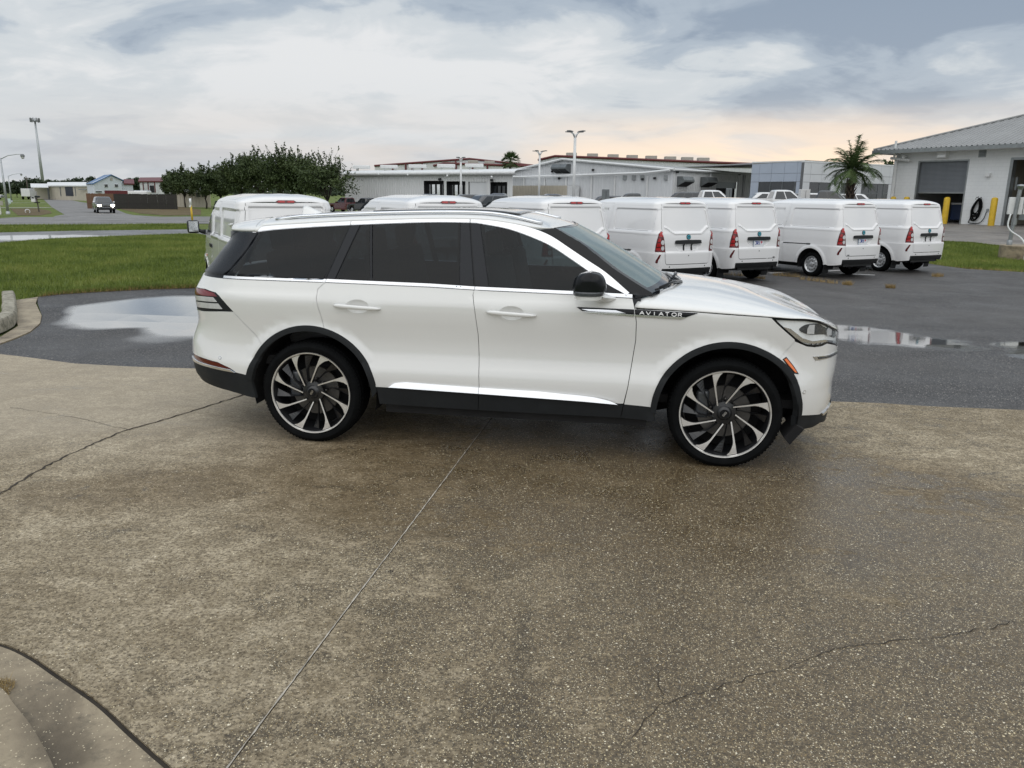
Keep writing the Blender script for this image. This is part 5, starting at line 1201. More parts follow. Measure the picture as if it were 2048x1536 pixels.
def build_van():
    V = empty('cargo_van', (0, 0, 0)); pm = M['van']; sk = v_skin
    tag(V, 'x', 'van', 'white cargo vans parked in a slanting row')
    cut = [(1.690, 1.770), (1.700, 1.60), (1.745, 1.38), (1.792, 1.20), (1.80, .95), (1.765, .62), (1.735, .46), (1.735, .318)]
    fcut = [(2.70, 1.765), (2.715, 1.25), (2.72, .9), (2.70, .318)]
    hcut = [(3.60, 1.17), (3.55, 1.0), (3.30, .60), (3.26, .318)]
    gate_e = [yz(-.585, 1.806), yz(-.648, 1.30), yz(-.622, 1.05), yz(-.598, .82), yz(-.592, .64), yz(-.575, .585), yz(-.545, .566)]
    for sg in (1, -1):
        q = [(SC1 + .02, 1.804)] + [(.1, 1.805), (SC0, 1.805), (1.684, 1.805)] + cut + arc(AR_R, .415, 3, 177)[::1] + [(.36, .34), (.30, .318), (.2, .33), yz(-.66, .36), yz(-.66, .475), yz(-.545, .49)] + gate_e[::-1]
        patch('rear_side_panel', q, sk, pm, V, step=.026, shrink=.006, sgn=sg)
        patch('sliding_door', [(1.684, 1.80), (2.70, 1.80)] + fcut + cut[::-1], sk, pm, V, step=.035, shrink=.006, sgn=sg)
        fd = patch('front_door', [(2.70, 1.80), (2.86, 1.76), (3.14, 1.66), (3.55, 1.35)] + hcut + fcut[::-1], sk, pm, V, step=.05, sgn=sg)
        patch('front_wing', hcut[:1] + [(3.9, 1.16), (4.45, 1.0), (4.45, .30), (4.18, .30)] + arc(AR_F, .415, 0, 176) + hcut[:0:-1], sk, pm, V, step=.05, sgn=sg)
        patch('door_glass', [(2.80, 1.235), (3.60, 1.215), (3.46, 1.36), (3.10, 1.63), (2.80, 1.655)], sk, M['van_glass'], fd, off=.004, rim=.004, sgn=sg)
        patch('window_seal', [(2.77, 1.215), (3.66, 1.195), (3.47, 1.39), (3.10, 1.66), (2.77, 1.685)], sk, M['plastic'], fd, off=.002, rim=.004, sgn=sg, holes=[[(2.80, 1.235), (3.60, 1.215), (3.46, 1.36), (3.10, 1.63), (2.80, 1.655)]])
        patch('slide_rail', [(.90, .808), (1.76, .798), (1.76, .820), (.90, .832)], sk, M['plastic'], V, off=.004, rim=.01, step=.03, shrink=0, sgn=sg)
        patch('rail_stop', [(.875, .803), (.985, .803), (.985, .838), (.875, .838)], sk, M['plastic'], V, off=.014, rim=.016, step=.03, shrink=0, sgn=sg)
        for hx, par in ((2.60, V), (2.82, fd)):
            patch('door_handle', [(hx, .985), (hx + .10, .985), (hx + .10, 1.045), (hx, 1.045)], sk, M['plastic'], par, off=.014, rim=.016, step=.03, shrink=0, sgn=sg)
        patch('side_repeater', [(3.52, .775), (3.60, .775), (3.60, .81), (3.52, .81)], sk, M['amber'], V, off=.006, rim=.008, step=.03, shrink=0, sgn=sg)
        lamp = [yz(-.668, 1.240)] + crv([yz(-.675, 1.248), (.02, 1.256), (.055, 1.240), (.095, 1.17), (.125, 1.08), (.150, .95), (.165, .822)], 3) + [yz(-.590, .822), yz(-.600, .92), yz(-.618, 1.05), yz(-.640, 1.15)]
        lp = empty('tail_lamp', (0, 0, 0), 0, V)
        patch('lamp_lens', lamp, sk, M['lampred2'], lp, off=.008, rim=.014, step=.025, shrink=0, sgn=sg)
        for (z0, z1, a, b) in ((1.135, 1.235, .055, .072), (1.035, 1.105, .088, .105), (.935, 1.005, .118, .125), (.862, .91, .138, .142)):
            li = [yz(-.665, z1), (a - .005, z1), (b, z0 + .01), (b + .005, z0), yz(-.70 if z0 < 1.1 else -.64, z0), yz(-.70 if z0 < 1.1 else -.65, z1)]
            patch('red_segment', li, sk, M['lampred'], lp, off=.011, rim=.004, step=.025, shrink=0, sgn=sg)
        for zc_, r_ in ((1.02, .050), (.905, .046)):
            y0 = .640 - (1.0 - zc_) * .02
            patch('reverse_lens', [yz(-y0 + r_ * .9 * math.cos(a) * .8 - .018, zc_ + r_ * math.sin(a)) for a in [2 * math.pi * k / 16 for k in range(16)]], sk, M['clearlens'], lp, off=.014, rim=.004, step=.025, shrink=0, sgn=sg)
        patch('side_reflector', [(.020, .772), (.058, .776), (.085, .742), (.138, .660), (.150, .612), (.132, .592), (.100, .600), (.090, .650), (.058, .700)], sk, M['darkred'], V, off=.003, rim=.006, step=.02, shrink=0, sgn=sg)
        for y_ in (.48,):
            patch('parking_sensor', [yz(-y_ + .013 * math.cos(a), .518 + .013 * math.sin(a)) for a in [2 * math.pi * k / 12 for k in range(12)]], sk, M['plastic'], V, off=.004, rim=.006, step=.02, shrink=0, sgn=sg)
        patch('inner_shell', [(SC1, 1.78), (3.0, 1.72), (3.9, 1.1), (4.0, .4)] + arc(AR_F, .43, 0, 180) + [(3.2, .34), (1.4, .34)] + arc(AR_R, .43, 0, 180) + [(.3, .36), (SC1, .40)], sk, M['under'], V, step=.12, off=-.02, rim=0, shrink=0, sgn=sg)
        for c_ in (AR_R, AR_F):
            lb = MB(); lb.lathe([(.425, -.78), (.425, -.45), (.02, -.45)], 28, 'y', (c_[0], 0, c_[1]), 0, R(-12), R(192)); o = lb.build('wheel_liner', M['well'], V, True)
            if sg < 0: o.data.transform(Matrix.Scale(-1, 4, (0, 1, 0)))
        mf = MB(); mf.box((.42, -.70 * sg, .235), (.012, .20, .24), 0, (0, R(-9), 0)); mf.build('mud_flap', M['plastic'], V)
        mf = MB(); mf.box((3.30, -.70 * sg, .225), (.012, .20, .22), 0, (0, R(-6), 0)); mf.build('mud_flap', M['plastic'], V)
        # wheels
        for (wx, yo) in ((AR_R[0], -.775), (AR_F[0], -.77)):
            w = empty('wheel', (wx, 0, .315), 0, V); t = MB()
            t.lathe([(.198, yo + .012), (.206, yo + .0), (.235, yo - .008), (.275, yo - .004), (.305, yo + .018), (.316, yo + .05), (.318, yo + .095), (.316, yo + .14), (.300, yo + .18), (.2, yo + .18)], 44, 'y'); t.build('tyre', M['rubber'], w, True, angle=35)
            r = MB(); r.lathe([(.206, yo + .004), (.200, yo - .006), (.192, yo - .002), (.182, yo + .028), (.168, yo + .040), (.150, yo + .020), (.115, yo + .010), (.085, yo + .028), (.062, yo + .030), (.058, yo + .006), (.040, yo - .004), (.0, yo - .006)], 44, 'y'); r.build('rim', M['steel'], w, True, angle=50)
            for k in range(12):
                a = 2 * math.pi * (k + .5) / 12; h = MB(); h.lathe([(.0, 0), (.0135, 0), (.0135, .01)], 10, 'y', (.148 * math.cos(a), yo + .0165, .148 * math.sin(a))); h.build('dark_hole_disc', M['well'], w)  # solid dark disc, its colour standing in for the shade inside a hole
            for k in range(5):
                a = 2 * math.pi * k / 5; h = MB(); h.lathe([(.0, 0), (.008, .001), (.009, .016)], 6, 'y', (.073 * math.cos(a), yo + .014, .073 * math.sin(a))); h.build('wheel_nut', M['disc'], w)
            if sg < 0: w.rotation_euler = (0, 0, math.pi); w.location = (wx, 0, .315)
        # door mirror
        dm = empty('door_mirror', (3.52, -.80 * sg, 1.20), 0, V); b = MB(); b.tube([(0, 0, .02), (.02, -.07 * sg, .03), (.03, -.14 * sg, .06)], [.05, .035, .03], 10); b.build('mirror_arm', M['plastic'], dm, True)
        b = MB(); b.box((.05, -.205 * sg, .115), (.13, .21, .235), 0, None, .045); b.build('mirror_housing', M['plastic'], dm, True)
        b = MB(); b.box((-.017, -.207 * sg, .120), (.006, .165, .185), 0, None, .002); b.build('mirror_glass', M['mirrorglass'], dm)
    # tailgate and bumper (one piece across the back)
    ge = [p for p in gate_e]
    gate = ge + [yz(.0, .566)] + mirr(ge)[::-1]
    tg = patch('tailgate', gate, sk, pm, V, step=.024, shrink=.006)
    patch('rear_bumper', [yz(-.545, .561), yz(0, .561), yz(.545, .561), yz(.655, .492), yz(.655, .478), yz(0, .478), yz(-.655, .478), yz(-.655, .492)][::-1], sk, pm, V, step=.035)
    patch('bumper_valance', [yz(-.655, .474), yz(0, .474), yz(.655, .474), yz(.70, .405), yz(.69, .372), yz(0, .372), yz(-.69, .372), yz(-.70, .405)], lambda u, v: (lambda p: (p[0] + max(0, .45 - v) * .35, p[1], p[2]))(sk(u, v)), M['plastic'], V, step=.05, off=.004, rim=.04)
    lo_v = MB(); lo_v.box2((.06, -.52, .30), (.16, .52, .38)); lo_v.build('lower_valance', M['plastic'], V)
    sl = patch('third_brake_lamp', [yz(-.157, 1.815), yz(-.12, 1.836), yz(.12, 1.836), yz(.157, 1.815), yz(.12, 1.794), yz(-.12, 1.794)], sk, M['lampred2'], tg, off=.012, rim=.016, step=.03, shrink=0)
    for y_ in (-.072, .072):
        patch('lamp_segment', [yz(y_ - .05, 1.829), yz(y_ + .05, 1.829), yz(y_ + .05, 1.801), yz(y_ - .05, 1.801)], sk, M['lampred'], tg, off=.016, rim=.004, step=.03, shrink=0)
    patch('gate_handle_bar', crv([yz(-.335, 1.062), yz(-.20, 1.068), yz(0, 1.070), yz(.20, 1.068), yz(.335, 1.062), yz(.345, 1.03), yz(.335, .992), yz(0, .988), yz(-.335, .992), yz(-.345, 1.03)], 2, True), lambda u, v: (lambda p: (p[0] - .022, p[1], p[2]))(v_skin(u, max(v, 1.0))[:2] + (v,)), M['plastic'], tg, rim=.04, step=.03, shrink=0)
    eb = patch('badge', [yz(.056 * math.cos(a), 1.130 + .056 * math.sin(a)) for a in [2 * math.pi * k / 24 for k in range(24)]], sk, M['teal_dark'], tg, off=.012, rim=.014, step=.03, shrink=0)
    patch('badge_face', [yz(.043 * math.cos(a), 1.130 + .043 * math.sin(a)) for a in [2 * math.pi * k / 24 for k in range(24)]], sk, M['teal'], tg, off=.015, rim=.004, step=.03, shrink=0)
    mb = MB(); z_m = 1.13; xm = v_skin(*yz(0, z_m))[0] - .0165
    for (a, b) in (((-.022, -.016), (-.014, .018)), ((-.014, .018), (0, -.006)), ((0, -.006), (.014, .018)), ((.014, .018), (.022, -.016))): mb.tube([(xm, a[0], z_m + a[1]), (xm, b[0], z_m + b[1])], .004, 5)
    mb.build('badge_letter', M['teal_dark'], tg)
    patch('key_lock', [yz(.011 * math.cos(a), .745 + .013 * math.sin(a)) for a in [2 * math.pi * k / 10 for k in range(10)]], sk, M['plastic'], tg, off=.003, rim=.004, step=.02, shrink=0)
    # roof
    rows = []; z0 = 1.7965
    ss = [SC1 + (SC0 - SC1) * k / 12 for k in range(13)] + [SC0 + (2.95 - SC0) * k / 26 for k in range(1, 27)]
    for s_ in ss:
        p0 = v_skin(s_, z0); x = p0[0]; w0 = -p0[1]; r = []
        rise = min(1.0, max(0.0, (x - .185) / .34)); rise = math.sqrt(max(0, 1 - (1 - rise) ** 2.2))
        zt = z0 + (1.928 + .010 * math.sin(math.pi * min(1, x / 2.8)) - .10 * sst(2.0, 2.95, x) - z0) * rise
        for j in range(29):
            c_ = math.cos(math.pi * j / 28); y = -w0 * (abs(c_) ** .62) * (1 if c_ > 0 else -1); f = abs(y) / w0
            zz = z0 + (zt - z0) * max(0, 1 - f ** 2.6) ** .55 + .005 * math.cos(y * 2 * math.pi / .30) * (1 - f ** 4) * sst(.35, .6, x)
            xb = v_skin(*yz(max(-.60, min(.60, y)), z0))[0]
            r.append((x - (x - xb) * (1 - f * f) * max(0, 1 - (s_ - SC1) / .40), y, zz))
        rows.append(r)
    grid_obj('roof', rows, pm, V, True)
    # nose, windscreen, underbody
    rows = [[(sm_tab(VXF, z) - .0, -.42 + .84 * j / 10, z) for j in range(11)] for z in [.30 + .05 * k for k in range(18)]]
    rows = [[(p[0] + .03 * (1 - (p[1] / .42) ** 2), p[1] , p[2]) for p in r] for r in rows]
    grid_obj('nose', rows, pm, V, True)
    rows = [[(sm_tab(VXF, z) - .02 - .22 * (y_ / .7) ** 2, y_, z) for y_ in [-.72 + 1.44 * j / 14 for j in range(15)]] for z in [1.16 + .04 * k for k in range(17)]]
    grid_obj('windscreen', rows, M['tint'], V, True)
    ub = MB(); ub.box2((.12, -.66, .30), (4.1, .66, .42)); ub.box2((.62, -.70, .27), (1.04, .70, .36)); ub.box2((1.4, -.45, .2), (2.9, .45, .32)); ub.build('underbody', M['under'], V)
    return V
van = build_van()
VPOS = [(-3.431, 12.081), (-1.053, 13.594), (1.266, 15.052), (3.682, 16.622), (5.692, 18.303), (8.66, 19.553), (11.135, 21.168)]
VLAB = ['white cargo van beyond the SUV roof spoiler, black door mirror and side window showing',
        'white cargo van of which only roof and red brake light rise above the roof rail',
        'white cargo van rising directly behind the top of the SUV windscreen',
        'white cargo van behind the SUV bonnet, bare black plate brackets under its badge',
        'white plated cargo van close beside the bracketed one, lettering low on its right',
        'white cargo van with number plate and whole steel rear wheel showing',
        'white cargo van without plate at the row end beside the grass island']
vans = []
for i, ((x, y), lb) in enumerate(zip(VPOS, VLAB)):
    o = van if i == 0 else copy_tree(van)
    o.location = (x, y, -.118); o.rotation_euler = (0, 0, R(90 + 28.05 + (0, .4, -.3, .2, -.4, .3, 0)[i])); o['label'] = lb; vans.append(o)
def tg_of(o): return [c for c in o.children if c.name.split('.')[0] == 'tailgate'][0]
for i in (0, 1, 2, 3, 6):      # empty plate holder
    for y_ in (-.105, .105):
        patch('plate_bracket', [yz(y_ - .016, .985), yz(y_ + .016, .985), yz(y_ + .016, .848), yz(y_ - .016, .848)], v_skin, M['plastic'], tg_of(vans[i]), off=.012, rim=.012, step=.04, shrink=0)
for i in (4, 5):
    g_ = tg_of(vans[i]); x_ = v_skin(*yz(0, .91))[0] - .022
    b = MB(); b.box((x_, 0, .905), (.008, .315, .160), 0, (0, R(2), 0), .003); b.build('number_plate', M['plate_edge'], g_)
    b = MB(); b.box((x_ - .005, 0, .905), (.004, .300, .146), 0, (0, R(2), 0)); pl = b.build('plate_face', M['plate'], g_)
    xx = x_ - .0085; b = MB()
    for pts in ([(.115, .96), (.075, .965), (.070, .90), (.115, .895)], [(.055, .895), (.052, .962), (.018, .955), (.022, .93), (.05, .925), (.016, .893)], [(-.01, .962), (-.012, .895), (-.03, .895)]):
        b.tube([(xx, y_, z_) for y_, z_ in pts], .0075, 5)
    b.build('plate_print', M['plate_blue'], g_)
    b = MB(); b.prism([(-.115, .955), (-.055, .965), (-.06, .93), (-.075, .895), (-.085, .93), (-.112, .935)], xx, xx + .003, 'x'); b.build('plate_mark', M['plate_red'], g_)
for i, (a, b_) in ((4, (-.46, -.53)), (5, (.53, .46))):
    g_ = tg_of(vans[i]); mbx = MB(); n = 5
    for k in range(n):
        y_ = a + (b_ - a) * k / n; p = v_skin(*yz(y_ - .006, .592)); mbx.box((p[0] - .004, p[1], .592), (.004, .010, .016 + .006 * (k % 2)))
    o = mbx.build('small_lettering', M['plastic'], g_); o['kind'] = 'stuff'

# ------------------------------------------------------------------ other vehicles (all farther off)
def car_paint(n, c, **k): return simple(n, c, .28, coat=.9, var=.08, **k)
M['c_white'] = car_paint('white_car_paint', (.72, .72, .72)); M['c_black'] = car_paint('black_car_paint', (.012, .012, .014)); M['c_red'] = car_paint('maroon_car_paint', (.13, .012, .018))
M['c_grey'] = car_paint('graphite_car_paint', (.045, .047, .052)); M['c_blue'] = car_paint('dark_blue_car_paint', (.018, .026, .048)); M['c_silver'] = car_paint('silver_car_paint', (.36, .37, .38))
M['carglass'] = simple('dark_car_glass', (.018, .022, .026), .06, coat=.6, var=.1)
M['headlit'] = None
h = NT('lit_headlamp'); h.set(base=(.9, .88, .8), emit=(1.0, .90, .72), emits=7.0, rough=.2); M['headlit'] = h.m
def vehicle(kind, mat, label, group, cat, loc, rz, name=None, lit=False, trim=None):
    """body > parts, for cars seen from 50 m and more; frame: x forward, y left"""
    if kind == 'pickup':
        L_, Wd, H_ = 5.8, 2.0, 1.93; belt = 1.22
        side = [(-2.9, .55), (-2.9, 1.30), (-.95, 1.32), (-.95, belt), (1.05, belt + .02), (2.2, 1.16), (2.75, 1.05), (2.9, .80), (2.9, .48)]; cab = ((-.95, 1.25), (-.72, .42), H_); wx = (1.85, -1.75); wr = .40
    elif kind == 'suv':
        L_, Wd, H_ = 4.85, 1.94, 1.80; belt = 1.10
        side = [(-2.4, .52), (-2.43, .80), (-2.36, belt), (.85, belt + .01), (1.7, 1.06), (2.25, .96), (2.42, .75), (2.42, .42)]; cab = ((-2.32, 1.02), (-2.0, .25), H_); wx = (1.50, -1.45); wr = .38
    else:
        L_, Wd, H_ = 4.8, 1.84, 1.46; belt = .95
        side = [(-2.35, .45), (-2.4, .72), (-2.3, .98), (-1.7, belt + .03), (.75, belt), (1.6, .90), (2.2, .78), (2.4, .62), (2.38, .36)]; cab = ((-1.75, .85), (-1.05, -.05), H_); wx = (1.42, -1.38); wr = .335
    V = empty(name or {'pickup': 'pickup_truck', 'suv': 'estate_suv', 'sedan': 'saloon_car'}[kind], loc, rz); tag(V, label, cat, group)
    hw = Wd / 2; zb = .36 if kind != 'sedan' else .24
    out = []
    for c_ in wx: out += [(c_ + (wr + .07) * math.cos(a), wr + (wr + .07) * math.sin(a)) for a in [math.pi * k / 10 for k in range(11)]]
    low = [side[-1], (wx[0] + wr + .07, zb)] + out[:11] + [(wx[0] - wr - .07, zb), (wx[1] + wr + .07, zb)] + out[11:] + [(wx[1] - wr - .07, zb)]
    poly = side + low[1:]
    b = MB(); b.prism(poly, -hw, hw, 'y'); o = b.build('body', mat, V)
    bm = bmesh.new(); bm.from_mesh(o.data); bmesh.ops.bevel(bm, geom=[e for e in bm.edges if abs(e.verts[0].co.y - e.verts[1].co.y) < .01 and e.verts[0].co.z > .6 and e.verts[1].co.z > .6], offset=.07, segments=3, profile=.6, affect='EDGES'); bmesh.ops.triangulate(bm, faces=[f for f in bm.faces if len(f.verts) > 4])
    bm.to_mesh(o.data); bm.free(); o.data.polygons.foreach_set('use_smooth', [True] * len(o.data.polygons)); o.data.set_sharp_from_angle(angle=R(35))
    (x0, x1), (x2, x3), zt = cab; wb, wt = hw - .06, hw - .26
    def cp(x, y, t):      # point on the cab at height fraction t
        return (x, y, belt + (zt - belt) * t)
    rows = []
    for t, ins in ((-.05, 0), (.0, 0), (.86, 0), (.955, .05), (1.0, .16)):
        a = x0 + (x2 - x0) * t + ins; e = x1 + (x3 - x1) * t - ins * 1.6; w_ = wb + (wt - wb) * max(0, t) - ins * .8; m_ = .10
        rows.append([(a, -w_ + m_, belt + (zt - belt) * t), (a + m_, -w_, belt + (zt - belt) * t), (e - m_ * 2.2, -w_, belt + (zt - belt) * t), (e, -w_ + m_ * 2.2, belt + (zt - belt) * t), (e, w_ - m_ * 2.2, belt + (zt - belt) * t), (e - m_ * 2.2, w_, belt + (zt - belt) * t), (a + m_, w_, belt + (zt - belt) * t), (a, w_ - m_, belt + (zt - belt) * t)])
    q = MB(); n = 8; q.add([p for r in rows for p in r], [(i * n + k, i * n + (k + 1) % n, (i + 1) * n + (k + 1) % n, (i + 1) * n + k) for i in range(4) for k in range(n)] + [tuple(4 * n + k for k in range(n))])
    q.build('cab' if kind == 'pickup' else 'roof', mat, V, True, angle=38)
    def wside(xa, xb, xc, xd, sg, nm='window'):
        """side window between bottom xa..xb and top xc..xd"""
        P = []
        for x, t in ((xa, .08), (xb, .08), (xc, .84), (xd, .84)):
            w_ = wb + (wt - wb) * t + .006; P.append((x, sg * w_, belt + (zt - belt) * t))
        g_ = MB(); g_.add(P + [(p[0], p[1] - sg * .02, p[2]) for p in P], [(0, 1, 2, 3), (0, 4, 5, 1), (1, 5, 6, 2), (2, 6, 7, 3), (3, 7, 4, 0)]); g_.build(nm, M['carglass'], V)
    ff = lambda f, t: (x0 + (x2 - x0) * t) + ((x1 + (x3 - x1) * t) - (x0 + (x2 - x0) * t)) * f
    cuts = {'pickup': ((.07, .44), (.48, .84)), 'suv': ((.05, .28), (.31, .58), (.61, .85)), 'sedan': ((.10, .46), (.50, .86))}[kind]
    for sg in (1, -1):
        for a, e in cuts: wside(ff(a, .08), ff(e + (.05 if e > .8 else 0), .08), ff(e - (.03 if e > .8 else 0), .84), ff(a, .84), sg)
    for front in (1, 0):
        P = []
        for sgy, t in ((-1, .08), (1, .08), (1, .84), (-1, .84)):
            x = (x1 + (x3 - x1) * t + .012) if front else (x0 + (x2 - x0) * t - .012); w_ = (wb + (wt - wb) * t) - .20; P.append((x, sgy * w_, belt + (zt - belt) * t))
        g_ = MB(); dxx = -.03 if front else .03; g_.add(P + [(p[0] + dxx, p[1], p[2]) for p in P], [(0, 1, 2, 3), (0, 4, 5, 1), (1, 5, 6, 2), (2, 6, 7, 3), (3, 7, 4, 0)]); g_.build('windscreen' if front else 'rear_window', M['carglass'], V)
    xf, xr = side[-1][0], side[0][0]
    for sg in (1, -1):
        for c_ in wx:
            w = empty('wheel', (c_, sg * (hw - .03), wr), 0 if sg < 0 else math.pi, V); t = MB(); t.lathe([(wr * .62, .0), (wr * .9, -.012), (wr, .03), (wr, .2), (wr * .6, .22)], 24, 'y'); t.build('tyre', M['rubber'], w, True, angle=35)
            t = MB(); t.lathe([(wr * .64, .004), (wr * .58, .0), (wr * .5, .03), (wr * .12, .02), (0, .015)], 24, 'y')
            for k in range(5): t.box((wr * .34 * math.cos(k * 1.2566), .018, wr * .34 * math.sin(k * 1.2566)), (wr * .5, .02, .05), 0, Matrix.Rotation(-k * 1.2566, 3, 'Y'))
            t.build('rim', M['satin'] if trim is None else trim, w, True, angle=35)
        b = MB(); b.box((xf - .02, sg * (hw - .30), .86 if kind != 'sedan' else .66), (.10, .42, .15), 0, None, .03); b.build('headlight', M['headlit'] if lit else M['clearlens'], V)
        b = MB(); b.box((xr + .01, sg * (hw - .13), .98 if kind != 'sedan' else .82), (.08, .20, .36 if kind != 'sedan' else .16), 0, None, .03); b.build('tail_light', M['redlens'], V)
        b = MB(); b.box((x1 - .42, sg * (hw + .06), belt + .10), (.16, .2, .17), 0, None, .04); b.build('door_mirror', M['chrome'] if lit else mat, V)
    b = MB(); b.box((xf - .01, 0, .52), (.16, Wd - .12, .22), 0, None, .05); b.box((xr + .01, 0, .56), (.18, Wd - .1, .22), 0, None, .05); b.build('bumper', M['plastic'] if kind != 'pickup' else M['chrome'], V)
    b = MB(); b.box((xf - .025, 0, .85 if kind != 'sedan' else .62), (.06, Wd - 1.0, .22)); g_ = b.build('grille', M['plastic'], V)
    if kind == 'pickup':
        b = MB(); b.box2((xr + .12, -hw + .12, 1.26), (x0 - .05, hw - .12, 1.335)); b.build('bed_opening', M['well'], V)
        b = MB(); b.box((xr - .005, 0, .98), (.02, Wd - .5, .5), 0, None, .008); b.build('tailgate', mat, V)
    b = MB(); b.box((xr - .03, 0, .80 if kind == 'suv' else .70), (.02, .32, .15)); b.build('number_plate', M['plate'], V)
    return V
def park(px, Y, kind, col, label, group, rz, cat, zoff=0.0):
    p = at(px, 390, Y); return vehicle(kind, M[col], label, group, cat, (p.x, Y, terrain(p.x, Y) - .024 + zoff), R(rz))
PR = 'vehicles parked in front of the workshops'
park(692, 106, 'pickup', 'c_red', 'dark red pickup truck parked tail-out in front of the ribbed shop wall', PR, 140, 'truck')
park(733, 103, 'pickup', 'c_black', 'black pickup truck parked tail-out just right of the dark red pickup', PR, 140, 'truck')
park(784, 84, 'suv', 'c_grey', 'grey SUV roof left of the darker saloon in front of the plain ribbed wall', PR, 120, 'suv')
park(812, 80, 'suv', 'c_black', 'black SUV roof just behind the second van from the lawn', PR, 95, 'suv')
park(858, 78, 'suv', 'c_blue', 'dark blue SUV roof in front of the first glazed shop opening', PR, 100, 'suv')
park(925, 76, 'suv', 'c_black', 'black SUV roof at the foot of the slender lot lamp', PR, 200, 'suv')
park(963, 62, 'suv', 'c_grey', 'graphite SUV with windscreen facing, in front of the white roller door', PR, 215, 'suv')
park(995, 72, 'pickup', 'c_blue', 'dark blue pickup cab in front of the rightmost shop opening', PR, 170, 'truck')
WR = 'vehicles parked before the white warehouse'
park(1054, 72, 'suv', 'c_black', 'black SUV roof between the shop corner and the middle lamp post', WR, 185, 'suv')
park(1078, 84, 'suv', 'c_grey', 'grey SUV roof directly behind the middle lamp post', WR, 160, 'suv')
park(1107, 74, 'pickup', 'c_blue', 'dark blue pickup cab left of the tallest lamp post', WR, 12, 'truck')
park(1147, 78, 'suv', 'c_silver', 'silver SUV roof at the foot of the tallest lamp post', WR, 10, 'suv')
park(1207, 70, 'suv', 'c_grey', 'graphite SUV half hidden by the first grey cabinet', WR, 165, 'suv')
park(1262, 68, 'pickup', 'c_black', 'black pickup cab just right of the first grey cabinet', WR, 178, 'truck')
park(1357, 78, 'suv', 'c_black', 'black SUV roof below the hooded vent nearest the warehouse corner', WR, 170, 'suv')
SR_ = 'vehicles parked by the panelled showroom'
park(1424, 58, 'pickup', 'c_white', 'white crew-cab pickup behind the second grey cabinet, facing right', SR_, -3, 'truck')
park(1519, 68, 'suv', 'c_white', 'white SUV facing left before the big dark showroom opening', SR_, 176, 'suv')
park(1566, 58, 'pickup', 'c_white', 'white crew-cab pickup left of the white cabinet, facing right', SR_, -4, 'truck')
park(1640, 74, 'suv', 'c_white', 'white SUV roof behind the black pickup, left of the shaggy palm', SR_, 3, 'suv')
park(1660, 60, 'pickup', 'c_black', 'black pickup partly hidden by the shaggy palm trunk', SR_, -28, 'truck')
park(1719, 78, 'suv', 'c_white', 'white SUV just right of the shaggy palm trunk, facing right', SR_, -5, 'suv')
# oncoming car on the side road
jp = gnd(188, 426); jv = vehicle('suv', car_paint('black_bronze_paint', (.020, .018, .017)), 'dark SUV driving toward the junction with its headlights on', None, 'suv', (jp[0], jp[1] + 2.3, terrain(jp[0], jp[1] + 2) - .022), R(-57), 'driving_suv', True)
b = MB()
for k in range(7): b.box((2.43, -.36 + .12 * k, .86), (.04, .045, .17), 0, None, .01)
b.build('grille_bar', M['chrome'], jv)['kind'] = 'stuff'
b = MB(); b.box((2.44, 0, .64), (.05, 1.15, .03)); b.box((2.44, 0, .46), (.05, 1.15, .03)); b.box((2.44, .57, .55), (.05, .03, .2)); b.box((2.44, -.57, .55), (.05, .03, .2)); b.build('bumper_trim', M['chrome'], jv)
b = MB(); b.lathe([(0, 2.45), (.075, 2.45), (.08, 2.40)], 12, 'y'); o = b.build('fog_lamp', M['headlit'], jv); o.rotation_euler = (0, 0, R(-90)); o.location = (0, .68, .63)
b = MB(); b.lathe([(0, 2.45), (.075, 2.45), (.08, 2.40)], 12, 'y'); o = b.build('fog_lamp', M['clearlens'], jv); o.rotation_euler = (0, 0, R(-90)); o.location = (0, -.68, .63)
p = gnd(4, 399); vehicle('pickup', M['c_silver'], 'silver pickup truck parked on the far left behind the street lamp', None, 'truck', (p[0] - 3, p[1], terrain(*p) - .02), R(10))

# ------------------------------------------------------------------ buildings
def corr(name, base, pitch, rough=.45, metal=.0, dirn=(1, 0, 0), var=.1):
    m = NT(name); co = m.co('Object'); nz = m.noise(m.co('Object', (1, 1, .25)), .6, 5, .6)
    m.set(base=m.ramp(nz, [(.3, tuple(c * (1 - var) for c in base)), (.7, base)]), rough=rough, metal=metal)
    return m.m
M['m_white'] = corr('white_wall_sheeting', (.68, .69, .69), .3, .5); M['m_pale'] = corr('pale_wall_sheeting', (.64, .655, .67), .3, .5); M['m_trim'] = simple('white_metal_trim', (.70, .71, .71), .4, var=.08)
M['m_roof'] = corr('grey_roof_sheeting', (.27, .275, .275), .3, .42, var=.2); M['m_red'] = simple('oxide_red_trim', (.12, .018, .020), .5); M['m_vent'] = simple('tan_roof_vent', (.40, .375, .33), .6)
M['m_beige'] = corr('beige_wall_sheeting', (.50, .46, .38), .3, .55); M['m_dark'] = simple('dark_interior', (.012, .013, .015), .8); M['m_blue'] = simple('blue_roof_sheeting', (.045, .135, .30), .4)
M['panel_a'] = simple('grey_cladding_panel', (.58, .595, .61), .38, var=.06, vscale=.5); M['panel_shaded'] = simple('shaded_cladding_panel', (.40, .45, .53), .38, var=.06, vscale=.5); M['joint'] = simple('panel_joint', (.13, .135, .14), .7)  # bluish copy paints the shaded facade's tone into the same grey panels
M['shopglass'] = simple('shop_window_glass', (.03, .034, .038), .05, coat=.5, var=.2)
M['zinc'] = simple('galvanised_steel', (.30, .315, .32), .38, .75, var=.2, vscale=4); M['zinc_d'] = simple('weathered_vent_steel', (.17, .185, .19), .42, .5, var=.25, vscale=3)
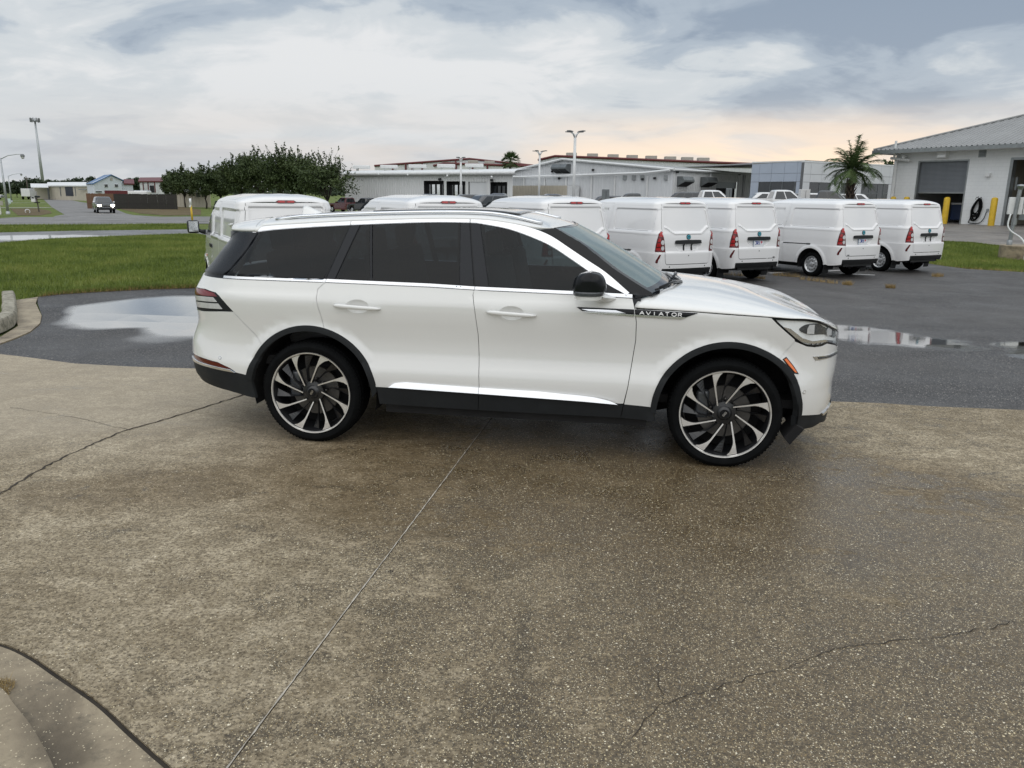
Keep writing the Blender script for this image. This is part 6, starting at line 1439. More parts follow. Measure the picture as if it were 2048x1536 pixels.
cm = NT('painted_block_wall'); co = cm.co('Object'); sx_, sy_, sz_ = cm.sep(co); br = cm.n('ShaderNodeTexBrick'); cb_ = cm.n('ShaderNodeCombineXYZ'); cm.l(sx_, cb_.inputs[0]); cm.l(sz_, cb_.inputs[1]); cm.l(cb_.outputs[0], br.inputs[0])
for k_, v_ in (('Scale', 1.0), ('Mortar Size', .012), ('Brick Width', .40), ('Row Height', .20), ('Mortar Smooth', .4)): br.inputs[k_].default_value = v_
nz = cm.noise(co, .7, 6, .6); bs_ = cm.ramp(nz, [(.3, (.66, .68, .69)), (.7, (.75, .765, .77))]); bs_ = cm.mix(cm.math('MULTIPLY', br.outputs['Fac'], .16), bs_, (.36, .37, .37)); drt = cm.ramp(sz_, [(.0, .55), (.35, 0)]); bs_ = cm.mix(cm.math('MULTIPLY', drt, cm.ramp(cm.noise(co, 3, 5), [(.35, 0), (.7, 1)])), bs_, (.33, .30, .25))
cm.set(base=bs_, rough=.6); cm.bump(cm.math('SUBTRACT', 1.0, br.outputs['Fac']), .35, .008); M['block'] = cm.m
M['yellow'] = simple('safety_yellow_paint', (.62, .40, .02), .45, var=.18, vscale=4); M['curtain'] = simple('grey_shutter_slat', (.20, .215, .235), .4, .3, var=.1)
def ribbed(name, a, b, z0, z1, mat, parent, pitch=.30, depth=.035, openings=(), tops=None):
    """vertical-rib metal wall from a to b (2D), real ribs; openings [(u0,u1,z0,z1)]; tops: f(u) -> wall top"""
    a, b = Vector((a[0], a[1])), Vector((b[0], b[1])); L_ = (b - a).length; d = (b - a) / L_; n = Vector((d.y, -d.x)); us = []
    u = 0.0
    while u < L_ - 1e-6:
        for f, dp in ((0, 0), (.62, 0), (.70, 1), (.92, 1)): us.append((u + pitch * f, dp * depth))
        u += pitch
    us.append((L_, 0)); us = [q for q in us if q[0] <= L_ + 1e-6]; V = []; F = []
    for i in range(len(us) - 1):
        (u0, d0), (u1, d1) = us[i], us[i + 1]; um = (u0 + u1) / 2; zt = (tops(u0) if tops else z1, tops(u1) if tops else z1); segs = [(z0, None)]
        for (o0, o1, oz0, oz1) in openings:
            if o0 <= um <= o1: segs = [(z0, oz0)] * (oz0 > z0 + .01) + [(oz1, None)]
        for (s0, s1) in segs:
            p0, p1 = a + d * u0 + n * d0, a + d * u1 + n * d1; k = len(V)
            V += [(p0.x, p0.y, s0), (p1.x, p1.y, s0), (p1.x, p1.y, zt[1] if s1 is None else s1), (p0.x, p0.y, zt[0] if s1 is None else s1)]; F.append((k, k + 1, k + 2, k + 3))
    o = mesh_obj(name, V, F, mat, parent); return o
def quad(name, pts, mat, parent, thick=.06):
    """a flat plate with real thickness"""
    p = [Vector(q) for q in pts]; n = (p[1] - p[0]).cross(p[2] - p[0]).normalized() * thick; m = len(p)
    b = MB(); b.add([tuple(q) for q in p] + [tuple(q - n) for q in p], [tuple(range(m)), tuple(range(2 * m - 1, m - 1, -1))] + [(i, m + i, m + (i + 1) % m, (i + 1) % m) for i in range(m)]); return b.build(name, mat, parent)
def wall_u(px, A, B):
    """photo column -> distance along the wall A-B"""
    d = ray(px, 380); dx_, dy_ = B[0] - A[0], B[1] - A[1]; den = d.x * dy_ - d.y * dx_; t = (A[0] * dy_ - A[1] * dx_) / den
    return ((d.x * t - A[0]) * dx_ + (d.y * t - A[1]) * dy_) / math.hypot(dx_, dy_)
def wall_z(px, py, A, B):
    d = ray(px, py); dx_, dy_ = B[0] - A[0], B[1] - A[1]; t = (A[0] * dy_ - A[1] * dx_) / (d.x * dy_ - d.y * dx_); return CAMH + d.z * t
# --- 1. workshop on the right: painted block, roller shutters, hip roof.  local frame: x along the front, y into the building
WA = at(1783, 390, 50); WB_ = at(2048, 390, 43); A2, B2 = (WA.x, WA.y), (WB_.x, WB_.y); wl = math.hypot(B2[0] - A2[0], B2[1] - A2[1]); wdir = math.atan2(B2[1] - A2[1], B2[0] - A2[0]); ZG = .43
WS = empty('workshop_building', (A2[0], A2[1], 0), wdir); tag(WS, 'white painted block workshop with grey metal hip roof and half-open shutter', 'building')
wu = lambda px: wall_u(px, A2, B2); wz = lambda px, py: wall_z(px, py, A2, B2)
D1a, D1b, D1t = wu(1829.5), wu(1931), wz(1880, 320.5); D2a, D2t = wu(2013), wz(2030, 316); EZ = wz(1783, 302); LW = wl + 12
b = MB()
for (x0_, x1_, z0_, z1_) in ((0, D1a, ZG - .2, EZ), (D1b, D2a, ZG - .2, EZ), (D1a, D1b, D1t, EZ), (D2a, D2a + 4.2, D2t, EZ), (D2a + 4.2, LW, ZG - .2, EZ)): b.box2((x0_, 0, z0_), (x1_, .30, z1_))
b.build('wall', M['block'], WS)
b = MB(); b.box2((0, .302, ZG - .2), (.3, 11, EZ)); b.box2((LW - .3, .302, ZG - .2), (LW, 11, EZ)); b.box2((.302, 10.7, ZG - .2), (LW - .302, 11, EZ)); b.build('side_wall', M['block'], WS)
M['wall_in'] = simple('workshop_inner_wall', (.36, .33, .27), .8, var=.15)
b = MB(); b.box2((D2a - 1.2, .304, ZG), (D2a - 1.05, 10.6, EZ - .05)); b.box2((D2a - 1.0, 6, ZG), (LW - .4, 6.15, EZ - .05)); b.build('inner_wall', M['wall_in'], WS)
b = MB(); b.box2((.304, .304, EZ - .05), (LW - .304, 10.6, EZ)); b.build('ceiling_panel', M['m_dark'], WS); b = MB(); b.box2((.304, .304, ZG - .1), (LW - .304, 10.6, ZG + .005)); b.build('inner_floor', M['apron'], WS)
b = MB(); b.box2((D1a - .02, .01, ZG), (D1a + .10, .34, D1t)); b.box2((D1b - .10, .01, ZG), (D1b + .02, .34, D1t)); b.box2((D1a, .02, D1t - .08), (D1b, .34, D1t + .03)); b.build('door_frame', M['zinc'], WS)
b = MB(); b.box2((D2a - .02, -.015, ZG), (D2a + .14, .34, D2t)); b.box2((D2a, -.012, D2t - .1), (D2a + 4.2, .34, D2t + .03)); b.build('door_frame', M['zinc'], WS)
shut = empty('roller_shutter', (0, 0, 0), 0, WS); zb_ = wz(1880, 384); ns = 24; slat = None
for k in range(ns):
    h_ = (D1t - .08 - zb_) / ns
    if slat is None:
        q = MB(); q.prism([(.20, 0), (.185, h_ * .2), (.185, h_ * .75), (.20, h_ * .97), (.225, h_ * .97), (.225, 0)], D1a + .105, D1b - .105, 'x'); slat = q.build('slat', M['curtain'], shut); slat.location.z = zb_
    else:
        c = slat.copy(); COL.objects.link(c); c.parent = shut; c.location.z = zb_ + h_ * k
b = MB(); b.box2((D1a + .11, .19, zb_ - .08), (D1b - .11, .235, zb_)); b.build('bottom_bar', M['zinc'], shut)
# hip roof with ribs, fascia, upper tier
ov = .95; ez = EZ + .02; sl = .34; RD = 6.0
def roof_h(v): return ez + (v + ov) * sl
b = MB(); F0 = (-ov, -ov, ez); n = 60
V = []; F = []; pitch = .30; u = -ov
while u < LW + ov - .01:
    for f, dp in ((0, 0), (.62, 0), (.72, .045), (.90, .045)):
        uu = u + pitch * f; vend = min(RD, uu) if uu < RD else RD; V += [(uu, -ov, ez + dp), (uu, max(-ov, vend), roof_h(max(-ov, vend)) + dp)]
    u += pitch
F = [(2 * i, 2 * i + 2, 2 * i + 3, 2 * i + 1) for i in range(len(V) // 2 - 1)]
mesh_obj('roof', V, F, M['m_roof'], WS)
quad('roof_side', [(-ov, -ov, ez - .01), (RD, RD, roof_h(RD) - .01), (RD, 10, roof_h(RD) - .01), (-ov, 12, ez - .01)], M['m_roof'], WS, .05)
b = MB(); b.tube([(-ov, -ov, ez + .05), (RD, RD, roof_h(RD) + .06)], .07, 6); b.build('hip_flashing', M['m_roof'], WS)
b = MB(); b.box2((-ov - .04, -ov - .06, ez - .22), (LW + ov, -ov, ez - .005)); b.box2((-ov - .06, -ov, ez - .22), (-ov, 12, ez - .005)); b.build('fascia', M['zinc'], WS)
b = MB(); b.box2((-ov, -ov, ez - .20), (LW + ov, .0, ez - .17)); b.build('soffit', M['m_trim'], WS)
b = MB(); b.box2((RD + 1.0, RD - .02, roof_h(RD) - .3), (LW, RD + .1, roof_h(RD) + .50)); b.build('clerestory', M['m_trim'], WS)
V = []; u = RD - .3
while u < LW:
    for f, dp in ((0, 0), (.62, 0), (.72, .045), (.90, .045)): uu = u + pitch * f; k_ = min(1, (uu - RD + .3) / 5.0); V += [(uu, RD - .8, roof_h(RD) + .35 + dp), (uu, RD - .8 + 5.0 * k_, roof_h(RD) + .35 + 1.9 * k_ + dp)]
    u += pitch
mesh_obj('upper_roof', V, [(2 * i, 2 * i + 2, 2 * i + 3, 2 * i + 1) for i in range(len(V) // 2 - 1)], M['m_roof'], WS)
b = MB(); b.box2((RD - .35, RD - .86, roof_h(RD) + .17), (LW, RD - .80, roof_h(RD) + .36)); b.build('upper_fascia', M['zinc'], WS)
def on_wall(name, px0, px1, py0, py1, y0, y1, mat, par=WS, bev=.01):
    u0, u1 = wu(px0), wu(px1); pm_ = (px0 + px1) / 2; z1_, z0_ = wz(pm_, py0), wz(pm_, py1); b = MB(); b.box(((u0 + u1) / 2, (y0 + y1) / 2, (z0_ + z1_) / 2), (u1 - u0, abs(y1 - y0), z1_ - z0_), 0, None, bev); return b.build(name, mat, par)
b = MB(); u0 = wu(1792); b.tube([(u0, -.55, EZ + .55), (u0, -.55, EZ - .12), (u0 - .1, -.40, EZ - .42)], .07, 8); b.tube([(u0 - .35, -.38, EZ - .45), (u0 + .9, -.30, EZ - .62)], .08, 8); b.tube([(u0 - .15, -.12, EZ - .5), (u0 - .15, -.12, ZG)], .10, 8); b.build('downpipe', M['m_trim'], WS)
b = MB(); u0 = wu(1807.5); b.lathe([(.0, EZ - .34), (.07, EZ - .36), (.10, EZ - .44), (.09, EZ - .50), (.0, EZ - .54)], 14, 'z', (u0, -.42, 0)); b.box((u0, -.3, EZ - .36), (.12, .4, .06)); b.build('dome_camera', M['m_trim'], WS, True, 40)
fl = on_wall('flood_light', 1871, 1889.5, 303.5, 316.5, -.34, 0, M['m_trim'], WS, .03); fl = on_wall('flood_light_lens', 1873, 1888, 310, 315, -.36, -.3, M['lampgrey'])
vt = on_wall('wall_vent', 1947, 1962, 299, 315, -.03, .0, M['zinc'])
for k in range(4): on_wall('vent_blade', 1949, 1960.5, 302 + k * 3, 304 + k * 3, -.055, -.02, M['zinc_d'], vt, 0)
on_wall('door_lamp', 1969.5, 1978, 346, 353.5, -.20, 0, M['m_trim'], WS, .03)
on_wall('power_socket', 1980, 1984, 417.5, 423.5, -.07, 0, M['zinc'], WS, .01)
on_wall('control_box', 2020, 2024, 354, 380, .36, .5, M['zinc'], WS, .01)
def wp(px, py, off): return (wu(px), off, wz(px, py))
def world_of(p): c_, s_ = math.cos(wdir), math.sin(wdir); return Vector((A2[0] + c_ * p[0] - s_ * p[1], A2[1] + s_ * p[0] + c_ * p[1], p[2]))
hose = empty('hose_coil', (0, 0, 0)); tag(hose, 'black hose looped on a hook on the white block wall', 'hose'); r_ = random.Random(9); b = MB(); hk = [(1950, 398), (1956, 399), (1963, 398)]
for k in range(11):
    c0 = 1964.5 + r_.uniform(-1.5, 1.5); top = 397 + r_.uniform(0, 2.5); bot = 436 + r_.uniform(-9, 8); hw_ = 8.5 + r_.uniform(-2, 2.5); lean = r_.uniform(-3, 1)
    pts = []
    for i in range(17):
        a = 2 * math.pi * i / 16; v_ = (1 - math.cos(a)) / 2; pts.append(world_of(wp(c0 - hw_ * math.sin(a) * (.55 + .65 * v_) - 3.2 * v_ + lean * v_, top + (bot - top) * v_, -.06 - .012 * k)))
    b.tube(pts, .026, 6)
pts = [world_of(wp(*q, -.07)) for q in ((1952, 430), (1949, 440), (1948, 445.5), (1958, 447), (1970, 446), (1977, 438), (1981, 424))]; b.tube([tuple(p) for p in crv([tuple(p) for p in pts], 4)], .022, 6)
b.build('hose', M['rubber'], hose); b = MB(); p0 = world_of(wp(1964.5, 396.5, 0)); p1 = world_of(wp(1964.5, 396.5, -.28)); b.tube([p0, p1, p1 + Vector((0, 0, .1))], .02, 6)
for sgn_ in (-1, 1): b.tube([world_of(wp(1964.5, 397, -.2)), world_of(wp(1964.5 + 5 * sgn_, 394.5, -.2)), world_of(wp(1964.5 + 6.5 * sgn_, 399, -.2))], .016, 6)
b.build('hook', M['plastic'], hose)
def bollard(px, off, label):
    p = world_of((wu(px), off, 0)); o = empty('bollard', (p.x, p.y, ZG - .03)); tag(o, label, 'bollard', 'yellow bollards guarding the workshop doors'); b = MB(); b.lathe([(.165, 0), (.165, 1.44), (.15, 1.50), (.09, 1.54), (0, 1.55)], 20, 'z'); b.build('post', M['yellow'], o, True, 40); b = MB(); b.lathe([(.24, 0), (.24, .03), (.19, .04)], 20, 'z'); b.build('footing', M['apron'], o, True, 40)
bollard(1808, -.9, 'yellow bollard peeking over the last van roof, left of the shutter'); bollard(1835, -.9, 'yellow bollard top showing at the left jamb of the shutter'); bollard(1918.5, -1.0, 'yellow bollard right of the half-open shutter, standing full height'); bollard(2014, -1.0, 'yellow bollard between the hose and the grey meter post')
o = empty('tool_chest', tuple(world_of((wu(1899), 2.6, ZG)))[:3], wdir); tag(o, 'dark blue chest with white lid inside the half-open shutter', 'chest'); b = MB(); b.box((0, 0, .62), (2.3, .8, .9), 0, None, .03); b.build('chest_body', simple('blue_chest_paint', (.012, .03, .09), .4), o); b = MB(); b.box((0, 0, 1.13), (2.36, .86, .1), 0, None, .02); b.build('lid', M['c_white'], o); b = MB(); b.box((.5, -.42, .8), (.2, .03, .05)); b.build('latch', M['chrome'], o)
# grey steel meter post on its concrete block
q = gnd(2022, 517); mp_ = empty('meter_post', (q[0] + .15, q[1] + .45, terrain(*q) - .02), R(-20)); tag(mp_, 'grey steel meter post with pale boxes on a stained concrete block', 'meter post')
b = MB(); b.lathe([(.62, -.05), (.62, .42), (.60, .44), (0, .44)], 40, 'z', (.35, 0, 0)); b.build('concrete_base', M['kerb'], mp_, True, 40)
b = MB(); b.tube([(0, 0, .42), (.06, 0, 2.30)], .062, 12); b.lathe([(.085, .44), (.085, .58), (.07, .60)], 12, 'z'); b.lathe([(.085, 1.1), (.085, 1.32)], 12, 'z', (.035, 0, 0)); b.build('post', M['zinc'], mp_, True, 40)
b = MB(); b.lathe([(.0, 2.42), (.10, 2.41), (.12, 2.36), (.09, 2.32), (.07, 2.24), (0, 2.24)], 16, 'z', (.065, 0, 0)); b.build('photocell', M['zinc'], mp_, True, 40)
b = MB(); b.box((.02, .12, 1.72), (.42, .16, .56), 0, None, .015); b.build('meter_box', M['c_white'], mp_); b = MB(); b.box((.45, .12, 1.75), (.40, .18, .60), 0, None, .015); b.build('switch_box', M['c_white'], mp_); b = MB(); b.box((.42, .10, 1.35), (.5, .12, .2), 0, None, .02); b.build('cable_tray', M['zinc_d'], mp_)
b = MB(); b.tube(crv([(-.12, -.1, 1.46), (-.16, -.14, 1.1), (-.05, -.2, .9), (.22, -.34, .70), (.36, -.52, .45), (.36, -.64, .2), (.34, -.66, -.02)], 5), .026, 8); b.build('conduit', M['m_trim'], mp_, True)
# --- 2. panelled showroom
C0, C1, C2 = at(1500, 390, 81), at(1604.6, 390, 76), at(1792, 390, 84)
SH = empty('showroom_building', (C1.x, C1.y, 0)); tag(SH, 'grey panelled showroom behind the shaggy palm, dark glazed openings', 'building')
def panels(P, Q, px0, px1, cols, ytop, rowsY, mat, opens):
    A_, B_ = (P.x, P.y), (Q.x, Q.y); L_ = math.hypot(B_[0] - A_[0], B_[1] - A_[1]); d = Vector(((B_[0] - A_[0]) / L_, (B_[1] - A_[1]) / L_)); n = Vector((d.y, -d.x)); off = Vector((C1.x, C1.y))
    zs = [wall_z(px0, y_, A_, B_) for y_ in rowsY] + [0.0]; us = [wall_u(c, A_, B_) for c in cols]
    W3 = lambda u, z, k: (A_[0] + d.x * u + n.x * k - off.x, A_[1] + d.y * u + n.y * k - off.y, z)
    def slab(nm, u0, u1, z0, z1, k0, k1, m):
        b = MB(); b.add([W3(u, z, k) for k in (k0, k1) for u, z in ((u0, z0), (u1, z0), (u1, z1), (u0, z1))], [(0, 1, 2, 3), (7, 6, 5, 4), (0, 4, 5, 1), (1, 5, 6, 2), (2, 6, 7, 3), (3, 7, 4, 0)]); return b.build(nm, m, SH)
    slab('wall', us[0], us[-1], -.1, zs[0] - .05, -.35, -.06, M['joint'])
    for i in range(len(us) - 1):
        for j in range(len(zs) - 1):
            um = (cols[i] + cols[i + 1]) / 2
            if j == len(zs) - 2 and any(a <= um <= e for a, e in opens): continue
            slab('panel', us[i] + .014, us[i + 1] - .014, zs[j + 1] + .014, zs[j] - .014, -.05, .0, mat)
    slab('coping', us[0], us[-1], zs[0], zs[0] + .12, -.4, .03, M['m_trim'])
    for a, e in opens:
        u0, u1 = wall_u(a, A_, B_), wall_u(e, A_, B_); f = empty('window', (0, 0, 0), 0, SH); zt = zs[-2] - .02
        g_ = slab('pane', u0, u1, .0, zt, -.058, -.045, M['shopglass']); g_.parent = f; nmul = max(1, round((u1 - u0) / 1.6))
        for k in range(nmul + 1):
            uu = u0 + (u1 - u0) * k / nmul; m_ = slab('mullion', uu - .035, uu + .035, .0, zt, -.05, -.01, M['zinc_d']); m_.parent = f
        m_ = slab('transom', u0, u1, 2.25, 2.33, -.049, -.012, M['zinc_d']); m_.parent = f
panels(C0, C1, 1500, 1604.6, [1500, 1516, 1540, 1565.5, 1591, 1604.6], 327, [326.5, 348, 364], M['panel_shaded'], [(1516, 1588)])
panels(C1, C2, 1604.6, 1792, [1604.6, 1618, 1641, 1661, 1681, 1702, 1722, 1739, 1758, 1776, 1792], 324, [324, 348, 364], M['panel_a'], [(1617, 1659), (1672, 1703), (1721, 1756), (1767, 1777)])
quad('roof', [(C0.x - C1.x, C0.y - C1.y, 5.1), (0, 0, 5.25), (C2.x - C1.x, C2.y - C1.y, 5.15), (C2.x - C1.x + 3, 40, 5.9), (C0.x - C1.x, 40, 5.9)], M['m_roof'], SH, .1)
# --- 3. white metal warehouse with hooded vents
G0, G1, G2 = at(1004, 390, 112), at(1344, 390, 90), at(1500.5, 390, 104)
WH = empty('metal_warehouse', (0, 0, 0)); tag(WH, 'long white metal warehouse with low gable and grey hooded vents', 'building')
gA, gB = (G0.x, G0.y), (G1.x, G1.y); gL = math.hypot(gB[0] - gA[0], gB[1] - gA[1]); zl, zr, zp = wall_z(1004, 347, gA, gB), wall_z(1344, 338.5, gA, gB), wall_z(1127, 318.5, gA, gB); up_ = wall_u(1127, gA, gB)
gt = lambda u: zl + (zp - zl) * u / up_ if u < up_ else zp + (zr - zp) * (u - up_) / (gL - up_)
ribbed('gable_wall', gA, gB, -.2, 0, M['m_pale'], WH, .45, .04, (), gt)
hA, hB = gB, (G2.x, G2.y); hL = math.hypot(hB[0] - hA[0], hB[1] - hA[1]); dd = (wall_u(1431, hA, hB), wall_u(1473, hA, hB), -.2, wall_z(1450, 363.5, hA, hB))
ribbed('side_wall', hA, hB, -.2, zr, M['m_white'], WH, .45, .04, [dd])
gdir = Vector((gB[0] - gA[0], gB[1] - gA[1])).normalized(); hdir = Vector((hB[0] - hA[0], hB[1] - hA[1])).normalized(); gn_ = Vector((gdir.y, -gdir.x)); hn_ = Vector((hdir.y, -hdir.x))
PK = Vector((gA[0] + gdir.x * up_, gA[1] + gdir.y * up_)); ex = Vector((hB[0], hB[1])) - Vector((hA[0], hA[1])); k_ = .25
def z3(v2, z): return (v2.x, v2.y, z)
e0 = Vector(gB) + (gn_ + hn_) * .3; e1 = Vector(hB) + hn_ * .3; p0 = PK + gn_ * .3; p1 = PK + ex
quad('roof', [z3(e0, zr + .02), z3(e1, zr + .02), z3(p1, zp + .05), z3(p0, zp + .05)], M['m_roof'], WH, .12)
q0 = Vector(gA) + gn_ * .3; quad('roof', [z3(q0, zl + .02), z3(p0, zp + .05), z3(p1, zp + .05), z3(q0 + ex, zl + .02)], M['m_roof'], WH, .12)
b = MB(); b.tube([z3(q0, zl), z3(p0, zp), z3(e0, zr)], .16, 6); b.tube([z3(e0, zr - .05), z3(e1, zr - .05)], .15, 6); b.build('edge_trim', M['m_trim'], WH)
def wh_col(nv, dv, A_, u, ztop):
    P = Vector(A_) + dv * u + nv * .12; b = MB(); b.box2((P.x - .10, P.y - .08, -.2), (P.x + .10, P.y + .08, ztop)); b.build('column_trim', M['m_trim'], WH)
for px in (1049, 1090, 1133, 1183.5, 1230, 1295): wh_col(gn_, gdir, gA, wall_u(px, gA, gB), wall_z(px, 352, gA, gB))
for px in (1417, 1485): wh_col(hn_, hdir, hA, wall_u(px, hA, hB), zr - .1)
b = MB(); pts = []
for px, py in ((1026, 354.5), (1132, 351.5), (1294, 346), (1343, 340.5)): u = wall_u(px, gA, gB); P = Vector(gA) + gdir * u + gn_ * .55; pts.append((P.x, P.y, wall_z(px, py, gA, gB)))
b.tube(pts, .16, 6); b.build('gutter', M['m_trim'], WH)
zi = wall_z(1100, 371, gA, gB); P0 = Vector(gA) + gdir * wall_u(1050, gA, gB) + gn_ * 2.5; P1 = Vector(gA) + gdir * wall_u(1162, gA, gB) + gn_ * 2.5
o = empty('storage_container', (P0.x, P0.y, -.05), math.atan2(gdir.y, gdir.x)); tag(o, 'long pale yard container against the white warehouse gable', 'container'); ln = (P1 - P0).length; ribbed('side_panel', (0, 0), (ln, 0), 0, zi, M['m_beige'], o, .3, .05); b = MB(); b.box2((0, .05, zi - .06), (ln, 2.2, zi)); b.box2((0, .06, 0), (.05, 2.2, zi - .07)); b.box2((ln - .05, .06, 0), (ln, 2.2, zi - .07)); b.build('frame', M['m_trim'], o)
def hood_vent(px0, px1, py0, py1, A_, B_, label):
    dv = Vector((B_[0] - A_[0], B_[1] - A_[1])).normalized(); nv = Vector((dv.y, -dv.x)); u0, u1 = wall_u(px0, A_, B_), wall_u(px1, A_, B_); pm_ = (px0 + px1) / 2; zt, zb2 = wall_z(pm_, py0, A_, B_), wall_z(pm_, py1, A_, B_); P = Vector(A_) + dv * u0; w = u1 - u0; h_ = zt - zb2
    o = empty('vent_hood', (P.x, P.y, zb2), math.atan2(dv.y, dv.x), WH)
    b = MB(); b.prism([(-.05, 0), (-.05, h_), (-.5 * h_ - .2, h_), (-.9 * h_, h_ * .62), (-.9 * h_, h_ * .45)], 0, w, 'x'); b.build('hood', M['zinc_d'], o)
    b = MB(); b.prism([(-.06, .02), (-.9 * h_ - .02, h_ * .45), (-.9 * h_ + .02, h_ * .40), (-.06, -.03)], w * .06, w * .94, 'x'); b.build('mesh_screen', M['m_dark'], o)
for q in ((1111, 1125, 329, 346.5, gA, gB), (1125, 1141, 328.5, 346.5, gA, gB), (1352, 1373, 353, 373, hA, hB), (1399, 1420, 354.5, 374, hA, hB)): hood_vent(*q, '')
D = [Vector(hA) + hdir * u + hn_ * (-.25) for u in (dd[0], dd[1])]
b = MB(); b.add([(*D[0], -.2), (*D[1], -.2), (*D[1], dd[3]), (*D[0], dd[3])], [(0, 1, 2, 3)]); b.build('door_recess', M['m_dark'], WH)
E_ = [Vector(hA) + hdir * u + hn_ * (-.12) for u in (dd[0], dd[1])]; zc_ = wall_z(1450, 376.5, hA, hB); b = MB(); b.add([(*E_[0], zc_), (*E_[1], zc_), (*E_[1], dd[3]), (*E_[0], dd[3])], [(0, 1, 2, 3)]); b.build('roller_shutter', M['curtain'], WH)
b = MB()
for px, py, A_, B_, nv, dv in ((1105.5, 343, gA, gB, gn_, gdir), (1186.5, 340, gA, gB, gn_, gdir), (1286, 358.5, gA, gB, gn_, gdir), (1310, 356.5, gA, gB, gn_, gdir), (1119.5, 357, gA, gB, gn_, gdir), (1350, 344, hA, hB, hn_, hdir), (1474, 348, hA, hB, hn_, hdir)):
    P = Vector(A_) + dv * wall_u(px, A_, B_) + nv * .2; w_ = MB(); w_.box((P.x, P.y, wall_z(px, py, A_, B_)), (.30, .3, .25), 0, None, .05); w_.build('wall_lamp', M['plastic'], WH)
b = MB()
for px in (1250, 1268, 1285, 1332): P = Vector(gA) + gdir * wall_u(px, gA, gB) + gn_ * .1; w_ = MB(); w_.box((P.x, P.y, wall_z(px, 355.5, gA, gB)), (.5, .2, .55), 0, None, .02); w_.build('louvre', M['zinc'], WH)
# --- 4. ribbed shop building in the middle
S0, S1 = at(690, 390, 112), at(1025, 390, 96); sA, sB = (S0.x, S0.y), (S1.x, S1.y); sL = math.hypot(sB[0] - sA[0], sB[1] - sA[1]); sdir = Vector((sB[0] - sA[0], sB[1] - sA[1])).normalized(); sn = Vector((sdir.y, -sdir.x))
SB = empty('shop_building', (0, 0, 0)); tag(SB, 'low white ribbed shop building with rolled roof edge and glazed openings', 'building')
su = lambda px: wall_u(px, sA, sB); sz = lambda px, py: wall_z(px, py, sA, sB); szt = sz(860, 350); ops = []
for a, e, t in ((847.5, 886.5, 361.5), (893.5, 931, 362.5), (938, 973.5, 363.5), (980.5, 1016, 364)): ops.append((su(a), su(e), -.2, sz((a + e) / 2, t)))
ribbed('wall', sA, sB, -.2, szt, M['m_white'], SB, .42, .06, ops)
rows = []
for i in range(41):
    P = Vector(sA) + sdir * (sL + .8) * i / 40
    t_ = i / 40; rows.append([(*(P + sn * a), szt + b_ ) for a, b_ in ((.0, -.02), (.55, -.05), (.75, .05), (.78, .25), (.6, .42), (.1, .56), (-4, .8))])
grid_obj('roof', rows, M['m_trim'], SB, True, flip=True)
for px in (712, 767, 824, 881, 937):
    P = Vector(sA) + sdir * su(px) - sn * 1.2; b = MB(); b.box((P.x, P.y, szt + 1.15), (2.3, .9, .45), 0, None, .1); b.tube([(P.x - .6, P.y, szt + .6), (P.x - .6, P.y, szt + 1.0)], .1, 6); b.build('roof_light', M['m_trim'], SB)
for i, (u0, u1, _, zt) in enumerate(ops):
    W3 = lambda u, z, k: (*(Vector(sA) + sdir * u - sn * k), z)
    if i == 2:
        b = MB(); b.add([W3(u0, -.2, .12), W3(u1, -.2, .12), W3(u1, zt, .12), W3(u0, zt, .12)], [(0, 1, 2, 3)]); b.build('roller_door', M['m_pale'], SB); continue
    f = empty('shop_window', (0, 0, 0), 0, SB); b = MB(); b.add([W3(u0, -.2, .9), W3(u1, -.2, .9), W3(u1, zt, .9), W3(u0, zt, .9)], [(0, 1, 2, 3)]); b.add([W3(u0, -.2, .9), W3(u0, zt, .9), W3(u0, zt, .0), W3(u0, -.2, .0)], [(0, 1, 2, 3)]); b.add([W3(u1, -.2, .9), W3(u1, zt, .9), W3(u1, zt, .0), W3(u1, -.2, .0)], [(0, 1, 2, 3)]); b.add([W3(u0, zt, 0), W3(u1, zt, 0), W3(u1, zt, .9), W3(u0, zt, .9)], [(0, 1, 2, 3)]); b.build('reveal', M['m_dark'], f)
    for k in range(4):
        b = MB(); a_ = u0 + (u1 - u0) * (k + .12) / 4; e_ = u0 + (u1 - u0) * (k + .72) / 4; b.add([W3(a_, .2, .6), W3(e_, .2, .6), W3(e_, zt - .45, .6), W3(a_, zt - .45, .6)], [(0, 1, 2, 3)]); b.build('pane', M['mirrorglass'] if i < 2 and k < 3 else M['shopglass'], f)
for px, py in ((766, 348.5), (823.5, 349.5), (902, 351.5), (990, 353.5)):
    P = Vector(sA) + sdir * su(px) + sn * .72; b = MB(); b.box((P.x, P.y, sz(px, py)), (.22, .2, .2), 0, None, .05); b.build('eave_lamp', M['lampgrey'], SB)
for px, py in ((881.5, 358.5), (985, 360.5)):
    P = Vector(sA) + sdir * su(px) + sn * .2; b = MB(); b.box((P.x, P.y, sz(px, py)), (.36, .3, .3), 0, None, .05); b.build('wall_lamp', M['plastic'], SB)
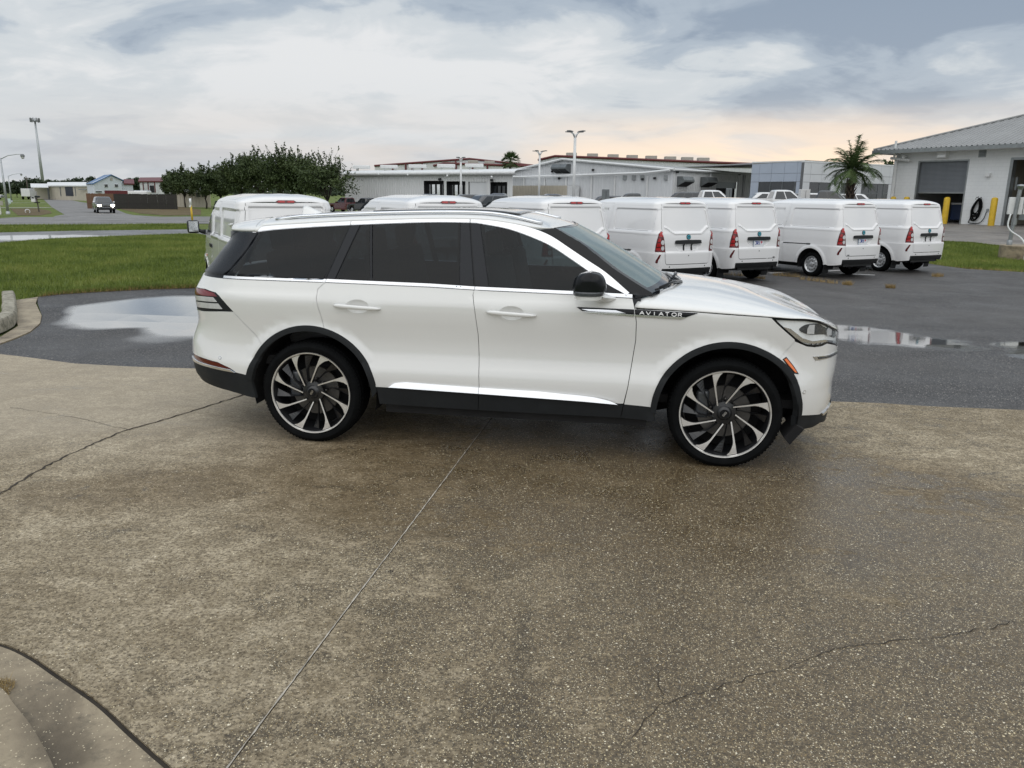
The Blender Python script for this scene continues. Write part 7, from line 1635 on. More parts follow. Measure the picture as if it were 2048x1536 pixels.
# --- 5, 6. big red-trimmed warehouses behind
def gable_hall(name, label, pxs, Y0, Y1, mat, vents=()):
    (xl, yl), (xp, yp), (xr_, yr) = pxs; P, Q = at(xl, 390, Y0), at(xr_, 390, Y1); A_, B_ = (P.x, P.y), (Q.x, Q.y); H = empty(name, (0, 0, 0)); tag(H, label, 'building'); L_ = math.hypot(B_[0] - A_[0], B_[1] - A_[1]); z0, z1, z2 = wall_z(xl, yl, A_, B_), wall_z(xp, yp, A_, B_), wall_z(xr_, yr, A_, B_); up2 = wall_u(xp, A_, B_); dv = Vector((B_[0] - A_[0], B_[1] - A_[1])) / L_; nv = Vector((dv.y, -dv.x))
    tp = lambda u: z0 + (z1 - z0) * u / up2 if u < up2 else z1 + (z2 - z1) * (u - up2) / (L_ - up2)
    ribbed('wall', A_, B_, -.2, 0, mat, H, .6, .05, (), tp)
    pt = lambda u, k=.15: (*(Vector(A_) + dv * u + nv * k), tp(u))
    b = MB(); b.tube([pt(0), pt(up2), pt(L_)], .22, 6); b.build('roof_edge', M['m_red'], H)
    bk = -nv * 30; quad('roof', [pt(0, 0), pt(up2, 0), (pt(up2, 0)[0] + bk.x, pt(up2, 0)[1] + bk.y, z1), (pt(0, 0)[0] + bk.x, pt(0, 0)[1] + bk.y, z0)], M['m_roof'], H, .1); quad('roof', [pt(up2, 0), pt(L_, 0), (pt(L_, 0)[0] + bk.x, pt(L_, 0)[1] + bk.y, z2), (pt(up2, 0)[0] + bk.x, pt(up2, 0)[1] + bk.y, z1)], M['m_roof'], H, .1)
    for px in vents:
        u = wall_u(px, A_, B_); P = Vector(A_) + dv * u - nv * 1.5; b = MB(); b.box((P.x, P.y, tp(u) + .35), (1.9, 1.2, .75), 0, None, .08); b.build('roof_vent', M['m_vent'], H)
    return H, A_, B_, dv, nv, tp
H, A_, B_, dv, nv, tp = gable_hall('gabled_warehouse', 'big red-trimmed metal warehouse rising behind the white ribbed shop', ((751, 331.5), (939, 317.5), (1076, 332)), 170, 165, M['m_white'])
for px in (787, 813, 826, 845.5, 912):
    u = wall_u(px, A_, B_); P = Vector(A_) + dv * u + nv * .2; b = MB(); b.box2((P.x - .16, P.y - .1, 0), (P.x + .16, P.y + .1, tp(u) - .1)); b.build('column', M['m_red'], H)
gable_hall('vented_warehouse', 'red-trimmed warehouse roof with tan vents behind the white warehouse', ((1076, 320), (1110, 312), (1510, 328.5)), 150, 128, M['m_pale'], (1133, 1175, 1216, 1254, 1292, 1330, 1364, 1396))
H, A_, B_, dv, nv, tp = gable_hall('red_roofed_annex', 'lower red-edged hall tucked between the ribbed shop and the big warehouse', ((868, 331.5), (890, 326.5), (1060, 332)), 150, 146, M['m_white'], (942, 975))
for px in (913, 946, 975): u = wall_u(px, A_, B_); P = Vector(A_) + dv * u + nv * .2; b = MB(); b.box2((P.x - .14, P.y - .1, 0), (P.x + .14, P.y + .1, tp(u) - .1)); b.build('column', M['m_red'], H)
# --- 7. left of the road
def box_hall(name, label, px0, px1, ytop, Y0, Y1, mat, cat='building', depth=12, roofm=None):
    P, Q = at(px0, 385, Y0), at(px1, 385, Y1); A_, B_ = (P.x, P.y), (Q.x, Q.y); H = empty(name, (0, 0, 0)); tag(H, label, cat); zt = wall_z((px0 + px1) / 2, ytop, A_, B_); ribbed('wall', A_, B_, -1.0, zt, mat, H, .6, .05); dv = Vector((B_[0] - A_[0], B_[1] - A_[1])).normalized(); nv = Vector((dv.y, -dv.x))
    rd = Vector(B_).normalized() * depth; a, e = Vector(A_) + nv * .4, Vector(B_) + nv * .4; quad('roof', [z3(a, zt), z3(e, zt), z3(e + rd, zt + .9), z3(a + rd, zt + .9)], roofm or M['m_trim'], H, .25)
    for c_ in (Vector(A_), Vector(B_)): quad('side_wall', [z3(c_, -1.), z3(c_ + rd, -1.), z3(c_ + rd, zt + .6), z3(c_, zt - .1)], mat, H, .1)
    return H, A_, B_, dv, nv, zt
H, A_, B_, dv, nv, zt = box_hall('beige_warehouse', 'long low beige warehouse with dark door at the end of the side road', 97, 178, 371, 205, 190, M['m_beige'])
def inset(name, px0, px1, py0, py1, A_, B_, dv, nv, mat, par, k=.08):
    u0, u1 = wall_u(px0, A_, B_), wall_u(px1, A_, B_); z1_, z0_ = wall_z((px0 + px1) / 2, py0, A_, B_), wall_z((px0 + px1) / 2, py1, A_, B_); q = [(*(Vector(A_) + dv * u + nv * k), z) for u, z in ((u0, z0_), (u1, z0_), (u1, z1_), (u0, z1_))]; return quad(name, q, mat, par, .12)
inset('door', 131, 146, 373.5, 392, A_, B_, dv, nv, simple('navy_door', (.012, .018, .035), .5), H); inset('door_canopy', 162, 178, 378, 380, A_, B_, dv, nv, M['zinc'], H, .6)
for px in (121, 151): inset('column', px - .6, px + .6, 372, 392, A_, B_, dv, nv, M['zinc_d'], H, .1)
o = empty('open_shed', (0, 0, 0)); tag(o, 'open fronted shed with pale lean-to roof beside the beige warehouse', 'shed'); P, Q = at(64, 385, 206), at(97.5, 385, 206); zt, z2 = at(80, 374, 200).z, at(80, 367, 212).z; b = MB()
for px in (65, 97): q = at(px, 385, 203); b.box2((q.x - .15, q.y - .15, -1.), (q.x + .15, q.y + .15, zt))
b.build('post', M['zinc_d'], o); quad('roof', [(at(63, 385, 201).x, 201, zt), (at(98, 385, 201).x, 201, zt), (at(98, 385, 213).x, 213, z2), (at(63, 385, 213).x, 213, z2)], M['m_trim'], o, .2); quad('back_wall', [(at(64, 385, 212.7).x, 212.7, -1.), (at(97, 385, 212.7).x, 212.7, -1.), (at(97, 385, 212.7).x, 212.7, z2), (at(64, 385, 212.7).x, 212.7, z2)], M['m_beige'], o, .2)
o = empty('box_truck', (at(56, 385, 198).x, 198, -.72), R(100)); tag(o, 'small white truck parked left of the open shed', 'truck'); b = MB(); b.box((0, 0, 1.7), (3.2, 2.0, 1.9), 0, None, .1); b.build('cargo_box', M['c_white'], o); b = MB(); b.box((2.3, 0, 1.3), (1.3, 1.9, 1.5), 0, None, .2); b.build('cab', M['c_white'], o); b = MB()
for x in (-1, 2.1):
    for y in (-.9, .9): w_ = MB(); w_.lathe([(0, -.12), (.42, -.12), (.45, 0), (.42, .12), (0, .12)], 16, 'y', (x, y, .45)); w_.build('wheel', M['rubber'], o)
# white house with blue roof
ha, hb = at(188.5, 385, 150), at(245, 385, 156); hA2, hB2 = (ha.x, ha.y), (hb.x, hb.y); HO = empty('gabled_house', (0, 0, 0)); tag(HO, 'white two-storey gabled house with blue metal roof', 'house'); hdv = Vector((hB2[0] - hA2[0], hB2[1] - hA2[1])); hl_ = hdv.length; hdv /= hl_; hnv = Vector((hdv.y, -hdv.x)); ez_ = wall_z(188.5, 365, hA2, hB2); pz_ = wall_z(223.5, 350, hA2, hB2); hu = wall_u(223.5, hA2, hB2); ez2 = wall_z(245, 360, hA2, hB2)
M['h_white'] = simple('white_house_siding', (.60, .64, .68), .6, var=.06)
quad('front_wall', [z3(Vector(hA2), -1.), z3(Vector(hB2), -1.), z3(Vector(hB2), ez2), z3(Vector(hA2) + hdv * hu, pz_), z3(Vector(hA2), ez_)], M['h_white'], HO, .2); bkv = Vector(hA2).normalized() * 9 - hdv * 1.5
quad('side_wall', [z3(Vector(hA2) + bkv, -1.), z3(Vector(hA2), -1.), z3(Vector(hA2), ez_), z3(Vector(hA2) + bkv, ez_)], M['h_white'], HO, .2)
e_ = -hdv * .5 + hnv * .3; pk = Vector(hA2) + hdv * hu + hnv * .3; quad('roof', [z3(Vector(hA2) + e_ + bkv, ez_ - .2), z3(Vector(hA2) + e_, ez_ - .2), z3(pk, pz_ + .12), z3(pk + bkv, pz_ + .12)][::-1], M['m_blue'], HO, -.15); quad('roof', [z3(pk, pz_ + .12), z3(Vector(hB2) + hdv * .4 + hnv * .3, ez2 - .05), z3(Vector(hB2) + hdv * .4 + bkv, ez2 - .05), z3(pk + bkv, pz_ + .12)], M['m_blue'], HO, .15)
for (a, e, t, bb) in ((209, 216, 368, 374.5), (229, 236.5, 368, 374.5), (190, 203, 381.5, 385), (211, 218, 381.5, 385.5)):
    w_ = inset('window', a, e, t, bb, hA2, hB2, hdv, hnv, M['m_trim'], HO, .10); f_ = inset('pane', a + .7, e - .7, t + .7, bb - .7, hA2, hB2, hdv, hnv, M['shopglass'], HO, .16); f_.parent = w_
inset('gable_vent', 222.5, 226.5, 356, 361, hA2, hB2, hdv, hnv, M['m_vent'], HO, .1)
H, A_, B_, dv, nv, zt = box_hall('red_roofed_lean_to', 'pale lean-to with sloping red roof against the white gabled house', 246, 267, 367, 157, 160, M['h_white'], 'building', 6, M['m_red'])
H, A_, B_, dv, nv, zt = box_hall('red_trimmed_hall', 'pale hall with red roof edge left of the oak clump', 282, 345, 362, 168, 160, M['m_white'], roofm=M['m_red'])
for px in (287, 297, 310): inset('column', px, px + 1.4, 363, 385, A_, B_, dv, nv, M['m_red'], H, .1)
inset('bay_door', 301, 309, 371, 385, A_, B_, dv, nv, M['m_dark'], H, .1)
H, A_, B_, dv, nv, zt = box_hall('low_beige_building', 'low beige building with two dark windows under the oaks', 354, 420, 382, 130, 128, M['m_beige'])
for px in (396, 408): w_ = inset('window', px - 4, px + 4, 384, 394, A_, B_, dv, nv, M['shopglass'], H, .08)
o = empty('travel_trailer', (at(272, 385, 140).x, 140, -.72), R(4)); tag(o, 'white travel trailer behind the dark board fence', 'trailer'); b = MB(); b.box((0, 0, 1.55), (4.6, 2.2, 1.9), 0, None, .25); b.build('trailer_body', M['c_white'], o); b = MB(); b.box((.3, -1.12, 1.7), (1.2, .04, .5)); b.build('window', M['shopglass'], o); b = MB(); b.lathe([(0, -1.2), (.33, -1.2), (.33, -1.0)], 14, 'y', (0, 0, .3)); b.build('wheel', M['rubber'], o)
o = empty('container', (at(239, 385, 128).x, 128, -.74), R(3)); tag(o, 'dark maroon shipping container behind the brown board fence', 'container'); ribbed('side_panel', (-1.8, -1.2), (1.8, -1.2), .1, 2.45, M['m_red'], o, .3, .05); b = MB(); b.box2((-1.8, -1.19, 2.43), (1.8, 1.2, 2.49)); b.build('container_roof', M['m_red'], o)
# board fences, one board each
M['cedar'] = simple('cedar_boards', (.15, .085, .05), .8, var=.35, vscale=2); M['dkfence'] = simple('dark_fence_boards', (.03, .028, .024), .8, var=.3, vscale=2)
def fence(label, px0, px1, ytop, ybot, Y, mat, n):
    P, Q = at(px0, 390, Y), at(px1, 390, Y); o = empty('board_fence', (P.x, P.y, terrain(P.x, Y) - .05)); tag(o, label, 'fence'); zt = at(px0, ytop, Y).z - o.location.z; w = (Q.x - P.x) / n; first = None; r_ = random.Random(n)
    for k in range(n):
        if first is None: b = MB(); b.box((0, 0, zt / 2), (w * .94, .03, zt)); first = b.build('board', mat, o); first.location = (w * .5, 0, 0)
        else: c = first.copy(); COL.objects.link(c); c.parent = o; c.location = (w * (k + .5), r_.uniform(-.015, .015), r_.uniform(-.05, .03))
    b = MB(); b.box2((0, .03, .35), (Q.x - P.x, .08, .45)); b.box2((0, .03, zt - .5), (Q.x - P.x, .08, zt - .4)); b.build('rail', mat, o)
fence('warm brown board fence in front of the white gabled house', 172, 226.5, 386.5, 397.5, 112, M['cedar'], 26); fence('nearly black board fence right of the brown one', 226.8, 353, 387.3, 398.5, 112, M['dkfence'], 58)

# ------------------------------------------------------------------ trees, palms
def leaf_mat(n, a, b_, c_):
    m = NT(n); w = m.co('World'); f = m.math('ADD', m.math('MULTIPLY', m.noise(w, .45, 3), .5), m.math('MULTIPLY', m.noise(w, 3.5, 4), .5)); m.set(base=m.ramp(f, [(.35, a), (.52, b_), (.68, c_)]), rough=.6, spec=.25); return m.m
M['oak'] = leaf_mat('oak_leaves', (.026, .042, .015), (.055, .080, .028), (.095, .122, .044)); M['farleaf'] = leaf_mat('distant_leaves', (.028, .042, .026), (.045, .066, .036), (.07, .09, .05)); M['bark'] = simple('tree_bark', (.055, .045, .038), .9, var=.3, vscale=4)
M['frond'] = leaf_mat('palm_fronds', (.030, .052, .018), (.062, .098, .032), (.11, .145, .05)); M['boot'] = simple('palm_leaf_bases', (.095, .072, .055), .9, var=.4, vscale=9); M['boot_d'] = simple('palm_trunk_core', (.03, .024, .02), .95)
def tree(name, px, top, hw, Y, label, group, seed, nleaf, lsz, mat, spiky=0, base_f=.28, openc=.0):
    r = np.random.default_rng(seed); P = at(px, 390, Y); g_ = terrain(P.x, Y) - .05; H_ = at(px, top, Y).z - g_; Rr = hw / FPX * Y
    T = empty(name, (P.x, Y, g_)); tag(T, label, 'tree', group); tb = MB(); rr = random.Random(seed)
    tips = []; hb = H_ * base_f
    tb.tube([(0, 0, 0), (rr.uniform(-.1, .1), 0, hb * .5), (rr.uniform(-.15, .15), rr.uniform(-.1, .1), hb)], [.024 * H_, .018 * H_, .015 * H_], 7)
    nl = 11
    for k in range(nl):
        a = 2 * math.pi * k / nl + rr.uniform(-.3, .3); f = rr.uniform(.35, .98); el_ = rr.uniform(.35, 1.25); ln = Rr * f
        e = Vector((math.cos(a) * ln, math.sin(a) * ln * .8, hb + (H_ - hb) * (.25 + .62 * math.sin(el_) * rr.uniform(.7, 1.0)))); m_ = Vector((e.x * .4, e.y * .4, hb + (e.z - hb) * .55))
        tb.tube([(0, 0, hb * .92), m_, e], [.009 * H_, .006 * H_, .0025 * H_], 5); tips.append((m_, e))
        for q in range(3):
            s_ = m_.lerp(e, rr.uniform(.1, .8)); d_ = Vector((rr.uniform(-1, 1), rr.uniform(-1, 1), rr.uniform(.0, 1.0))).normalized() * Rr * rr.uniform(.25, .5); tb.tube([s_, s_ + d_ * .5 + Vector((0, 0, .1)), s_ + d_], [.003 * H_, .002 * H_, .0012 * H_], 4); tips.append((s_, s_ + d_))
    tw = []
    for q in range(spiky):      # bare upright shoots along the top
        a = rr.uniform(0, 2 * math.pi); f = rr.uniform(.0, .9) ** .5; x, y = math.cos(a) * Rr * f, math.sin(a) * Rr * .8 * f; z = hb + (H_ - hb) * (.93 * math.sqrt(max(.05, 1 - f * f)) + rr.uniform(-.12, .02)); l_ = rr.uniform(.07, .21) * H_; d_ = Vector((rr.uniform(-.5, .5) + x / Rr * .5, rr.uniform(-.3, .3), 1)).normalized() * l_
        p0 = Vector((x, y, z)); tb.tube([p0, p0 + d_ * .5 + Vector((rr.uniform(-.05, .05), 0, 0)), p0 + d_], [.012, .009, .005], 3); tw.append((p0 - d_ * .3, p0 + d_))
    tb.build('trunk', M['bark'], T, True)
    # foliage: leaf sprays gathered round clump centres, more of them in the shell than in the heart
    nc = 46; cl = []
    for k in range(nc):
        while True:
            v = r.uniform(-1, 1, 3); d = np.linalg.norm(v)
            if .25 < d < 1 and v[2] > -.75: break
        v = v / d * d ** .45; top_ = v[2] if v[2] > 0 else v[2] * .62
        cl.append((v[0] * Rr * .88, v[1] * Rr * .75, hb + (H_ - hb) * (.40 + .52 * top_)))
    for a, e in tips: cl.append(tuple(e)); cl.append(tuple(a.lerp(e, .6)))
    cl = np.array(cl); w_ = r.uniform(.15, 1.0, len(cl)) ** 1.3
    if openc: w_ *= (r.uniform(0, 1, len(cl)) > openc)
    w_ /= w_.sum(); idx = r.choice(len(cl), nleaf, p=w_); sg_ = Rr * .15 * r.uniform(.5, 1.25, len(cl))
    C_ = cl[idx] + r.normal(0, 1, (nleaf, 3)) * sg_[idx][:, None] * np.array([1.15, 1, .75])
    if tw:
        k2 = nleaf // 8; tt = r.integers(0, len(tw), k2); f_ = r.uniform(0, 1, k2)[:, None]; A_ = np.array([tuple(t[0]) for t in tw])[tt]; B_ = np.array([tuple(t[1]) for t in tw])[tt]; C_ = np.vstack([C_, A_ + (B_ - A_) * f_ + r.normal(0, .06, (k2, 3))])
    C_ = C_[C_[:, 2] > hb * .62]; n = len(C_); s_ = lsz * r.uniform(.5, 1.3, n)
    u = r.normal(0, 1, (n, 3)); u /= np.linalg.norm(u, axis=1)[:, None]; v = np.cross(u, r.normal(0, 1, (n, 3))); v /= np.linalg.norm(v, axis=1)[:, None]
    V = np.stack([C_ - u * s_[:, None], C_ + v * s_[:, None] * .42, C_ + u * s_[:, None], C_ - v * s_[:, None] * .42], 1).reshape(-1, 3)
    mesh_obj('crown', V, [(4 * i, 4 * i + 1, 4 * i + 2, 4 * i + 3) for i in range(n)], mat, T); return T
OG = 'oaks on the grass beside the side road'
for i, (px, top, hw, Y, lb, oc) in enumerate([(345, 345, 20, 136, 'smallest oak at the left end of the clump, nearest the dark fence', 0), (369, 335, 27, 126, 'small rounded oak second from the dark fence', 0), (411, 332, 28, 119, 'oak on a clear double trunk in front of the beige building windows', 0), (441, 336, 25, 122, 'low oak filling the gap left of the tall oaks', 0),
        (482, 310, 40, 116, 'tall broad oak at the left shoulder of the clump', 0), (522, 301, 42, 113, 'tall dense oak left of the clump summit', 0), (562, 296, 44, 110, 'tallest oak crowning the clump above the lawn-end van', 0), (603, 304, 38, 112, 'tall oak right of the summit, before the open-branched one', 0), (655, 303, 54, 104, 'open-branched oak with bare shoots at the right end of the clump', .45)]):
    tree('oak_tree', px, top, hw, Y, lb, OG, 50 + i, 9500 if i < 8 else 7000, .185, M['oak'], 44 if i < 8 else 70, .26 if i < 8 else .2, oc)
FG = 'distant trees on the skyline'
for i, (px, top, hw, Y, lb) in enumerate([(4, 365, 13, 262, 'distant tree at the far left edge behind the first street lamp'), (34, 360, 17, 245, 'distant rounded tree between the two street lamps and the utility pole'), (66, 355, 22, 238, 'large distant tree behind the utility pole'), (101, 356, 9, 250, 'small distant tree just right of the tall mast foot'), (121, 358, 14, 262, 'distant low tree above the beige warehouse roof, left of its door'), (141, 355, 15, 256, 'distant tree straight above the beige warehouse door'), (164, 353, 14, 250, 'distant tree above the right end of the beige warehouse'), (189, 351, 12, 232, 'distant tree behind the blue roof of the house'), (256, 352, 12, 232, 'distant tree behind the red roofed lean-to'), (273, 352, 14, 226, 'distant dark tree between lean-to and red-trimmed hall')]):
    tree('distant_tree', px, top, hw, Y, lb, FG, 90 + i, 1500, .55, M['farleaf'], 0, .15)
tree('distant_tree', 1768, 315, 15, 128, 'dark tree showing between showroom and workshop eaves', None, 120, 1600, .35, M['oak'], 8, .2)
r_ = random.Random(77); skyline = MB()
V = []; F = []
rnp = np.random.default_rng(5)
for (x0_, x1_, Y, h0) in ((-420, -120, 420, 7), (-150, 60, 520, 8), (40, 420, 480, 7)):
    n = 2600; X_ = rnp.uniform(x0_, x1_, n); hh = h0 * (.75 + .35 * np.sin(X_ * .05) * np.sin(X_ * .017 + 1)) ; Z_ = rnp.uniform(0, 1, n) ** .8 * hh; s_ = rnp.uniform(.8, 1.9, n); a = rnp.uniform(0, 3.14, n)
    for k in range(n):
        c_ = Vector((X_[k], Y + rnp.uniform(-8, 8), Z_[k])); u = Vector((math.cos(a[k]), .3, math.sin(a[k]))) * s_[k]; v = Vector((-math.sin(a[k]), .2, math.cos(a[k]))) * s_[k] * .6; b0 = len(V); V += [c_ - u, c_ + v, c_ + u, c_ - v]; F.append((b0, b0 + 1, b0 + 2, b0 + 3))
tag(mesh_obj('far_treeline', V, F, M['farleaf']), kind='stuff')
def pinnate(PB, base, az, el0, length, droop, r, nle, lw, ll):
    p = Vector(base); d = Vector((math.cos(az) * math.cos(el0), math.sin(az) * math.cos(el0), math.sin(el0))); pts = [p.copy()]; n = 14
    for i in range(n):
        d = (d + Vector((0, 0, -droop * (i + 2) / n * .16))).normalized(); p = p + d * (length / n); pts.append(p.copy())
    PB.tube(pts, [.022 - .0012 * i for i in range(n + 1)], 4)
    for i in range(nle):
        t = .14 + .86 * i / nle; k = t * n; i0 = min(int(k), n - 1); q = pts[i0].lerp(pts[i0 + 1], k - i0); tg_ = (pts[i0 + 1] - pts[i0]).normalized(); sd_ = tg_.cross(Vector((0, 0, 1))).normalized(); up_v = sd_.cross(tg_)
        for s_ in (-1, 1):
            l_ = ll * (1 - .75 * abs(t - .45) ** 1.3) * r.uniform(.8, 1.1); e = q + (sd_ * s_ * .75 + tg_ * .55 + up_v * r.uniform(-.05, .35)).normalized() * l_ + Vector((0, 0, -l_ * r.uniform(.25, .6))); w2 = tg_ * lw
            PB.add([q - w2, q + w2, e], [(0, 1, 2)])
def palm_tree(px, ytop_trunk, Y, label, seed, fl, nf, thick):
    r = random.Random(seed); P = at(px, 390, Y); g_ = terrain(P.x, Y) - .05; h = at(px, ytop_trunk, Y).z - g_; T = empty('palm_tree', (P.x, Y, g_)); tag(T, label, 'palm tree')
    b = MB(); b.tube([(0, 0, 0), (0, 0, h * .5), (.02, 0, h)], [thick * .7, thick * .75, thick * .45], 12); tr = b.build('trunk', M['boot_d'], T, True)
    nb_ = 0
    for i in range(14):
        z = h * (.05 + .86 * i / 13)
        for k in range(7):
            a = 2 * math.pi * (k + .5 * (i % 2)) / 7 + r.uniform(-.12, .12); c_, s_ = math.cos(a), math.sin(a); rb = thick * .66; q = Vector((c_ * rb, s_ * rb, z)); e = Vector((c_ * (rb + thick * .62 * r.uniform(.7, 1.3)), s_ * (rb + thick * .62), z + .32 * r.uniform(.7, 1.2))); sd_ = Vector((-s_, c_, 0)) * .085
            b = MB(); b.add([q - sd_, q + sd_, q + sd_ * .8 + Vector((c_ * .05, s_ * .05, .03)), q - sd_ * .8 + Vector((c_ * .05, s_ * .05, .03)), e - sd_ * .3, e + sd_ * .3], [(0, 1, 5, 4), (3, 4, 5, 2), (0, 4, 3), (1, 2, 5), (0, 3, 2, 1)]); b.build('leaf_base', M['boot'], T)
    for i in range(nf):
        el_ = R(84) - R(96) * (i / nf) ** .75 + r.uniform(-.1, .1); PB = MB(); pinnate(PB, (0, 0, h - .05), i * 2.39996 + r.uniform(-.2, .2), el_, fl * r.uniform(.82, 1.12), .75 + .45 * (i / nf), r, 48, .024, .62); PB.build('frond', M['frond'], T)
palm_tree(1700, 340, 50, 'shaggy palm with ragged trunk in front of the grey panelled showroom', 3, 2.05, 34, .30)
def fan_palm(px, yc, Y, rad_px, label, seed):
    r = random.Random(seed); P = at(px, 390, Y); g_ = terrain(P.x, Y) - .05; h = at(px, yc, Y).z - g_; Rr = rad_px / FPX * Y; T = empty('palm_tree', (P.x, Y, g_)); tag(T, label, 'palm tree'); b = MB(); b.tube([(0, 0, 0), (0, 0, h)], [.30, .2], 10); b.build('trunk', M['boot'], T, True)
    for i in range(44):
        a = i * 2.39996; el_ = R(80) - R(125) * (i / 44); d = Vector((math.cos(a) * math.cos(el_), math.sin(a) * math.cos(el_), math.sin(el_))); PB = MB(); st = Vector((0, 0, h)); e = st + d * Rr * .55; PB.tube([st, e], .02, 3); s_ = d.cross(Vector((0, 0, 1))); s_ = s_.normalized() if s_.length > .05 else Vector((1, 0, 0))
        for k in range(11):
            w_ = (k - 5) / 5 * 1.25; q = (d * math.cos(w_) + s_ * math.sin(w_)).normalized(); tip = e + q * Rr * .55 + Vector((.05 * Rr, 0, -.14 * Rr * abs(w_))); n_ = q.cross(d); wv = s_ * .035; PB.add([e - wv, e + wv, e + q * Rr * .3 + wv * 1.6, tip, e + q * Rr * .3 - wv * 1.6], [(0, 1, 2, 3, 4)])
        PB.build('fan_leaf', M['frond'], T)
fan_palm(1020, 323, 132, 20, 'fan palm rising behind the ribbed shop roof corner', 8)
# ------------------------------------------------------------------ poles, lamps, signs
M['galv'] = simple('pale_galvanised_pole', (.42, .44, .45), .45, .5, var=.12); M['white_pole'] = simple('white_painted_pole', (.70, .71, .71), .4, var=.06); M['lampshell'] = simple('grey_lamp_head', (.16, .165, .17), .5, var=.1); M['wood'] = simple('weathered_wood_pole', (.10, .085, .07), .9, var=.3)
def lot_lamp(px, top, Y, arm, label, rz):
    P = at(px, 390, Y); g_ = terrain(P.x, Y); h = at(px, top, Y).z - g_; o = empty('lot_lamp', (P.x, Y, g_), rz); tag(o, label, 'lamp post', 'white lot lamps behind the vans'); b = MB(); b.lathe([(.30, 0), (.30, .5), (0, .5)], 16, 'z'); b.build('footing', M['pale_conc'], o); b = MB(); b.tube([(0, 0, .5), (0, 0, h - .15)], [.125, .10], 14); b.build('pole', M['white_pole'], o, True)
    for k in range(4):
        a = R(38) + k * math.pi / 2; d = Vector((math.cos(a), math.sin(a), 0)); b = MB(); b.tube([(0, 0, h - .45), (d.x * .2, d.y * .2, h - .12), (d.x * arm * .5, d.y * arm * .5, h)], [.07, .05, .035], 8); b.build('arm', M['white_pole'], o, True); b = MB(); s_ = Vector((-d.y, d.x, 0)) * .16; c0, c1 = d * arm * .42 + Vector((0, 0, h)), d * arm + Vector((0, 0, h + .03)); b.add([c0 - s_ * .6, c1 - s_, c1 + s_, c0 + s_ * .6] + [q + Vector((0, 0, .07)) for q in (c0 - s_ * .6, c1 - s_, c1 + s_, c0 + s_ * .6)], [(3, 2, 1, 0), (4, 5, 6, 7), (0, 1, 5, 4), (1, 2, 6, 5), (2, 3, 7, 6), (3, 0, 4, 7)]); b.build('lamp_head', M['lampshell'], o)
lot_lamp(1147, 264.5, 62, .85, 'tallest white lot lamp with four flat heads', R(10)); lot_lamp(1078, 303, 86, .80, 'middle white lot lamp between palm and tallest lamp', R(22)); lot_lamp(922, 316, 88, .55, 'slender white lot lamp in front of the ribbed shop', R(15))
def street_lamp(px, base, top, armx, army, label):
    x, y = gnd(px, base); P = Vector((x, y)); T = at(px - (base - top) * .125, top, y); g_ = terrain(x, y); h = T.z - g_; o = empty('street_lamp', (x, y, g_)); tag(o, label, 'street lamp', 'street lamps along the side road'); A_ = at(armx, army, y); b = MB(); b.lathe([(.2, 0), (.2, .25), (.13, .3)], 14, 'z'); b.tube([(0, 0, .2), (0, 0, h)], [.13, .075], 12); b.build('pole', M['galv'], o, True); b = MB(); dx_ = A_.x - x; b.tube([(0, 0, h - .12), (dx_ * .35, 0, h + .24), (dx_ * .75, 0, A_.z - g_ + .16), (dx_, 0, A_.z - g_ + .18)], [.045, .04, .035, .03], 8); b.build('arm', M['galv'], o, True); b = MB(); b.lathe([(0, .16), (.14, .12), (.22, -.04), (.2, -.10), (0, -.10)], 16, 'z', (dx_ + .05, 0, A_.z - g_ + .05)); b.build('lamp_head', M['lampshell'], o, True, 40); b = MB(); b.lathe([(.17, -.10), (.15, -.26), (.08, -.33), (0, -.34)], 16, 'z', (dx_ + .05, 0, A_.z - g_ + .05)); b.build('globe', M['clearlens'], o, True)
street_lamp(16.5, 428.5, 316, 44, 312, 'pale street lamp nearest the junction, arm reaching over the verge'); street_lamp(23.5, 404, 351.5, 42, 349, 'smaller street lamp farther along the side road')
p = at(88, 382, 300); h = at(68.5, 238, 300).z; o = empty('cell_mast', (p.x, 300, -.5)); tag(o, 'tall grey monopole mast with a crown of antennas', 'mast'); b = MB(); b.tube([(0, 0, 0), (0, 0, h + .8)], [.62, .28], 14); b.build('pole', M['galv'], o, True)
b = MB(); b.lathe([(.3, h - .4), (1.1, h - .4), (1.1, h - .3), (.3, h - .3)], 16, 'z'); b.build('platform', M['zinc_d'], o)
for k in range(9):
    a = 2 * math.pi * k / 9; b = MB(); b.tube([(.3 * math.cos(a), .3 * math.sin(a), h), (1.5 * math.cos(a), 1.5 * math.sin(a), h)], .06, 5); b.box((1.55 * math.cos(a), 1.55 * math.sin(a), h + .1), (.26, .26, 1.5), 0, (0, 0, a)); b.build('antenna', M['lampshell'], o)
x, y = gnd(58, 398); o = empty('utility_pole', (x, y, terrain(x, y))); tag(o, 'thin dark utility pole beyond the mailboxes', 'pole'); hh = at(54, 347, y).z; b = MB(); b.tube([(0, 0, 0), (0, 0, hh)], [.16, .10], 8); b.build('pole', M['wood'], o, True); b = MB(); b.box((0, 0, hh - .5), (1.2, .1, .12)); b.build('crossarm', M['wood'], o)
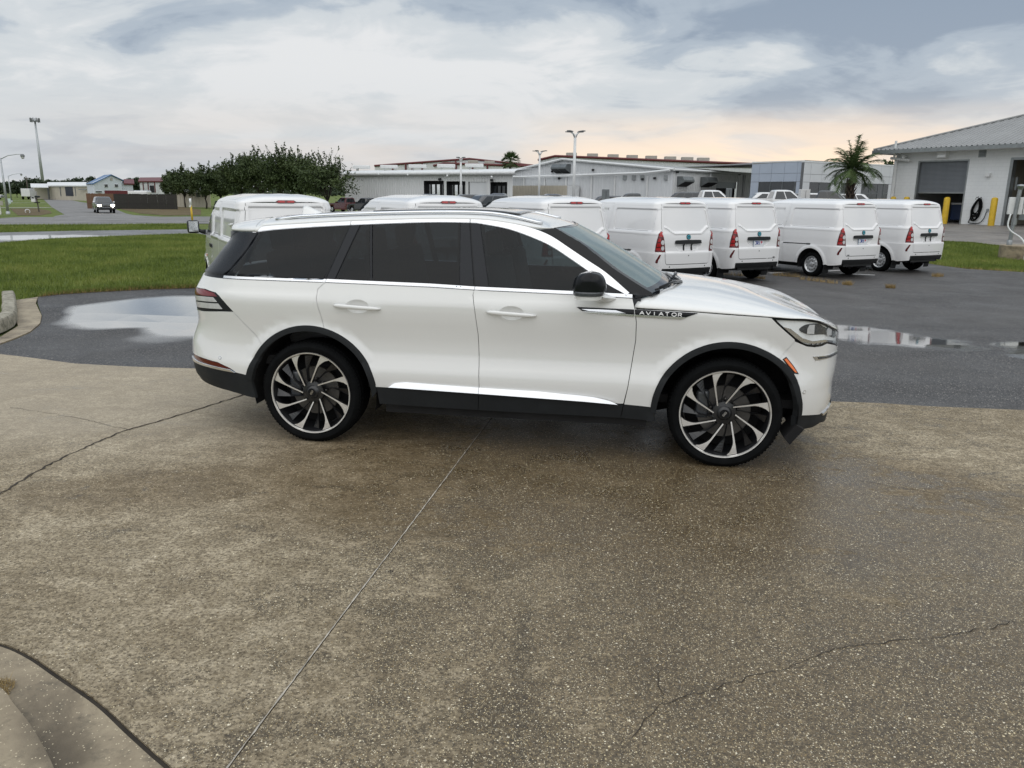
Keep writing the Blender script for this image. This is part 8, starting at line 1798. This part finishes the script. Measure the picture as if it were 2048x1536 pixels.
# mailboxes, sign boards, markers by the junction
x, y = gnd(77.5, 424); o = empty('mailbox_post', (x, y, terrain(x, y)), R(-10)); tag(o, 'pair of mailboxes, one white one black, on a leaning wooden post', 'mailbox'); b = MB(); b.box((0, 0, .75), (.1, .1, 1.6), 0, (0, R(-4), 0)); b.box((-.1, 0, 1.08), (.75, .12, .06)); b.build('post', M['wood'], o); b = MB(); b.box((-.42, 0, 1.42), (.52, .3, .58), 0, None, .03); b.build('white_box', M['c_white'], o); b = MB(); b.prism([(-.14, 1.62), (.26, 1.62), (.26, 1.74), (.18, 1.82), (-.06, 1.82), (-.14, 1.74)], -.2, .2, 'y'); b.build('black_box', M['plastic'], o); b = MB(); b.box((-.42, -.16, 1.60), (.3, .02, .16)); b.build('door', M['plastic'], o)
b = MB(); b.prism([(-.25, 1.02), (.2, 1.02), (.2, 1.12), (-.25, 1.12)], -.15, .15, 'y'); b.build('paper_tube', M['plastic'], o)
x, y = gnd(18, 410); o = empty('sign_board', (x, y, terrain(x, y))); tag(o, 'pale green business sign on a short post left of the mailboxes', 'sign'); z0_, z1_ = at(18, 398, y).z, at(18, 388, y).z; b = MB(); b.box((0, 0, z0_ / 2 + .1), (.14, .1, z0_ + .2)); b.build('post', M['galv'], o); b = MB(); b.box((0, 0, (z0_ + z1_) / 2), (.75, .08, z1_ - z0_), 0, None, .03); b.build('board', simple('pale_green_board', (.52, .62, .60), .5), o)
x, y = gnd(1, 428); o = empty('sign_board', (x, y, terrain(x, y))); tag(o, 'small grey notice on a white stake at the left edge of the verge', 'sign'); b = MB(); b.box((0, 0, .35), (.16, .1, .9)); b.build('post', M['c_white'], o); b = MB(); b.box((.1, 0, 1.1), (.62, .06, .45), 0, None, .02); b.build('board', M['m_vent'], o)
x, y = gnd(55.5, 425); o = empty('culvert_pipe', (x, y, terrain(x, y) + .12), R(32)); tag(o, 'pale culvert pipe mouth in the roadside ditch', 'pipe'); b = MB(); b.lathe([(.26, -.1), (.26, .9), (.20, .9), (.20, -.1), (.26, -.1)], 18, 'y'); b.build('pipe_wall', M['m_trim'], o, True, 40)
x, y = gnd(385.5, 447.5); o = empty('marker_post', (x, y, terrain(x, y))); tag(o, 'slim yellow marker post with white cap beside the street', 'marker post'); b = MB(); b.tube([(0, 0, 0), (-.02, 0, 1.05)], .055, 10); b.build('shaft', M['yellow'], o, True); b = MB(); b.tube([(-.02, 0, 1.05), (-.035, 0, 1.42)], .06, 10); b.build('cap', M['c_white'], o, True); b = MB(); b.box((-.03, -.06, 1.0), (.1, .02, .14), 0, (0, .3, 0)); b.build('tag', M['c_white'], o)
for px, py, hgt, lb in ((210, 405, .75, 'white marker stake just right of the oncoming SUV'), (155.5, 399, .8, 'white marker stake before the beige warehouse door'), (162.5, 398.5, .7, 'white marker stake left of the oncoming SUV')):
    x, y = gnd(px, py); o = empty('marker_stake', (x, y, terrain(x, y))); tag(o, lb, 'marker post', 'white marker stakes along the side road'); b = MB(); b.tube([(0, 0, 0), (0, 0, hgt)], .085, 8); b.build('shaft', M['c_white'], o, True); b = MB(); b.lathe([(.10, hgt), (.10, hgt + .1), (0, hgt + .14)], 10, 'z'); b.build('cap', M['c_white'], o, True)
x, y = gnd(230, 403.5); o = empty('utility_cabinet', (x, y, terrain(x, y)), R(6)); tag(o, 'dark green utility cabinet on the grass before the black fence', 'cabinet'); b = MB(); b.box((0, 0, .40), (1.0, .8, .8), 0, None, .05); b.build('cabinet_body', simple('green_cabinet_paint', (.012, .06, .038), .5), o); b = MB(); b.box((0, 0, .82), (1.06, .86, .07), 0, None, .02); b.build('lid', simple('green_lid_paint', (.02, .085, .055), .5), o)
for px0, px1, pt, Y, mat, lb in ((1204, 1218.5, 378.5, 46, 'zinc_d', 'grey steel cabinet before the black pickup, left of the bonnet vans'), (1452.5, 1463, 376.5, 46, 'zinc_d', 'grey steel cabinet overlapping the white crew-cab pickup windscreen'), (1599.5, 1618, 378.5, 54, 'c_white', 'white steel cabinet at the showroom corner')):
    a, e = at(px0, 385, Y), at(px1, 385, Y); g_ = terrain(a.x, Y); o = empty('steel_cabinet', ((a.x + e.x) / 2, Y, g_), R(-4)); tag(o, lb, 'cabinet'); z1_ = at(px0, pt, Y).z - g_; w_ = e.x - a.x; b = MB(); b.box((0, 0, z1_ / 2), (w_, w_ * .9, z1_), 0, None, .02); b.build('cabinet_body', M[mat], o); b = MB(); b.box((.02, -w_ * .455, z1_ / 2), (.02, .012, z1_ * .92)); b.build('door_gap', M['m_dark'], o); b = MB(); b.box((.09, -w_ * .46, z1_ * .55), (.03, .03, .16)); b.build('handle', M['plastic'], o)
